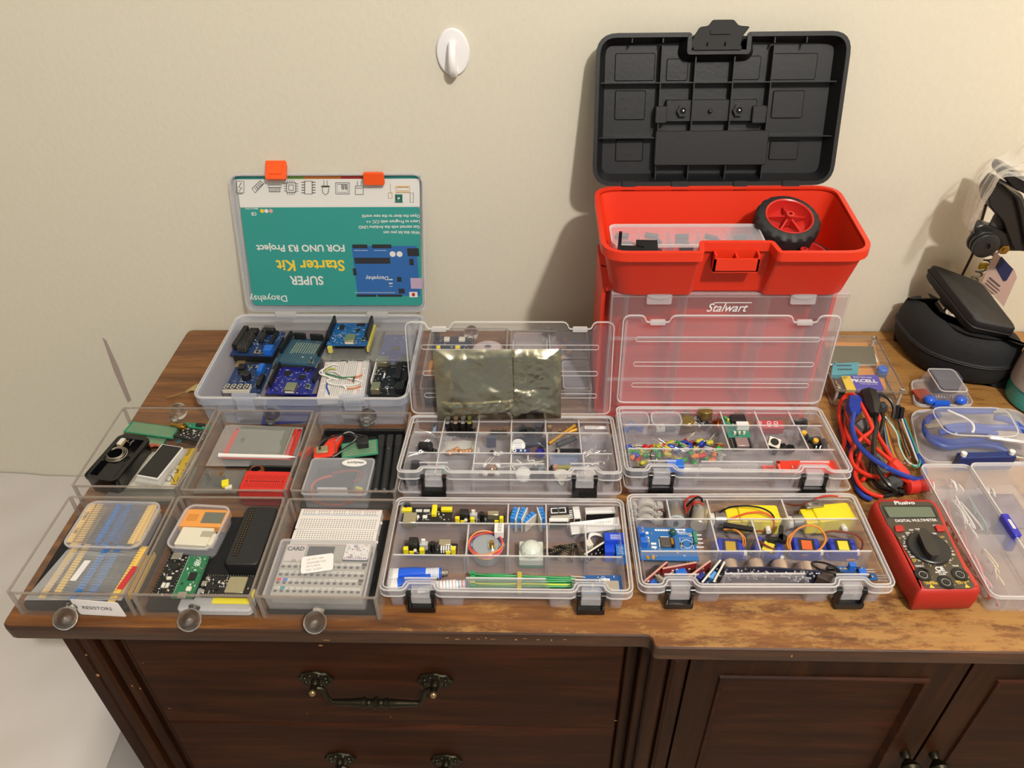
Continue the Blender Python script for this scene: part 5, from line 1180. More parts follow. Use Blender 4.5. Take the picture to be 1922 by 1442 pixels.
# stepper motor with coloured wires
SM = mat('zinc_plate', '#aeb8c4', .35, .7)
x, y = at(*a3(1500, 760), 20); o = thing('stepper_motor', 'round silver stepper motor with brass shaft, middle compartment of front left case', 'motor', x, y, 3)
b = MB(); b.cyl(0, 0, 0, 13.5, 17, 32, bev=.8); b.build('motor_can', SM, o)
for s in (-1, 1): b = MB(); b.rbox(s*15.5-2.5, s*15.5+2.5, -3, 3, 15.5, 16.5, 2); b.build('mounting_ear', SM, o)
b = MB(); b.cyl(6, -3, 17, 4.2, 1.5, 20); b.build('shaft_collar', STEEL, o); b = MB(); b.cyl(6, -3, 18.5, 2.3, 6, 14); b.build('shaft', BRASS, o)
b = MB(); b.rbox(8, 17, 8, 20, 17, 25, .6); b.build('white_plug', WHITE, o)
for k in range(5): b = MB(); b.box(11, 15, 9.5+k*2.1, 10.4+k*2.1, 25, 25.15); b.build('plug_slot', mat('slot_grey', '#8f8b88', .6), o)
for k, (m, r, dz, ph) in enumerate(((mat('wire_pink', '#e0709a', .35), 16.6, 2.5, 0), (mat('wire_redorange', '#e0503a', .35), 16.0, 4.5, .3), (mat('wire_purple', '#5c3a94', .35), 15.2, 3.4, .5), (mat('wire_yellow', '#e0b03c', .35), 15.8, .6, 1.0), (mat('wire_orange2', '#e8843c', .35), 16.3, 5.8, .2))):
    b = MB(); b.tube([((r)*math.cos(a*math.pi/16+ph), (r-1.6)*math.sin(a*math.pi/16+ph), 13+dz+1.4*math.sin(a*math.pi/16*2+k)) for a in range(32)], .75, 6, True); b.build('wire_loop', m, o, ('pink', 'red', 'purple', 'yellow', 'orange')[k]+' wire loop')
# blue humidity sensors
DHT = mat('sensor_blue', '#2f86d8', .4)
for k, (bl, br, tl, lab, hh) in enumerate((((230, 370), (300, 370), (245, 105), 'leftmost upright blue slotted sensor on its white board', 15), ((330, 370), (400, 370), (375, 120), 'second upright blue slotted sensor from the left', 14), ((600, 370), (690, 370), (590, 100), 'rightmost upright blue slotted sensor', 14), ((430, 380), (500, 390), (480, 260), 'blue slotted sensor lying low between the upright ones', 6))):
    x0, y0 = at(*a4((bl[0]+br[0])/2, bl[1]-60), 12); o = thing('humidity_sensor', lab, 'sensor', x0, y0+3, 3, (-12, -18, 14, -40)[k], 0, 0, 'blue slotted humidity sensors')
    b = MB(); b.rbox(-2.8, 2.8, -8, 8, 2, 17 if hh > 10 else 12, .6, .2); b.build('blue_housing', DHT, o)
    for j in range(3):
        b = MB(); b.box(-2.9, 1, -5+j*4.2, -4.2+j*4.2, 16.9 if hh > 10 else 11.9, 17.2 if hh > 10 else 12.2); b.build('slot', mat('slot_navy', '#103460', .6), o)
    s = -1 if k == 2 else 1; b = MB(); b.box(s*3.2-.6, s*3.2+.6, -10, 8, 0, 17.5 if hh > 10 else 12); b.build('board', mat('white_pcb_edge', '#d8d3c8', .45), o)
# numeric displays
DSP = mat('display_black', '#1d1c1e', .3)
def disp(label, bl, br, tl, z, zb, n, face=True, rz0=0, group='seven segment displays in the back right compartment'):
    cx, cy, w, d, rz = fit(a4(*bl), a4(*br), a4(*tl), z); o = thing('digit_display', label, 'display', cx, cy, zb, rz, 0, 0, group)
    b = MB(); b.box(-w/2, w/2, -d/2, d/2, 0, z-zb-.6); b.build('body', WHITE, o)
    b = MB(); b.box(-w/2, w/2, -d/2, d/2, z-zb-.6, z-zb); b.build('face', DSP if face else WHITE, o)
    if face: digits(o, -w*.42, -d*.36, z-zb+.02, d*.72, n, w*.88/n)
    return o
cx, cy, w, d, rz = fit(a4(765, 240), a4(1025, 225), a4(755, 120), 22)
o = thing('digit_display', 'two digit display facing up with white sides, back right compartment', 'display', cx, cy, 12, rz); b = MB(); b.box(-w/2, w/2, -d/2, d/2, 0, 9.4); b.build('body', CREAM, o); b = MB(); b.box(-w/2, w/2, -d/2, d/2, 9.4, 10); b.build('face', DSP, o)
for q in (-.24, .14): b = MB(); b.ring([(w*q-4.2+x_, y_) for x_, y_ in ((0, -3.6), (8, -3.6), (8, 3.6), (0, 3.6))], [(w*q-4.2+x_, y_) for x_, y_ in ((1, -2.6), (7, -2.6), (7, 2.6), (1, 2.6))], 10, 10.15); b.build('digit_segments', INKW, o)
b = MB(); 
for j in range(5): b.tube([(w/2, -5+j*2.4, 3), (w/2+9, -4+j*2.4, 3.5)], .3, 4)
b.build('pins', STEEL, o, kind='stuff')
cx, cy, w, d, rz = fit(a4(1045, 350), a4(1725, 270), a4(1030, 280), 20)
o = thing('digit_display', 'long four digit display tilted forward with type code on its white edge', 'display', cx-.5, cy-1, 5, rz, 0, 0); w_ = w
M = RX(28); b = MB(M); b.box(-w/2, w/2, -6, 6, 5, 12.5); b.build('body', WHITE, o); M2 = TR(0, -2.5, 2.2) @ RX(62)
b = MB(TR(0, 0, 0)); b.M = M @ TR(0, -6.1, 12.4) @ RX(90); b.box(-w/2, w/2, -12, 0, 0, .5); b.build('face', DSP, o)
digits(o, -w*.44, -10.5, .55, 8.5, 4, w*.235, M=M @ TR(0, -6.1, 12.4) @ RX(90)); text('HN14S6513', w*.33, 3.6, 12.55, 3.4, mat('grey_ink', '#8e8a88', .6), o, M=M, rz=180, name='type_code')
for lab, bl, br, tl, zb in (('white sided display lying crosswise behind the long four digit display', (1250, 215), (1660, 200), (1245, 135), 8), ('short white display leaning between the two digit and four digit displays', (1070, 290), (1160, 285), (1100, 130), 9), ('white edged display lying against the front divider of the back right compartment', (745, 375), (1005, 375), (745, 335), 14)):
    cx, cy, w, d, rz = fit(a4(*bl), a4(*br), a4(*tl), 18); o = thing('digit_display', lab, 'display', cx, cy, zb, rz); b = MB(); b.box(-w/2, w/2, -d/2, d/2, 0, 10); b.build('body', WHITE, o)
    b = MB(); b.box(-w/2+.5, w/2-.5, -d/2-.5, -d/2, .5, 8.5); b.build('face', DSP, o)
# motion sensor dome
x, y = at(*a4(495, 740), 14); o = thing('motion_sensor', 'white square motion sensor with faceted dome on a green board', 'sensor', x, y, 4); PIRM = mat('milky_dome', '#cdd3ca', .35)
b = MB(); b.rbox(-11.5, 11.5, -11.5, 11.5, 0, 3, 1); b.build('green_board', PTEAL, o); b = MB(); b.rbox(-11.5, 11.5, -11.5, 11.5, 3, 11, 1.2, .4); b.build('square_base', PIRM, o)
b = MB(); b.lathe(0, 0, 11, [(10.8, 0), (10.6, 2.5), (9.2, 5.4), (6.4, 8), (3, 9.4), (.1, 9.8)], 12); b.build('dome', PIRM, o, smooth=12)
# header strips pile
for k, (px, py, rz, ry, n, lab) in enumerate(((975, 620, 8, 0, 9, 'pin header lying along the back of the pin header pile'), (810, 690, -10, 0, 6, 'pin header at the left of the pin header pile'), (1170, 740, 100, 0, 8, 'pin header standing along the right divider'), (1070, 730, 84, 0, 9, 'pin header with round sockets in the middle of the pile'), (900, 740, 60, 0, 8, 'pin header with long gold pins showing, front left of the pile'), (990, 690, -20, 0, 6, 'short pin header crossing the middle of the pile'), (830, 760, 30, 0, 5, 'short pin header in the front left of the pile'))):
    x, y = at(*a4(px, py), 12); o = thing('pin_header', lab, 'connector', x, y, 5+k*.9, rz, 0, 0, 'black pin headers in the centre right compartment')
    L_ = n*2.4; b = MB(); b.box(-L_/2, L_/2, -1.3, 1.3, 0, 3); b.build('strip', HDR, o); b = MB()
    for j in range(n):
        if k == 4: b.tube([(-L_/2+1.2+j*2.4, -1.2, 2.6), (-L_/2+1.2+j*2.4, -8, 3.4)], .4, 4)
        else: b.cb(-L_/2+1.2+j*2.4, 0, 3, .8, .8, 2)
    b.build('pins', mat('pale_gold', '#cdbf9a', .3, 1), o, kind='stuff')
# relay module and sound board
o = thing('relay_module', 'bright blue relay module with white lettering, centre right corner compartment', 'component', *at(*a4(1650, 680), 16), 4, 0)
RLB = mat('relay_blue', '#1746c8', .35); RLB2 = mat('relay_blue_light', '#2a86e4', .35)
b = MB(); b.box(-9.5, 9.5, 1, 11, 0, 20); b.use(0).box(-9.5, 0, -8, 1, 0, 14); b.build('relay_body', RLB, o); b = MB(); b.box(1, 10.5, -12, 1, 0, 15); b.build('relay_side', RLB2, o)
b = MB(); 
for j in range(4): b.box(-4, 6, 3+j*1.6, 3.5+j*1.6, 20, 20.12)
for j in range(5): b.box(2.5+(j % 2), 8.5-(j % 3), -10.5+j*2, -10+j*2, 15, 15.12)
b.build('white_print', INKW, o, kind='stuff')
o = thing('sound_board', 'narrow black board standing on edge left of the blue relay', 'circuit board', *at(*a4(1380, 740), 14), 4, 38); b = MB(); b.box(-14, 14, -.8, .8, 0, 15); b.build('board', PBLK, o)
b = MB(); 
for j in range(8): b.box(-11+j*2.8, -10+j*2.8, -1, -.8, 3+(j % 3)*3, 5+(j % 3)*3)
b.build('surface_components', INKW, o, kind='stuff'); b = MB(); b.box(-14, 14, -.9, .9, 15, 15.5); b.build('pale_edge', mat('white_pcb_edge', '#d8d3c8'), o)
o = thing('wire_plug', 'cream plug with white wires behind the narrow black board', 'connector', *at(*a4(1300, 640), 14), 8, 20); b = MB(); b.rbox(-3, 3, -4, 4, 0, 8, 1); b.build('plug', CREAM, o); b = MB()
for j in range(4): b.tube(smooth_path([(0, 2, 6), (4, 6+j, 9), (10, 6+j*.8, 9), (16, 4+j, 6)], 4), .5, 5)
b.build('wires', WHITE, o, kind='stuff')
# glue tubes, ties, reader
BL2 = mat('tube_blue', '#1454d0', .35)
for k, (p0, p1, lab, zz) in enumerate((((120, 185), (560, 180), 'blue glue tube with striped label and silver neck, behind the other', 16), ((110, 270), (440, 225), 'front blue glue tube with white end', 17), ((330, 290), (680, 265), 'white glue tube with blue and red fine print', 11))):
    x0, y0 = at(*a5(*p0), zz); x1, y1 = at(*a5(*p1), zz); L_ = math.hypot(x1-x0, y1-y0); o = thing('glue_tube', lab, 'tube', x0, y0, zz-6, math.degrees(math.atan2(y1-y0, x1-x0)), 0, 0)
    def sec(x, hw, hh): return [(x, hw*math.cos(a*math.pi/8), 6+hh*math.sin(a*math.pi/8)) for a in range(16)]
    if k < 2:
        b = MB(); b.loft([sec(0, 6.5, .8), sec(6, 6, 3), sec(9, 5.8, 4)]); b.build('white_end', WHITE, o); Lm = L_*(.62 if k == 0 else .96)
        b = MB(); b.loft([sec(9, 6, 4.2), sec(Lm*.6, 5.8, 5.6), sec(Lm, 5.2, 5.2)]); b.build('blue_cap', BL2, o)
        if k == 0:
            b = MB(); b.loft([sec(Lm, 5, 5), sec(L_-9, 5.2, 5.2)]); b.build('printed_sleeve', WHITE, o); b = MB()
            for j in range(7): b.cyl(Lm+1+j*1.6, 0, 6, 5.28, .5, 20, axis='x')
            b.build('fine_print', mat('print_blue_fine', '#7a90c4', .5), o, kind='stuff'); b = MB(); b.cyl(L_-9, 0, 6, 5.4, 2, 20, axis='x'); b.build('blue_band', BL2, o)
            b = MB(); b.lathe(L_-7, 0, 6, [(5, 0), (3.2, .6), (3.6, 1.2), (3, 2), (3.5, 3), (3, 4), (3.4, 5), (2.6, 6), (1.5, 6.2)], 16, axis='x'); b.build('threaded_neck', STEEL, o)
    else:
        b = MB(); b.loft([sec(0, 6, 2), sec(12, 5.5, 5), sec(L_-8, 5.4, 5.4)]); b.build('body', WHITE, o); b = MB(); b.lathe(L_-8, 0, 6, [(4.5, 0), (4.5, 8), (3.5, 8.5)], 12, axis='x'); b.build('cap', WHITE, o); b = MB()
        for j in range(14): b.use(j % 3 == 2).cyl(8+j*3, 0, 6, 5.52, .6, 20, axis='x')
        b.build('fine_print', [MAT['print_blue_fine'], mat('print_red_fine', '#c46a6a', .5)], o, kind='stuff')
GTIE = mat('tie_green', '#1f8a4a', .35); YTIE = mat('tie_yellowgreen', '#b8cc2a', .35); BTIE = mat('tie_blue', '#2a78c4', .35)
for k in range(14):
    m = (GTIE, GTIE, GTIE, YTIE, GTIE, GTIE, BTIE)[k % 7]; nmc = {id(GTIE): 'green', id(YTIE): 'yellow green', id(BTIE): 'blue'}[id(m)]
    yy = 190+(k % 5)*22+ (k//5)*6; z = 14-(k//5)*2.6
    x0, y0 = at(*a5(715+3*(k % 3), yy), z); x1, y1 = at(*a5(1490-(k % 4)*12, 215+(k % 5)*16), z)
    L_ = math.hypot(x1-x0, y1-y0); o = thing('cable_tie', '%s cable tie in the bundle, %s layer, %s from the back' % (nmc, ('top', 'middle', 'lowest')[k//5], ('first', 'second', 'third', 'fourth', 'fifth')[k % 5]), 'cable tie', x0, y0, z-1, math.degrees(math.atan2(y1-y0, x1-x0)), 0, 0, 'bundle of cable ties')
    b = MB(); b.tube(smooth_path([(3, 0, 1), (L_*.3, (k % 3-1)*1.2, 1.6), (L_*.5, 0, 1), (L_, (k % 3-1)*.6, .8)], 5), 1.0, 6); b.build('strap', m, o); b = MB(); b.box(0, 4.5, -2, 2, 0, 3.2); b.build('head', m, o)
x, y = at(*a5(1078, 232), 15); o = thing('twist_tie', 'yellow band holding the cable tie bundle', 'band', x, y, 5); b = MB(); b.ring(rrect(-2, 2, -11, 9, 1), rrect(-1.6, 1.6, -10.6, 8.6, .8), 4, 11); b.box(-1.8, 1.8, -10, 8, 10.6, 11.4); b.build('band', mat('band_mustard', '#b7a23a', .4), o)
o = board('card_board', 'blue memory card board with silver slot and pins, front right of the case', 'circuit board', a5(1560, 330), a5(1850, 330), a5(1540, 195), 16, PBLUE,
   [('card_slot', mat('slot_grey_metal', '#b3aca0', .35, .5), .5, .02, .9, .6, 2.6), ('slot_label', WHITE, .5, .6, .68, .7, 2.6), ('chip', HDR, .14, .5, .3, .75, 1.2), ('white_part', WHITE, .2, .3, .27, .48, 1.2)], ns=8, zbase=6)
w, d = o['_w'], o['_d']; b = MB()
for j in range(4): b.tube([(-w/2+2, -d*.1+j*3, 11), (-w/2-11, -d*.1+j*3.2, 12)], .5, 4)
b.build('long_pins', STEEL, o); b = MB()
for (x_, y_) in ((0, 0), (2.2, 0), (-2.2, 0), (0, 2.2), (0, -2.2)): b.tube([(x_+w*.02+1.4*math.cos(a*.7), y_+d*.25+1.4*math.sin(a*.7), 10.1) for a in range(9)], .22, 4, True)
b.build('flower_print', INKW, o, kind='stuff')
# ================================================================ back left parts case (capacitors, buzzers ...)
b1 = G(740, 775, 8.736); b2 = G(950, 775, 8.736)
def loc(g, x, y, z): return at(*g(x, y), z)
# capacitors
CAPB = mat('capacitor_sleeve', '#16161a', .3); CAPS = mat('capacitor_stripe', '#9fb4cc', .4)
def capacitor(label, x, y, z, r, L_, rz, ry=90, leads=18):
    o = thing('capacitor', label, 'capacitor', x, y, z, rz, 0, ry, 'black capacitors with pale stripes')
    b = MB(); b.lathe(0, 0, 0, [(r-.4, 0), (r, .5), (r, L_-1.6), (r-.4, L_-1.2), (r, L_-.6), (r-.5, L_)], 18); b.build('can', CAPB, o)
    b = MB(); b.loft([[((r+.08)*math.cos(a), (r+.08)*math.sin(a), zz) for a in (-2.6+.12*k for k in range(10))] for zz in (.8, L_-2)], False, False, False); b.build('stripe', CAPS, o, 'pale blue printed stripe')
    b = MB()
    for s in (-1, 1): b.tube([(s*r*.4, 0, 0), (s*r*.5, s*.5, -leads*.6), (s*r*.6, s*1.5, -leads)], .3, 4)
    b.build('leads', STEEL, o); return o
x, y = loc(b1, 330, 520, 22); capacitor('large black capacitor with pale blue stripe, middle left compartment', x+6, y-1, 20.5, 5.2, 14, 165, -78)
x, y = loc(b1, 660, 250, 14); capacitor('black capacitor standing tilted in the back left compartment', x, y, 9, 3.6, 11, 10, 12, 6)
x, y = loc(b1, 430, 625, 18); capacitor('small black capacitor lying at the front of the middle left compartment', x+3, y+1, 15.5, 2.6, 8, 200, -85)
x, y = loc(b1, 600, 570, 18); capacitor('small black capacitor half buried under bright wire leads', x, y, 15, 2.4, 8, 140, -80)
LEADM = mat('bright_lead', '#cfcbc2', .25, 1)
rnd = random.Random(11)
for k in range(16):
    x, y = loc(b1, rnd.uniform(430, 720), rnd.uniform(500, 640), 18); a = rnd.uniform(.1, 1.5); L_ = rnd.uniform(9, 15)
    x = min(x, -122); 
    o = thing('wire_lead', 'loose bright component lead in the heap right of the large capacitor', 'wire', x, y, 15.5+rnd.uniform(0, 5), 0, 0, 0, 'loose component leads beside the capacitors')
    b = MB(); b.tube([(-L_/2*math.cos(a), -L_/3*math.sin(a), 0), (0, 0, 1), (L_/2*math.cos(a), L_/3*math.sin(a), 3)], .33, 4); b.build('strand', LEADM, o)
for k, (p, q) in enumerate((((350, 250), (560, 320)), ((430, 270), (600, 330)))):
    wire('wire_lead', ('upper', 'lower')[k]+' bright lead reaching left from the tilted capacitor, back left compartment', 'wire', [(*b1(*p), 16), (*b1((p[0]+q[0])/2, (p[1]+q[1])/2+4), 15), (*b1(*q), 13)], .35, LEADM, 5)
# black barrel jacks
for k, (px, ry, lab, m) in enumerate(((930, -8, 'leftmost black tube jack in the back row', GREY), (1040, -4, 'second black tube jack with a brownish opening', mat('tan_ring', '#a08878', .5)), (1140, 0, 'third black tube jack from the left', GREY), (1235, 2, 'rightmost black tube jack with yellowish tip and side block', mat('olive_tip', '#8c8a3a', .5)))):
    x, y = loc(b1, px, 300, 12); o = thing('barrel_jack', lab, 'connector', x, y-3, 8, 0, 0, ry, 'black tube jacks')
    b = MB(); b.lathe(0, 0, 0, [(3.6, 0), (3.9, .5), (3.9, 13), (4.0, 18), (3.4, 19.4), (2.6, 19.4), (2.4, 17)], 16); b.build('tube', BLACKG, o)
    b = MB(); b.lathe(0, 0, 16.5, [(2.5, 0), (2.5, 3.1), (1.2, 3.3)], 12); b.build('opening', m, o)
    if k in (1, 3): b = MB(); b.rbox(2, 7, -3.5, 3.5, 0, 9, 1); b.build('side_block', BLACKG, o)
# bag of white bits and row of copper beads
x, y = loc(b1, 1080, 520, 18); film('small frosted bag of white parts behind the copper coloured beads', [(x-22, y-9), (x+22, y-9), (x+21, y+9), (x-21, y+9)], 8, 19, m=clear('bag_white_dense', '#e6e3da', .45, .85, .3), amp=2.2, seed=3)
BEAD = mat('copper_bead', '#d8a27c', .28, .55)
for k, (px, py) in enumerate(((890, 640), (960, 640), (1030, 610), (1090, 630), (1140, 640), (1190, 650), (1245, 610), (920, 660), (1000, 655))):
    x, y = loc(b1, px, py, 18); o = thing('copper_bead', 'pale copper bead in the row in front of the small frosted bag', 'bead', x, y, 15+(k % 3), rnd.uniform(0, 90), 0, 0, 'copper coloured beads'); b = MB(); b.ball(0, 0, 2.2, 2.7, 10, sx=1.25); b.build('bead', BEAD, o)
# film bag front row second compartment
x, y = loc(b1, 1080, 860, 26); film('crinkled clear film packet in the second front compartment', [(x-19, y-12), (x+19, y-12), (x+18, y+9), (x-18, y+9)], 20, 29, m=clear('bag_film_grey2', '#a9a7ac', .25, .8, .12), amp=2.6, seed=6)
# transistors with long legs
for k in range(7):
    x, y = loc(b1, 1600+k*38, 320, 14); o = thing('transistor', 'small black transistor with long wire legs in the third back compartment', 'component', x, y-3, 7, 0, 0, 0, 'transistors with long legs')
    b = MB(); b.rbox(-1.8, 1.8, -1.4, 1.4, 7, 11, 1); b.build('body', BLACK, o); b = MB()
    for s in (-1, 0, 1): b.tube([(s*.5, 0, 7), (s*1.0, -2, 0)], .25, 4)
    b.use(0).tube([(0, 0, 11), (.3, 1, 16)], .28, 4); b.build('legs', LEADM, o)
x, y = loc(b1, 1590, 480, 18); o = thing('dark_chip', 'dark blue grey chip standing behind the middle divider, third column', 'component', x, y+3, 9); b = MB(); b.rbox(-5, 5, -2, 2, 0, 14, .6); b.build('body', mat('slate_blue', '#3a4460', .4), o)
for k, (px, py, m, nmc) in enumerate(((1600, 625, BLACK, 'black'), (1655, 645, WHITE, 'white'), (1755, 635, clear('clear_bulb', '#d8dce4', .4, .8, .1), 'clear'), (1700, 655, mat('pearl', '#c9c4bc', .3), 'pearly'))):
    x, y = loc(b1, px, py, 20); o = thing('small_ball', nmc+' round bulb at the front of the third middle compartment', 'component', x, y, 15); b = MB(); b.ball(0, 0, 2.6, 2.6, 10); b.build('bulb', m, o)
# black disc and motor with pale shaft
x, y = loc(b1, 330, 960, 26); o = thing('black_disc', 'large black round disc in the front left compartment', 'component', x, y+1, 18.5); b = MB(); b.cyl(0, 0, 0, 15.5, 9, 28, bev=.6); b.build('disc', mat('disc_black', '#1f2024', .5), o)
x, y = loc(b1, 800, 930, 30); o = thing('small_motor', 'small motor with coil and pale green shaft by the front left latch', 'motor', x, y-1, 19); b = MB(); b.cyl(0, 0, 0, 8, 8, 20); b.build('can', clear('motor_clear', '#b9b7b0', .5, .8, .3), o); b = MB(); b.tube([(7.6*math.cos(a*.4), 6*math.sin(a*.4), 8.4) for a in range(16)], .7, 5, True); b.build('coil', COPPER, o)
b = MB(); b.cyl(0, 0, 6, 2.7, 10, 14, bev=.5); b.build('shaft', mat('mint_plastic', '#a9d6bc', .4), o)
# ball with four white feet
x, y = loc(b1, 1590, 900, 30); o = thing('caster_ball', 'bronze ball held by four white lugs, third front compartment', 'component', x, y, 19)
b = MB(); b.ball(0, 0, 8, 7, 20); b.build('ball', mat('bronze_ball', '#9a7a5c', .2, .9), o)
for a in (45, 135, 225, 315):
    b = MB(); b.ball(9*math.cos(math.radians(a)), 8*math.sin(math.radians(a)), 8, 3.4, 10); b.build('lug', WHITE, o)
for k, (p, q) in enumerate((((1420, 890), (1590, 720)), ((1470, 900), (1640, 720)), ((1740, 900), (1920, 865)))):
    wire('clear_rod', ('left', 'right', 'low')[k]+' thin pale rod near the bronze ball', 'rod', [(*b1(*p), 24), (*b1(*q), 27)], .8, clear('rod_clear', '#d8d5cc', .5, .8, .1), 6)
# buzzers
BZ = mat('buzzer_black', '#1b1c1f', .4)
for k, (px, py, r, h, rx, ry, lab) in enumerate(((380, 275, 5.6, 9, 0, 10, 'front black buzzer with a round hole, lying over the others'), (535, 160, 5.8, 9, 0, 0, 'upright ribbed black buzzer against the divider'), (320, 190, 5.4, 8, 0, -50, 'black buzzer tipped on its side with a shiny highlight'), (530, 280, 5.4, 6, 0, 0, 'lowest black buzzer under the upright one'))):
    x, y = loc(b2, px, py, 22 if k < 3 else 14); o = thing('buzzer', lab, 'buzzer', x, y, 12 if k < 3 else 6, 0, -10 if k == 0 else 0, ry, 'black cylinder buzzers'); b = MB(); b.lathe(0, 0, 0, [(r-.3, 0), (r, .4), (r, h*.55), (r-.3, h*.57), (r, h*.6), (r, h-.4), (r-.5, h)], 22); b.build('can', BZ, o)
    b = MB(); b.cyl(0, 0, h, 1.2, .12, 12); b.build('sound_hole', mat('hole_black', '#040405', .8), o)
x, y = loc(b2, 230, 310, 10); o = thing('black_socket', 'square black socket in the left corner below the buzzers', 'connector', x, y, 6.5); b = MB(); b.rbox(-7, 7, -4, 4, 0, 6, 1); b.build('body', BLACK, o)
# white disc, blue boards in bag
x, y = loc(b2, 195, 520, 20); o = thing('white_disc', 'white round sticker disc at the left of the fourth middle compartment', 'disc', x, y, 18, 0, 25, 0); b = MB(); b.cyl(0, 0, 0, 8, .8, 24); b.build('disc', WHITE, o)
for j in range(3): b = MB(); b.box(-4, 4, -3+j*2.6, -2.4+j*2.6, .8, .9); b.build('print_line', mat('print_paleblue', '#8c9ac0', .6), o)
board('blue_sensor', 'blue board with a white ringed hole, front of the fourth middle compartment', 'circuit board', loc(b2, 0, 0, 0) and b2(100, 655), b2(380, 655), b2(130, 590), 21, mat('navy_board', '#17306e', .4), [('white_part', WHITE, .4, .3, .52, .6, 1), ('white_part', WHITE, .65, .3, .75, .6, 1), ('ring', WHITE, 'c', .08, .5, 2.4, .3), ('hole', BLACK, 'c', .08, .5, 1.3, .4)], zbase=14)
x, y = loc(b2, 410, 620, 20); o = thing('brown_wedge', 'dull brown wedge next to the blue board with the ringed hole', 'component', x, y, 14, 20); b = MB(); b.rbox(-8, 8, -3, 4, 0, 6, 1); b.build('body', mat('dull_brown', '#5a4444', .6), o)
x, y = loc(b2, 560, 615, 22); o = thing('indigo_knob', 'shiny indigo knob in the right corner of the fourth middle compartment', 'knob', x, y, 15); b = MB(); b.lathe(0, 0, 0, [(5, 0), (5.4, 2), (4.6, 6), (2, 7.6)], 14); b.build('knob', mat('indigo_gloss', '#23208c', .15), o)
x, y = loc(b2, 400, 480, 16); film('dark grey antistatic bag behind the middle divider, fourth column', [(x-18, y-8), (x+18, y-8), (x+18, y+8), (x-18, y+8)], 9, 20, m=mat('antistatic_dark', '#34384a', .18, .6), amp=2, seed=12)
# front row: round caps, wires
x, y = loc(b2, 280, 900, 30); o = thing('domed_disc', 'white domed round cap in the fourth front compartment', 'cap', x, y, 20, 0, 35, 0); b = MB(); b.lathe(0, 0, 0, [(8.4, 0), (8.6, 1), (7.6, 3), (4, 4.2), (.2, 4.5)], 24); b.build('cap', WHITE, o)
x, y = loc(b2, 500, 930, 26); o = thing('grey_disc', 'dark grey round disc right of the white domed cap', 'disc', x, y, 19, 0, 15, 0); b = MB(); b.cyl(0, 0, 0, 9, 4, 24, bev=.5); b.build('disc', DGREY, o)
b = MB(); b.ball(5, 2, 5, 4, 12, sz=.5); b.build('glass_dome', mat('dome_grey', '#6a7680', .1), o)
for k, pts in enumerate(([(170, 770, 30), (240, 820, 29), (240, 860, 26)], [(360, 700, 30), (365, 790, 28), (450, 780, 30), (490, 870, 26)], [(100, 860, 28), (130, 920, 26), (150, 930, 25)], [(0, 880, 27), (380, 830, 30), (630, 790, 30)])):
    wire('white_wire', ('short bent white wire at the upper left', 'white wire bending twice in the middle', 'small white wire hook at the left', 'pale straight rod crossing')[k]+' of the fourth front compartment', 'wire', [(*b2(x, y), z) for x, y, z in pts], .7 if k < 3 else 1.1, WHITE if k < 3 else MAT['rod_clear'], 6)
# brass rods and standoffs
for k, (p, q, lab) in enumerate((((700, 520), (1130, 225), 'upper long brass rod crossing the back divider'), ((950, 350), (1165, 270), 'lower brass rod beside the longer one'))):
    x0, y0 = loc(b2, *p, 22); x1, y1 = loc(b2, *q, 25); L_ = math.hypot(x1-x0, y1-y0); o = thing('brass_rod', lab, 'rod', x0, y0, 21, math.degrees(math.atan2(y1-y0, x1-x0)), 0, -5); b = MB(); b.cyl(0, 0, 2, 2.2, L_, 6, axis='x'); b.build('rod', mat('rod_brass', '#d2a040', .35, .75), o)
for k, (px, py) in enumerate(((715, 260), (735, 325), (800, 315), (880, 275), (1000, 235), (850, 330))):
    x, y = loc(b2, px, py, 12); o = thing('brass_spacer', 'small brass spacer standing beside the brass rods', 'spacer', x, y, 6.5, k*20, 0, 0, 'small brass spacers'); b = MB(); b.cyl(0, 0, 0, 2.8 if k == 0 else 1.8, 9 if k == 0 else 5, 6); b.build('spacer', mat('brass_bright', '#c29a3c', .25, 1), o)
x, y = loc(b2, 1000, 620, 20); o = thing('foil_packet', 'glossy black foil packet in the fifth middle compartment', 'bag', x, y, 13.5); b = MB(); b.rbox(-13, 17, -5, 5, 0, 6, 2, 1.2); b.build('packet', mat('gloss_black_foil', '#14151a', .12), o)
x, y = loc(b2, 850, 610, 22); o = thing('foil_strip', 'crumpled bright foil strip on the glossy black packet', 'foil', x, y, 20); b = MB(); b.tube([(0, -4, 0), (1, 0, 1.5), (-1, 4, .5)], 1.4, 5, flat=.4); b.build('strip', STEEL, o)
x, y = loc(b2, 950, 500, 16); o = thing('dark_tube', 'dark grey tube leaning behind the middle divider, fifth column', 'tube', x-8, y-2, 12, 30); b = MB(); b.cyl(0, 0, 3, 3.4, 24, 12, axis='x'); b.build('tube', DGREY, o)
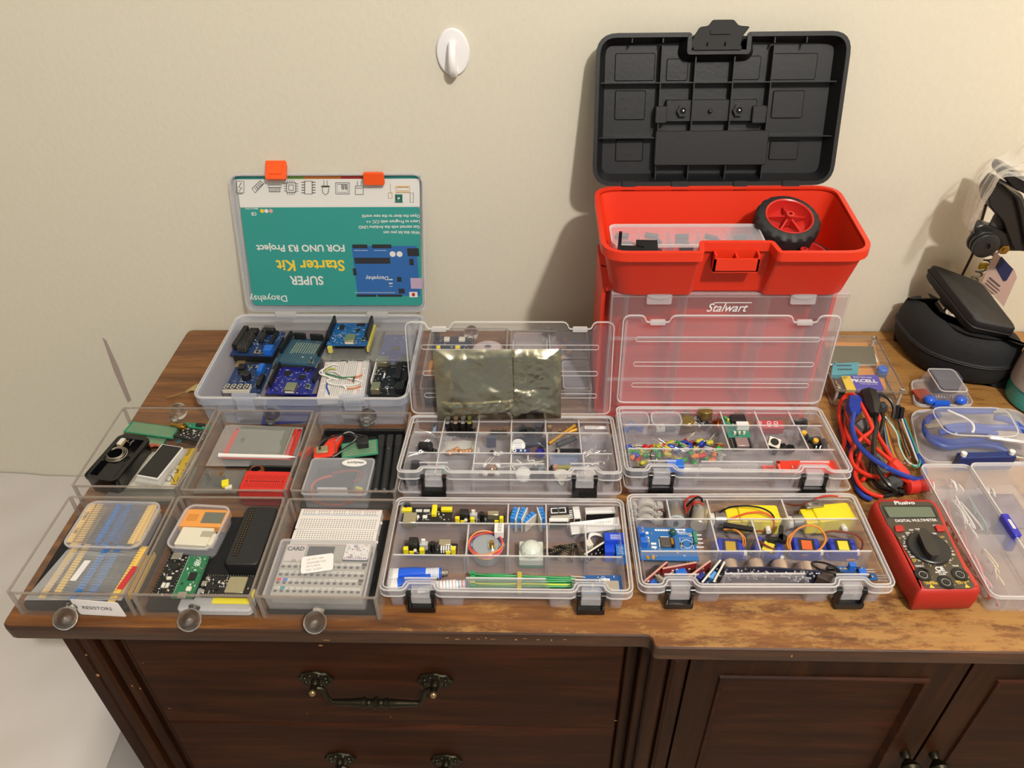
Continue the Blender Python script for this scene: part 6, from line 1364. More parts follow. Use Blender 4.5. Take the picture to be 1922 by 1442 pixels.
# front row fifth
x, y = loc(b2, 780, 860, 28); o = thing('lever_switch', 'black lever switch with pinkish arm, fifth front compartment', 'switch', x-2, y-3, 19, 60); b = MB(); b.rbox(-9, 5, -3, 3, 0, 7, 1); b.build('body', BLACK, o); b = MB(); b.rbox(-1, 5, -5, -1, 4, 11, 1); b.build('arm', mat('dusty_pink', '#a88478', .5), o)
x, y = loc(b2, 980, 780, 24); film('clear bluish packet standing in the fifth front compartment', [(x-17, y-8), (x+17, y-8), (x+17, y+9), (x-17, y+9)], 20, 30, m=clear('bag_blue', '#8fa6cc', .3, .8, .1), amp=2.4, seed=21)
x, y = loc(b2, 940, 850, 26); o = thing('yellow_strip', 'dull yellow strip inside the bluish packet', 'component', x, y, 21, 5); b = MB(); b.rbox(-9, 9, -2, 2, 0, 2.4, .6); b.build('strip', mat('dull_yellow', '#a8a04a', .5), o)
x, y = loc(b2, 880, 1130, 22); o = thing('pulley_part', 'milky plastic pulley with a lug, low in the fifth front compartment', 'component', x+2, y+9, 19.5, 0, 0, 0); b = MB(); b.cyl(0, 0, 0, 8, 5, 22, bev=.6); b.build('disc', mat('milky_nylon', '#d5d2c6', .4), o); b = MB(); b.ring([(3*math.cos(a*.5236), -9+3*math.sin(a*.5236)) for a in range(12)], [(1.4*math.cos(a*.5236), -9+1.4*math.sin(a*.5236)) for a in range(12)], 0, 2); b.build('lug', MAT['milky_nylon'], o)
x, y = loc(b2, 1100, 970, 32); o = thing('printed_tag', 'small white printed tag beside the right latch', 'label', x, y, 27); b = MB(); b.rbox(-5.5, 5.5, -3, 3, 0, 1, 1); b.build('tag', WHITE, o); text('LFHS', -4.6, -1.5, 1.05, 3.6, GREY, o)
x, y = loc(b2, 1350, 950, 34); o = thing('round_cap', 'cream round cap standing behind the right latch', 'cap', x, y, 21); b = MB(); b.cyl(0, 0, 0, 8, 9, 24, bev=.6); b.build('cap', mat('ivory', '#ddd0c4', .45), o)
x, y = loc(b2, 1680, 990, 30); o = thing('stem_button', 'black stem button in the front right corner of the case', 'button', x, y, 20); b = MB(); b.cyl(0, 0, 0, 2.2, 10, 12); b.cyl(0, 0, 0, 6, 1.6, 16); b.build('stem', BLACK, o)
# clear round box with label and wire tangle
x, y = loc(b2, 1470, 330, 22); t = thing('clear_box', 'small clear box with a printed white strip, back right compartment', 'box', x, y, 6); b = MB(); P = rrect(-17, 16, -14, 13, 6, 5); b.shell(P, 0, 15, 1); b.prism(P, 15, 16); b.build('box_body', PP, t)
b = MB(TR(0, 0, 16.1)); b.rbox(-12, 12, 6, 11, 0, .3, 1); b.build('paper_label', PAPER, t)
text('0.96 INCH OLED', -11, 8.8, 16.42, 2.1, INKK, t); text('DISPLAY  I2C', -11, 6.6, 16.42, 2.1, INKK, t)
rnd = random.Random(31)
for k in range(18):
    row = k % 2; x, y = loc(b2, rnd.uniform(1330, 1650), rnd.uniform(600, 660) if row == 0 else rnd.uniform(720, 900), 20 if row == 0 else 26)
    o = thing('wire_diode', ('thin wire diode in the tangle of the middle right compartment', 'thin wire diode in the tangle of the front right compartment')[row], 'component', x, y, (15.5 if row == 0 else 21)+rnd.uniform(0, 4), rnd.uniform(-60, 60), 0, rnd.uniform(-12, 12), ('wire diodes of the middle right compartment', 'wire diodes of the front right compartment')[row])
    b = MB(); b.tube([(-7, 0, 0), (-2, .5, .4), (3, 0, 0), (6.5, 1.5, 1)], .25, 4); b.use(1).cyl(-1.5, .4, .2, .9, 3, 8, axis='x'); b.build('diode', [LEADM, mat('diode_orange', '#8c8a92', .3)], o)
# antistatic bag leaning on the lid
SILV = mat('silver_antistatic', '#b3b19c', .24, 1.0)
def foilbag():
    n, m_ = 84, 52; b = MB(); c0 = Vector(onwall(822, 782, 668)); corners = [onwall(822, 790, 665), onwall(1053, 785, 665), onwall(1053, 655, 688), onwall(812, 657, 688)]
    A, B_, C_, D_ = [Vector((p[0], p[1], p[2])) for p in corners]; o0 = A.copy(); vs = []
    rnd = random.Random(2); seeds = [(rnd.random()*1.1, rnd.random(), rnd.random()) for _ in range(22)]
    for j in range(m_+1):
        for i in range(n+1):
            u, v = i/n, j/m_; p = (A*(1-u)+B_*u)*(1-v)+(D_*(1-u)+C_*u)*v
            w_ = u*1.78; k_ = 1 if u > .62 or v < .28 else .3
            ds = sorted((math.hypot(w_-a*1.78, v-e), s_) for (a, e, s_) in seeds)[:2]
            h = 6+(ds[1][0]-ds[0][0])*58*(ds[0][1]-.35)
            h = h*(.5+.5*k_)+4*math.sin(u*5+v*2)*math.sin(v*3.3)+k_*(3*abs(mno.noise(Vector((u*10, v*7, 1))))+2*abs(mno.noise(Vector((u*24+3, v*16, 4)))))
            e_ = min(1, 8*min(u, 1-u, v, 1-v)); p = p+Vector((0, -1, .35))*(h*e_*.75); vs.append(tuple(p-o0))
    b.add(vs, [(j*(n+1)+i, j*(n+1)+i+1, (j+1)*(n+1)+i+1, (j+1)*(n+1)+i) for j in range(m_) for i in range(n)])
    o = b.build('antistatic_bag', SILV, smooth=40); o.location = (o0.x/1000, o0.y/1000, (T+o0.z)/1000); tag(o, 'crumpled silver antistatic bag leaning against the left standing lid', 'bag'); return o
foilbag()
# ================================================================ back right parts case
c1 = G(1150, 750, 8.239); c2 = G(1340, 750, 7.1185)
cl = lambda nm, col, a=.55: clear(nm, col, a, .95, .12)
LEDC = {'red': mat('led_red', '#c0221c', .2), 'green': mat('led_green', '#2c9440', .2), 'yellow': mat('led_yellow', '#b8b03a', .2), 'blue': mat('led_blue', '#1f3ca0', .2), 'clear': cl('led_clear', '#d8dcd8', .5), 'orange': mat('led_orange', '#d4762a', .2)}
M = mw(caseBB)
rnd = random.Random(77); protos = {}
cols = ['yellow', 'green', 'red', 'blue', 'yellow', 'green', 'red', 'yellow', 'blue', 'clear', 'green', 'red', 'orange', 'yellow']
yb0 = pm(M, 1265, 798, 27)[1]-3.5; yb1 = pm(M, 1265, 843, 27)[1]+3.5; xr = pm(M, 1363, 820, 27)[0]-4
for k in range(84):
    cn = cols[k % len(cols)]
    if cn not in protos:
        o = thing('light_diode', cn+' light diode in the mixed heap of the back right parts case', 'light diode', 0, 0, 0, 0, 0, 0, cn+' light diodes in the heap')
        b = MB(); b.lathe(0, 0, 0, [(3.0, 0), (3.0, 1), (2.6, 1.1), (2.6, 5.4), (2.2, 7), (1.3, 8), (.2, 8.4)], 12); b.build('bulb', LEDC[cn], o)
        b = MB(); b.tube([(-1.2, 0, 0), (-1.2, 0, -6), (-1.8, .4, -16)], .3, 4); b.tube([(1.2, 0, 0), (1.2, 0, -6), (1.6, -.5, -13)], .3, 4); b.build('leads', LEADM, o); protos[cn] = o
    else: o = dup(protos[cn])
    lx_ = rnd.uniform(-103, xr); ly = rnd.uniform(yb1, yb0); lz = 4+rnd.uniform(0, 1)*10*(1 if k > 30 else .4)
    v = M @ Vector((lx_/1000, ly/1000, lz/1000)); o.location = v
    a = rnd.uniform(60, 120)*(1 if rnd.random() < .5 else -1); o.rotation_euler = (math.radians(rnd.uniform(-35, 35)), math.radians(a), math.radians(rnd.uniform(-60, 60)))
# two small frosted boxes with blue parts
for k, (bl, br, tl, lab) in enumerate((((95, 400), (560, 400), (120, 190), 'left small frosted box with blue trimmers'), ((590, 400), (1060, 400), (610, 190), 'right small frosted box with white and grey switches'))):
    t = clearbox(lab+', back row behind the light diodes', c1(*bl), c1(*br), c1(*tl), 37, 16, 7)
    x, y = t.location.x*1000, t.location.y*1000
    if k == 0:
        for j, (dx, dy, rz) in enumerate(((-3, 0, 20), (6, -3, -15), (-8, -4, 60))):
            o = thing('trimmer', ('middle', 'right', 'left')[j]+' blue trimmer inside the left small frosted box', 'component', x+dx, y+dy, 23, rz); b = MB(); b.rbox(-4, 4, -3, 3, 0, 5, .6, .2); b.build('body', BLUE, o); b = MB(); b.cyl(0, 0, 5, 1.6, .6, 10); b.build('screw', STEEL, o)
    else:
        for j, (dx, m, nmc) in enumerate(((-6, WHITE, 'white'), (5, mat('slate_grey', '#5a6274', .4), 'slate grey'))):
            o = thing('slide_switch', nmc+' square part inside the right small frosted box', 'component', x+dx, y-3, 23, 5); b = MB(); b.rbox(-5, 5, -4, 4, 0, 5, .5, .2); b.build('body', m, o); b = MB(); b.box(-1, 1, -2, 0, 5, 5.2); b.build('slot', BLACK, o)
# gold potentiometers
GP = mat('pale_gold_can', '#a08c54', .3, .85)
for k, (px, py, z, rx, ry, lab) in enumerate(((1440, 170, 40, -10, 0, 'potentiometer with gold can on top of the others'), (1180, 320, 34, 8, -8, 'potentiometer with gold can at the left, tilted'), (1620, 330, 28, 30, 50, 'copper toned potentiometer at the right, on its side'), (1130, 230, 24, 0, 30, 'potentiometer lying behind the left gold can'))):
    x, y = loc(c1, px, py, z-1); o = thing('potentiometer', lab, 'potentiometer', x, y, z-9, 0, rx, ry, 'gold potentiometers'); b = MB(); b.lathe(0, 0, 0, [(7.6, 0), (8, .5), (8, 7.6), (7.4, 8.2), (5, 8.0), (4.5, 8.4), (2, 8.4)], 26); b.build('can', GP if k != 2 else COPPER, o)
    b = MB(); b.cyl(0, 0, -7, 3, 7, 12); b.build('shaft', STEEL, o); b = MB(); b.rbox(-6, 6, -11, -6, 0, 1.6, 1); b.build('terminal_board', mat('phenolic', '#4a3322', .5), o)
x, y = loc(c1, 1360, 330, 26); o = thing('marked_board', 'dark board printed with white letters between the potentiometers', 'circuit board', x, y, 22, -50, 20, 0); b = MB(); b.rbox(-11, 11, -5, 6, 0, 2, .6); b.build('board', DGREY, o); text('BACK', -10, 0, 2.1, 6, INKW, o, bold=.1); text('ABOR', -9, -5, 2.1, 5, INKW, o, bold=.1)
# driver board with chip and white socket, radio module
o = board('driver_board', 'green driver board with black chip and white socket, back row of the light diode case', 'circuit board', c2(190, 500), c2(500, 500), c2(110, 230), 30, PTEAL, [('chip', HDR, .3, .62, .95, .95, 5), ('white_socket', WHITE, .45, .32, .98, .56, 6), ('led', LEDC['yellow'], 'c', .18, .75, 1.6, 4), ('led', LEDC['green'], 'c', .08, .85, 1.6, 4), ('led', CREAM, 'c', .3, .12, 1.5, 4), ('led', CREAM, 'c', .5, .12, 1.5, 4), ('led', CREAM, 'c', .7, .12, 1.5, 4)], ns=8, zbase=18)
w, d = o['_w'], o['_d']; b = MB()
for k in range(5): b.cb(w*.05+k*2.6, d/2-1, 12, .6, .6, 9)
b.build('pins', STEEL, o, kind='stuff')
o = board('radio_module', 'black radio module with pinkish metal can, centre of the light diode case', 'circuit board', c2(250, 650), c2(530, 650), c2(215, 515), 28, PBLK, [('radio_can', mat('pink_metal_can', '#a8908c', .35, .5), .2, .05, .8, .85, 3), ('pin_row', STEEL, 'pins', .05, .05, .05, .95, 9, .6), ('pin_row', STEEL, 'pins', .95, .05, .95, .95, 9, .6), ('white_part', WHITE, .4, .9, .58, 1, 1)], zbase=20)
# pink seven segment modules
for k, (p0, p1, lab) in enumerate((((580, 330), (690, 270), 'left red and white digit display'), ((710, 330), (880, 265), 'right wider red and white digit display'))):
    x, y = loc(c2, (p0[0]+p1[0])/2, (p0[1]+p1[1])/2, 24); o = thing('digit_display', lab+' in the third back compartment', 'display', x, y-4, 16, 0, 10, 0, 'red digit displays'); wv = (p1[0]-p0[0])/7.1*.62
    b = MB(); b.box(-wv/2-2, wv/2+2, -6, 6, 0, 9); b.build('body', mat('digit_red', '#b04048', .4), o); digits(o, -wv/2-1, -3, 9.05, 7, 2 if k else 1, wv/2 if k else wv)
# tactile switches and black parts
rnd = random.Random(9)
def blackbits(grp, cx, cy, z, n, spx, spy, lab):
    for k in range(n):
        x, y = cx+rnd.uniform(-spx, spx), cy+rnd.uniform(-spy, spy)
        o = thing('push_button', lab, 'button', x, y, z+rnd.uniform(0, 6)*(k > n/2), rnd.uniform(0, 90), rnd.uniform(-30, 30), rnd.uniform(-30, 30), grp)
        b = MB(); b.rbox(-3.6, 3.6, -3.6, 3.6, 0, 4, .6, .2); b.build('body', BLACK, o); b = MB(); b.cyl(0, 0, 4, 1.8, 1.6, 10); b.build('cap', BLACK, o); b = MB()
        for s in (-1, 1):
            for q in (-1, 1): b.tube([(s*3.6, q*2.4, 1), (s*4.4, q*2.4, -1), (s*4.2, q*2.4, -4)], .4, 4)
        b.build('legs', LEADM, o)
x, y = loc(c2, 880, 600, 22); blackbits('black push buttons of the third middle compartment', x, y, 17, 9, 12, 8, 'black push button in the third middle compartment')
x, y = loc(c2, 1350, 580, 22); blackbits('black push buttons of the right middle compartment', x, y, 17, 12, 14, 9, 'black push button in the right middle compartment')
x, y = loc(c2, 1180, 300, 20); blackbits('black push buttons of the back right compartment', x, y, 16, 6, 9, 6, 'black push button in the back right compartment')
x, y = loc(c2, 815, 520, 36); o = thing('tact_switch', 'cream faced square push button on top of the black ones', 'button', x, y, 27, -20, 12, 8, ); b = MB(); b.rbox(-6.4, 6.4, -6.4, 6.4, 0, 4, .6, .3); b.build('body', BLACK, o); b = MB(); b.rbox(-6.2, 6.2, -6.2, 6.2, 4, 4.8, 1); b.build('face', CREAM, o); b = MB(); b.cyl(0, 0, 4.8, 4.3, 1, 20); b.build('cap', BLACK, o)
for k, (px, py) in enumerate(((1200, 430), (1350, 535))):
    x, y = loc(c2, px, py, 30); o = thing('yellow_button', ('rear', 'front')[k]+' yellow topped button in the right middle compartment', 'button', x, y, 24, 20*k, 15, 0); b = MB(); b.rbox(-3.8, 3.8, -3.8, 3.8, 0, 4, .6); b.build('body', BLACK, o); b = MB(); b.cyl(0, 0, 4, 2.9, 3.2, 8); b.build('cap', mat('amber_cap', '#e0a824', .4), o)
# front tray: black cable, blue plug, glass tube, red boards
t = thing('black_cable', 'coiled shiny black cable with a thin tie, front left of the light diode case', 'cable', *loc(c1, 500, 1090, 24), 17.5)
for k in range(3):
    P = [loc(c1, px, py, 24) for px, py in ((230, 1110), (330, 1065), (520, 1050+k*8), (900, 1040+k*10), (1030, 1080), (1070, 1120), (900, 1130), (500, 1135), (300, 1130))]
    x0, y0 = t.location.x*1000, t.location.y*1000; b = MB(); b.tube(smooth_path([(x-x0, y-y0, 2+k*2.1) for x, y in P], 5, True), 1.5, 7, True); b.build('cable_turn', BLACKG, t)
wire('thin_tie', 'thin black tie wire rising from the black cable coil', 'wire', [(*c1(650, 1060), 26), (*c1(640, 1010), 30), (*c1(590, 920), 36), (*c1(585, 840), 42), (*c1(610, 780), 44)], .6, BLACK, 6)
wire('thin_tie', 'short forked end of the thin tie wire', 'wire', [(*c1(650, 1000), 30), (*c1(680, 965), 34), (*c1(720, 935), 37)], .6, BLACK, 6)
x, y = loc(c1, 970, 970, 34); o = thing('blue_plug', 'bright blue square plug standing in the front tray', 'connector', x, y, 21); b = MB(); b.rbox(-8.5, 8.5, -6, 5, 0, 13, 1.2, .5); b.build('body', mat('plug_blue', '#1e6ad2', .4), o)
x0, y0 = loc(c1, 1060, 1030, 30); x1, y1 = loc(c2, 590, 880, 30); L_ = math.hypot(x1-x0, y1-y0); o = thing('glass_tube', 'long clear tube holding a spring and pen parts, front tray', 'tube', x0, y0, 20, math.degrees(math.atan2(y1-y0, x1-x0)))
b = MB(); b.lathe(0, 0, 5.5, [(5.3, 0), (5.3, L_), (4.6, L_), (4.6, .6), (.1, .6)], 18, axis='x'); b.build('tube_wall', clear('tube_clear', '#e8e6e8', .14, .8, .08), o)
b = MB(); b.lathe(3, 0, 4.5, [(1, 0), (2.4, 1), (2.4, L_*.45), (1.2, L_*.5)], 12, axis='x'); b.build('white_rod', WHITE, o)
b = MB(); nT = 16; P = [(L_*.52+k*.55, 2.4*math.cos(k*math.pi/4), 4.5+2.4*math.sin(k*math.pi/4)) for k in range(nT*8)][:110]; b.tube(P, .3, 4); b.build('spring', STEEL, o)
REDO = mat('scarlet_board', '#d2331c', .4)
o = board('red_board', 'long scarlet board with white dashes, front right of the light diode case', 'circuit board', c2(1000, 990), c2(1650, 990), c2(1040, 815), 32, REDO, [('white_print', INKW, .06, .06, .075, .3, .1), ('white_print', INKW, .05, .4, .065, .6, .1), ('white_print', INKW, .04, .7, .055, .95, .1)], zbase=26)
o = board('red_board', 'small scarlet board with dark mounting holes left of the long one', 'circuit board', c2(880, 980), c2(1080, 985), c2(820, 815), 34, REDO, [('mounting_hole', BLACK, 'c', .2, .15, 1.8, .15), ('mounting_hole', BLACK, 'c', .15, .85, 1.8, .15), ('silver_pad', CREAM, .1, .3, .16, .38, .15), ('silver_pad', CREAM, .1, .45, .16, .53, .15), ('silver_pad', CREAM, .1, .6, .16, .68, .15)], zbase=28)
o = board('red_board', 'narrow scarlet board with dark slots at the end of the clear tube', 'circuit board', c2(660, 950), c2(850, 960), c2(620, 870), 30, REDO, [('slot', BLACK, .3, .2, .95, .3, .15), ('slot', BLACK, .3, .5, .95, .6, .15)], zbase=24)
# ================================================================ front right parts case
d1 = G(1165, 915, 6.868); d2 = G(1400, 915, 6.6276)
GRB = mat('bracket_grey', '#b0aba6', .5)
x, y = loc(d1, 325, 290, 16); o = thing('motor_clamp', 'grey arched plastic clamps stacked with a red wire, back left compartment', 'clamp', x, y, 4)
for k, (dz, dy) in enumerate(((0, -5), (6, -1), (12, 3))):
    b = MB(TR(0, dy+4, dz) @ RX(90))
    n = 14; arc = [[(r*math.cos(math.pi*j/n), 2+(r-1)*math.sin(math.pi*j/n), z) for j in range(n+1)] for r, z in ((9.5, 0), (9.5, 8), (6.3, 8), (6.3, 0))]
    b.loft(arc+[arc[0]], False, False, False); b.box(9, 17, 0, 4.5, 0, 8); b.box(-17, -9, 0, 4.5, 0, 8); b.rbox(11, 15, 4.5, 6.5, 1, 7, .5); b.rbox(-15, -11, 4.5, 6.5, 1, 7, .5)
    b.build('arch', GRB, o)
wire('maroon_wire', 'dark red wire looping around the grey clamps', 'wire', [(*d1(250, 380), 10), (*d1(260, 310), 16), (*d1(340, 270), 18), (*d1(430, 290), 16), (*d1(540, 290), 18), (*d1(560, 340), 15), (*d1(500, 385), 10)], .9, mat('wire_maroon', '#5c221c', .4))
MSIL = mat('motor_silver', '#9c9a94', .3, .9)
x, y = loc(d1, 735, 300, 16); o = thing('dc_motor', 'silver can motor lying toward the front, second back compartment', 'motor', x-1, y+14, 9, -4, 0, 0)
b = MB(RX(90)); b.lathe(0, 3, 0, [(9, 0), (10, .6), (10, 22), (9.4, 24.6), (9.4, 24.6)], 24); b.build('can', MSIL, o); b = MB(RX(90)); b.lathe(0, 3, 24.6, [(9.2, 0), (9.2, 1.6), (8.4, 2.2)], 24); b.build('end_cap', mat('pale_grey_cap', '#a9b0b2', .4), o); b = MB(RX(90)); b.lathe(0, 3, 26.8, [(2.4, 0), (2.4, 1.5), (.9, 1.6), (.9, 4)], 14); b.build('shaft_hub', BLACK, o)
x, y = loc(d1, 1010, 330, 16); o = thing('dc_motor', 'smaller cream sided motor with red and black wires, third back compartment', 'motor', x+3, y+10, 9, -14, 0, 0)
b = MB(RX(90)); b.lathe(0, 1, 0, [(7, 0), (7.8, .6), (7.8, 22), (7, 23)], 20); b.build('can', mat('motor_cream', '#b5b0a0', .35, .5), o); b = MB(RX(90)); b.box(3, 8.3, -4, 6, 2, 21); b.build('yellow_side', mat('flesh_yellow', '#d9c183', .5), o)
for k, (m, lab, pts) in enumerate(((mat('wire_red2', '#b03024', .35), 'red wire arching over the smaller motor', [(850, 330, 14), (830, 200, 24), (900, 120, 30), (1000, 120, 30), (1040, 160, 26)]), (BLACKG, 'black wire arching beside the red one over the smaller motor', [(830, 260, 16), (900, 190, 24), (980, 130, 30), (1040, 140, 30), (1050, 190, 24)]), (MAT['wire_red2'], 'red wire wound around the top of the smaller motor', [(940, 230, 26), (960, 195, 29), (1020, 195, 29), (1055, 230, 26)]), (BLACKG, 'black wire dropping between the two motors', [(960, 180, 27), (930, 240, 24), (900, 330, 14), (900, 390, 10)]), (MAT['wire_red2'], 'red wire rising between the two motors', [(840, 320, 12), (900, 230, 22), (960, 170, 28)]))):
    wire('motor_wire', lab, 'wire', [(*d1(x, y), z) for x, y, z in pts], 1.0, m)
TT = mat('gear_motor_yellow', '#e6d21e', .42)
def ttmotor(lab, p0, p1, z, zb, flip=1):
    x0, y0 = at(*p0, z); x1, y1 = at(*p1, z); L_ = math.hypot(x1-x0, y1-y0); o = thing('gear_motor', lab, 'motor', x0, y0, zb, math.degrees(math.atan2(y1-y0, x1-x0)), 0, 0, 'yellow gear motors'); s = L_/66
    b = MB(); b.rbox(26*s, 64*s, -11, 11, 0, 19, 2.5, .8); b.rbox(14*s, 27*s, -10, 9, 1, 17, 1.5, .6); b.build('gearbox', TT, o); b = MB(); b.rbox(64*s, 68*s, -2.5, 2.5, 7, 11, 1); b.build('end_lug', TT, o)
    b = MB(); b.lathe(3*s, -.5, 9, [(7, 0), (8, 1), (8, 11*s)], 20, axis='x'); b.build('motor_can', MSIL, o); b = MB(); b.lathe(-3*s, -.5, 9, [(4, 0), (6.4, 1.6), (6.8, 6*s)], 14, axis='x'); b.build('end_cap', mat('milk_white_cap', '#d6d0c0', .4), o)
    b = MB(); b.cyl(52*s, -11, 10, 2.6, 6, 12, axis='y'); b.M = TR(0, -6, 0); b.cyl(52*s, -11, 10, 2.6, 6, 10, axis='y'); b.build('axle_stub', WHITE, o); return o
ttmotor('left yellow gear motor, behind the arching wires', d1(1170, 330), d2(440, 330), 22, 4)
ttmotor('right yellow gear motor, turned slightly toward the corner', d2(545, 360), d2(1340, 290), 22, 4)
for lab, p, z in (('small silver bracket plate with screws on the right gear motor', (860, 185), 28), ('small silver bracket with screws against the left gear motor', (35, 350), 20)):
    x, y = loc(d2, *p, z); o = thing('screw_bracket', lab, 'bracket', x, y, z-6, 10); b = MB(); b.rbox(-9, 9, -3.5, 3.5, 0, 6 if z < 25 else 3, 1, .3); b.build('plate', MSIL, o)
    for s in (-1, 1): b = MB(); b.cyl(s*5, 0, 6 if z < 25 else 3, 1.8, 1, 10); b.build('screw', STEEL, o)
W4 = lambda pts, z0=0: [(*d1(x, y), z) for x, y, z in pts]; W5 = lambda pts: [(*d2(x, y), z) for x, y, z in pts]
wire('motor_wire', 'black wire arching in front of the left gear motor', 'wire', W4([(1270, 325, 24), (1400, 260, 30), (1560, 240, 33)])+W5([(60, 235, 33), (200, 260, 32), (310, 320, 30), (355, 390, 26)]), .9, BLACKG)
wire('motor_wire', 'orange red wire sweeping in front of the left gear motor', 'wire', W4([(1400, 410, 22), (1550, 360, 26)])+W5([(30, 320, 29), (180, 310, 30), (300, 350, 29), (350, 430, 22), (330, 500, 14), (270, 545, 10)]), 1.0, mat('wire_vermilion', '#d8562a', .35))
wire('motor_wire', 'red wire running along the back wall over the right gear motor', 'wire', W5([(860, 150, 28), (950, 115, 31), (1080, 105, 31), (1215, 125, 26)]), 1.0, MAT['wire_red2'])
wire('motor_wire', 'dark wire from the left wall to the screw bracket plate', 'wire', W5([(490, 200, 20), (600, 220, 22), (720, 210, 26), (780, 180, 28)]), .8, MAT['wire_maroon'])
# blue dual driver board
o = board('driver_board', 'large blue driver board with screw terminals and chip, front right parts case', 'circuit board', d1(235, 930), d1(1000, 945), d1(215, 515), 20, mat('azure_board', '#2263a4', .35),
  [('terminal', BLUE, .01, .62, .12, .86, 9), ('terminal', BLUE, .03, .36, .16, .52, 8), ('terminal_screw', STEEL, 'c', .08, .7, 1.6, 9.4), ('terminal_screw', STEEL, 'c', .08, .8, 1.6, 9.4), ('terminal_screw', STEEL, 'c', .16, .42, 1.6, 8.3), ('chip', mat('driver_chip', '#4a4846', .4), .38, .36, .56, .64, 3), ('chip_pins', INKW, .40, .65, .54, .7, 1), ('chip_pins', INKW, .36, .38, .375, .62, 1), ('inductor', HDR, .57, .36, .62, .6, 4), ('inductor_wire', GOLD, .56, .4, .6, .58, 4.6), ('white_part', WHITE, .22, .45, .31, .5, 1), ('white_part', WHITE, .22, .34, .31, .39, 1), ('white_part', WHITE, .15, .62, .2, .68, 1), ('white_part', WHITE, .15, .78, .2, .84, 1),
   ('label_dots', INKW, 'dots', .34, .92, .62, .92, 7, 1, 2.2), ('label_line', INKW, .68, .93, .86, .97, .1), ('label_line', INKW, .7, .86, .86, .88, .1), ('edge_header', PTEAL, .97, .5, 1.03, .85, 3), ('outline', INKW, .73, .68, .95, .685, .1), ('outline', INKW, .73, .34, .95, .345, .1), ('outline', INKW, .73, .34, .735, .68, .1), ('outline', INKW, .945, .34, .95, .68, .1), ('oval_pad', BLACK, 'c', .75, .5, 1.8, .2), ('oval_pad', BLACK, 'c', .93, .5, 1.8, .2), ('gold_pad', GOLD, 'c', .14, .06, 2, .4), ('gold_pad', GOLD, 'c', .23, .06, 2, .4)], ns=20, zbase=8, big=1.1)
w, d = o['_w'], o['_d']; b = MB(); b.tube([(w*.34+5*math.cos(a*.3), d*.0+5*math.sin(a*.3), 12.1) for a in range(21)], .3, 4, True); b.build('round_outline', INKW, o); text('MINI-D30', w*.22, d*.29, 12.1, 3.2, INKW, o)
b = MB(); 
for k in range(4): b.tube([(w*.3+k*3, -d*.42, 11.5), (w*.3+k*3, -d*.42-9, 12)], .5, 4)
b.build('long_pins', STEEL, o, kind='stuff'); b = MB(); 
for k in range(4): b.tube([(w/2, d*.3-k*5, 11.5), (w/2+7, d*.3-k*5, 11.5)], .4, 4)
b.build('side_pins', STEEL, o, kind='stuff'); b = MB(); b.ball(w*.12, d*.31, 14, 3.6, 12, sz=1.1); b.build('green_capacitor', mat('bottle_green', '#1c4a44', .15), o)
# servos
SV = mat('servo_blue', '#1c2f9c', .12); SVD = mat('servo_navy', '#161c4a', .15)
def servo(lab, p0, p1, z, zb, lm, tilt=0, face=BLACK, dz=0):
    x0, y0 = at(*p0, z); x1, y1 = at(*p1, z); a = math.degrees(math.atan2(y1-y0, x1-x0)); o = thing('servo', lab, 'servo', (x0+x1)/2, (y0+y1)/2, zb, a, tilt, 0, 'small blue servos'); L_ = max(24, math.hypot(x1-x0, y1-y0))
    b = MB(); b.rbox(-L_/2, L_/2, -8, 9, 0, 14, 1.5, .8); b.build('body', SV, o); b = MB(); b.rbox(-L_/2-3, -L_/2+1, -8, 9, 3, 6, 1); b.rbox(L_/2-1, L_/2+3, -8, 9, 3, 6, 1); b.build('ears', SV, o, kind='stuff')
    b = MB(); b.box(-L_*.32, L_*.32, -6.5, 7.5, 14, 14.3); b.build('dark_label', face, o); b = MB(); b.box(-L_*.2, L_*.2, -4.5, 5.5, 14.3, 14.5); b.build('label_print', lm, o); b = MB(); b.cyl(L_/2+1, -2, 7, 3, 3, 12, axis='x'); b.build('gear_hub', WHITE, o); return o
GOLDL = mat('label_gold', '#a8892e', .35); ORL = mat('label_orange', '#c85a28', .4); YLL = mat('label_yellow', '#d8c83c', .4)
servo('navy servo with gold label in the small middle compartment', d1(1280, 700), d1(1560, 720), 20, 3, GOLDL, 10, SVD)
servo('blue servo with yellow lettered label under a black horn', d2(170, 650), d2(420, 740), 20, 3, YLL, 12)
servo('blue servo with orange label inside an orange wire loop', d2(620, 660), d2(910, 680), 22, 4, ORL, 8)
servo('rightmost blue servo with yellow label', d2(1060, 680), d2(1370, 690), 20, 3, YLL, 8)
o = thing('servo_horn', 'black two armed servo horn on the yellow lettered servo', 'servo horn', *loc(d2, 440, 610, 26), 19, 0); b = MB(); b.rbox(-12, 7, -2.2, 2.2, 0, 4, 2); b.M = RZ(75); b.rbox(-4, 16, -2, 2, 2, 6, 2); b.M = Matrix.Identity(4); b.cyl(2, 0, 0, 4.2, 6, 14); b.build('horn', BLACK, o)
WO = mat('wire_servo_orange', '#d08238', .35); WB = mat('wire_servo_brown', '#6e2e1e', .35)
wire('servo_wire', 'orange servo wire ring standing over the orange labelled servo', 'wire', W5([(560, 780, 16), (545, 680, 22), (600, 560, 30), (700, 490, 35), (800, 472, 37), (900, 500, 35), (975, 580, 30), (990, 660, 25), (940, 750, 20), (850, 810, 16), (700, 840, 12)]), 1.0, WO, closed=False)
wire('servo_wire', 'second orange servo wire beside the standing ring', 'wire', W5([(540, 770, 16), (515, 700, 20), (530, 620, 26), (600, 560, 29)]), 1.0, WO)
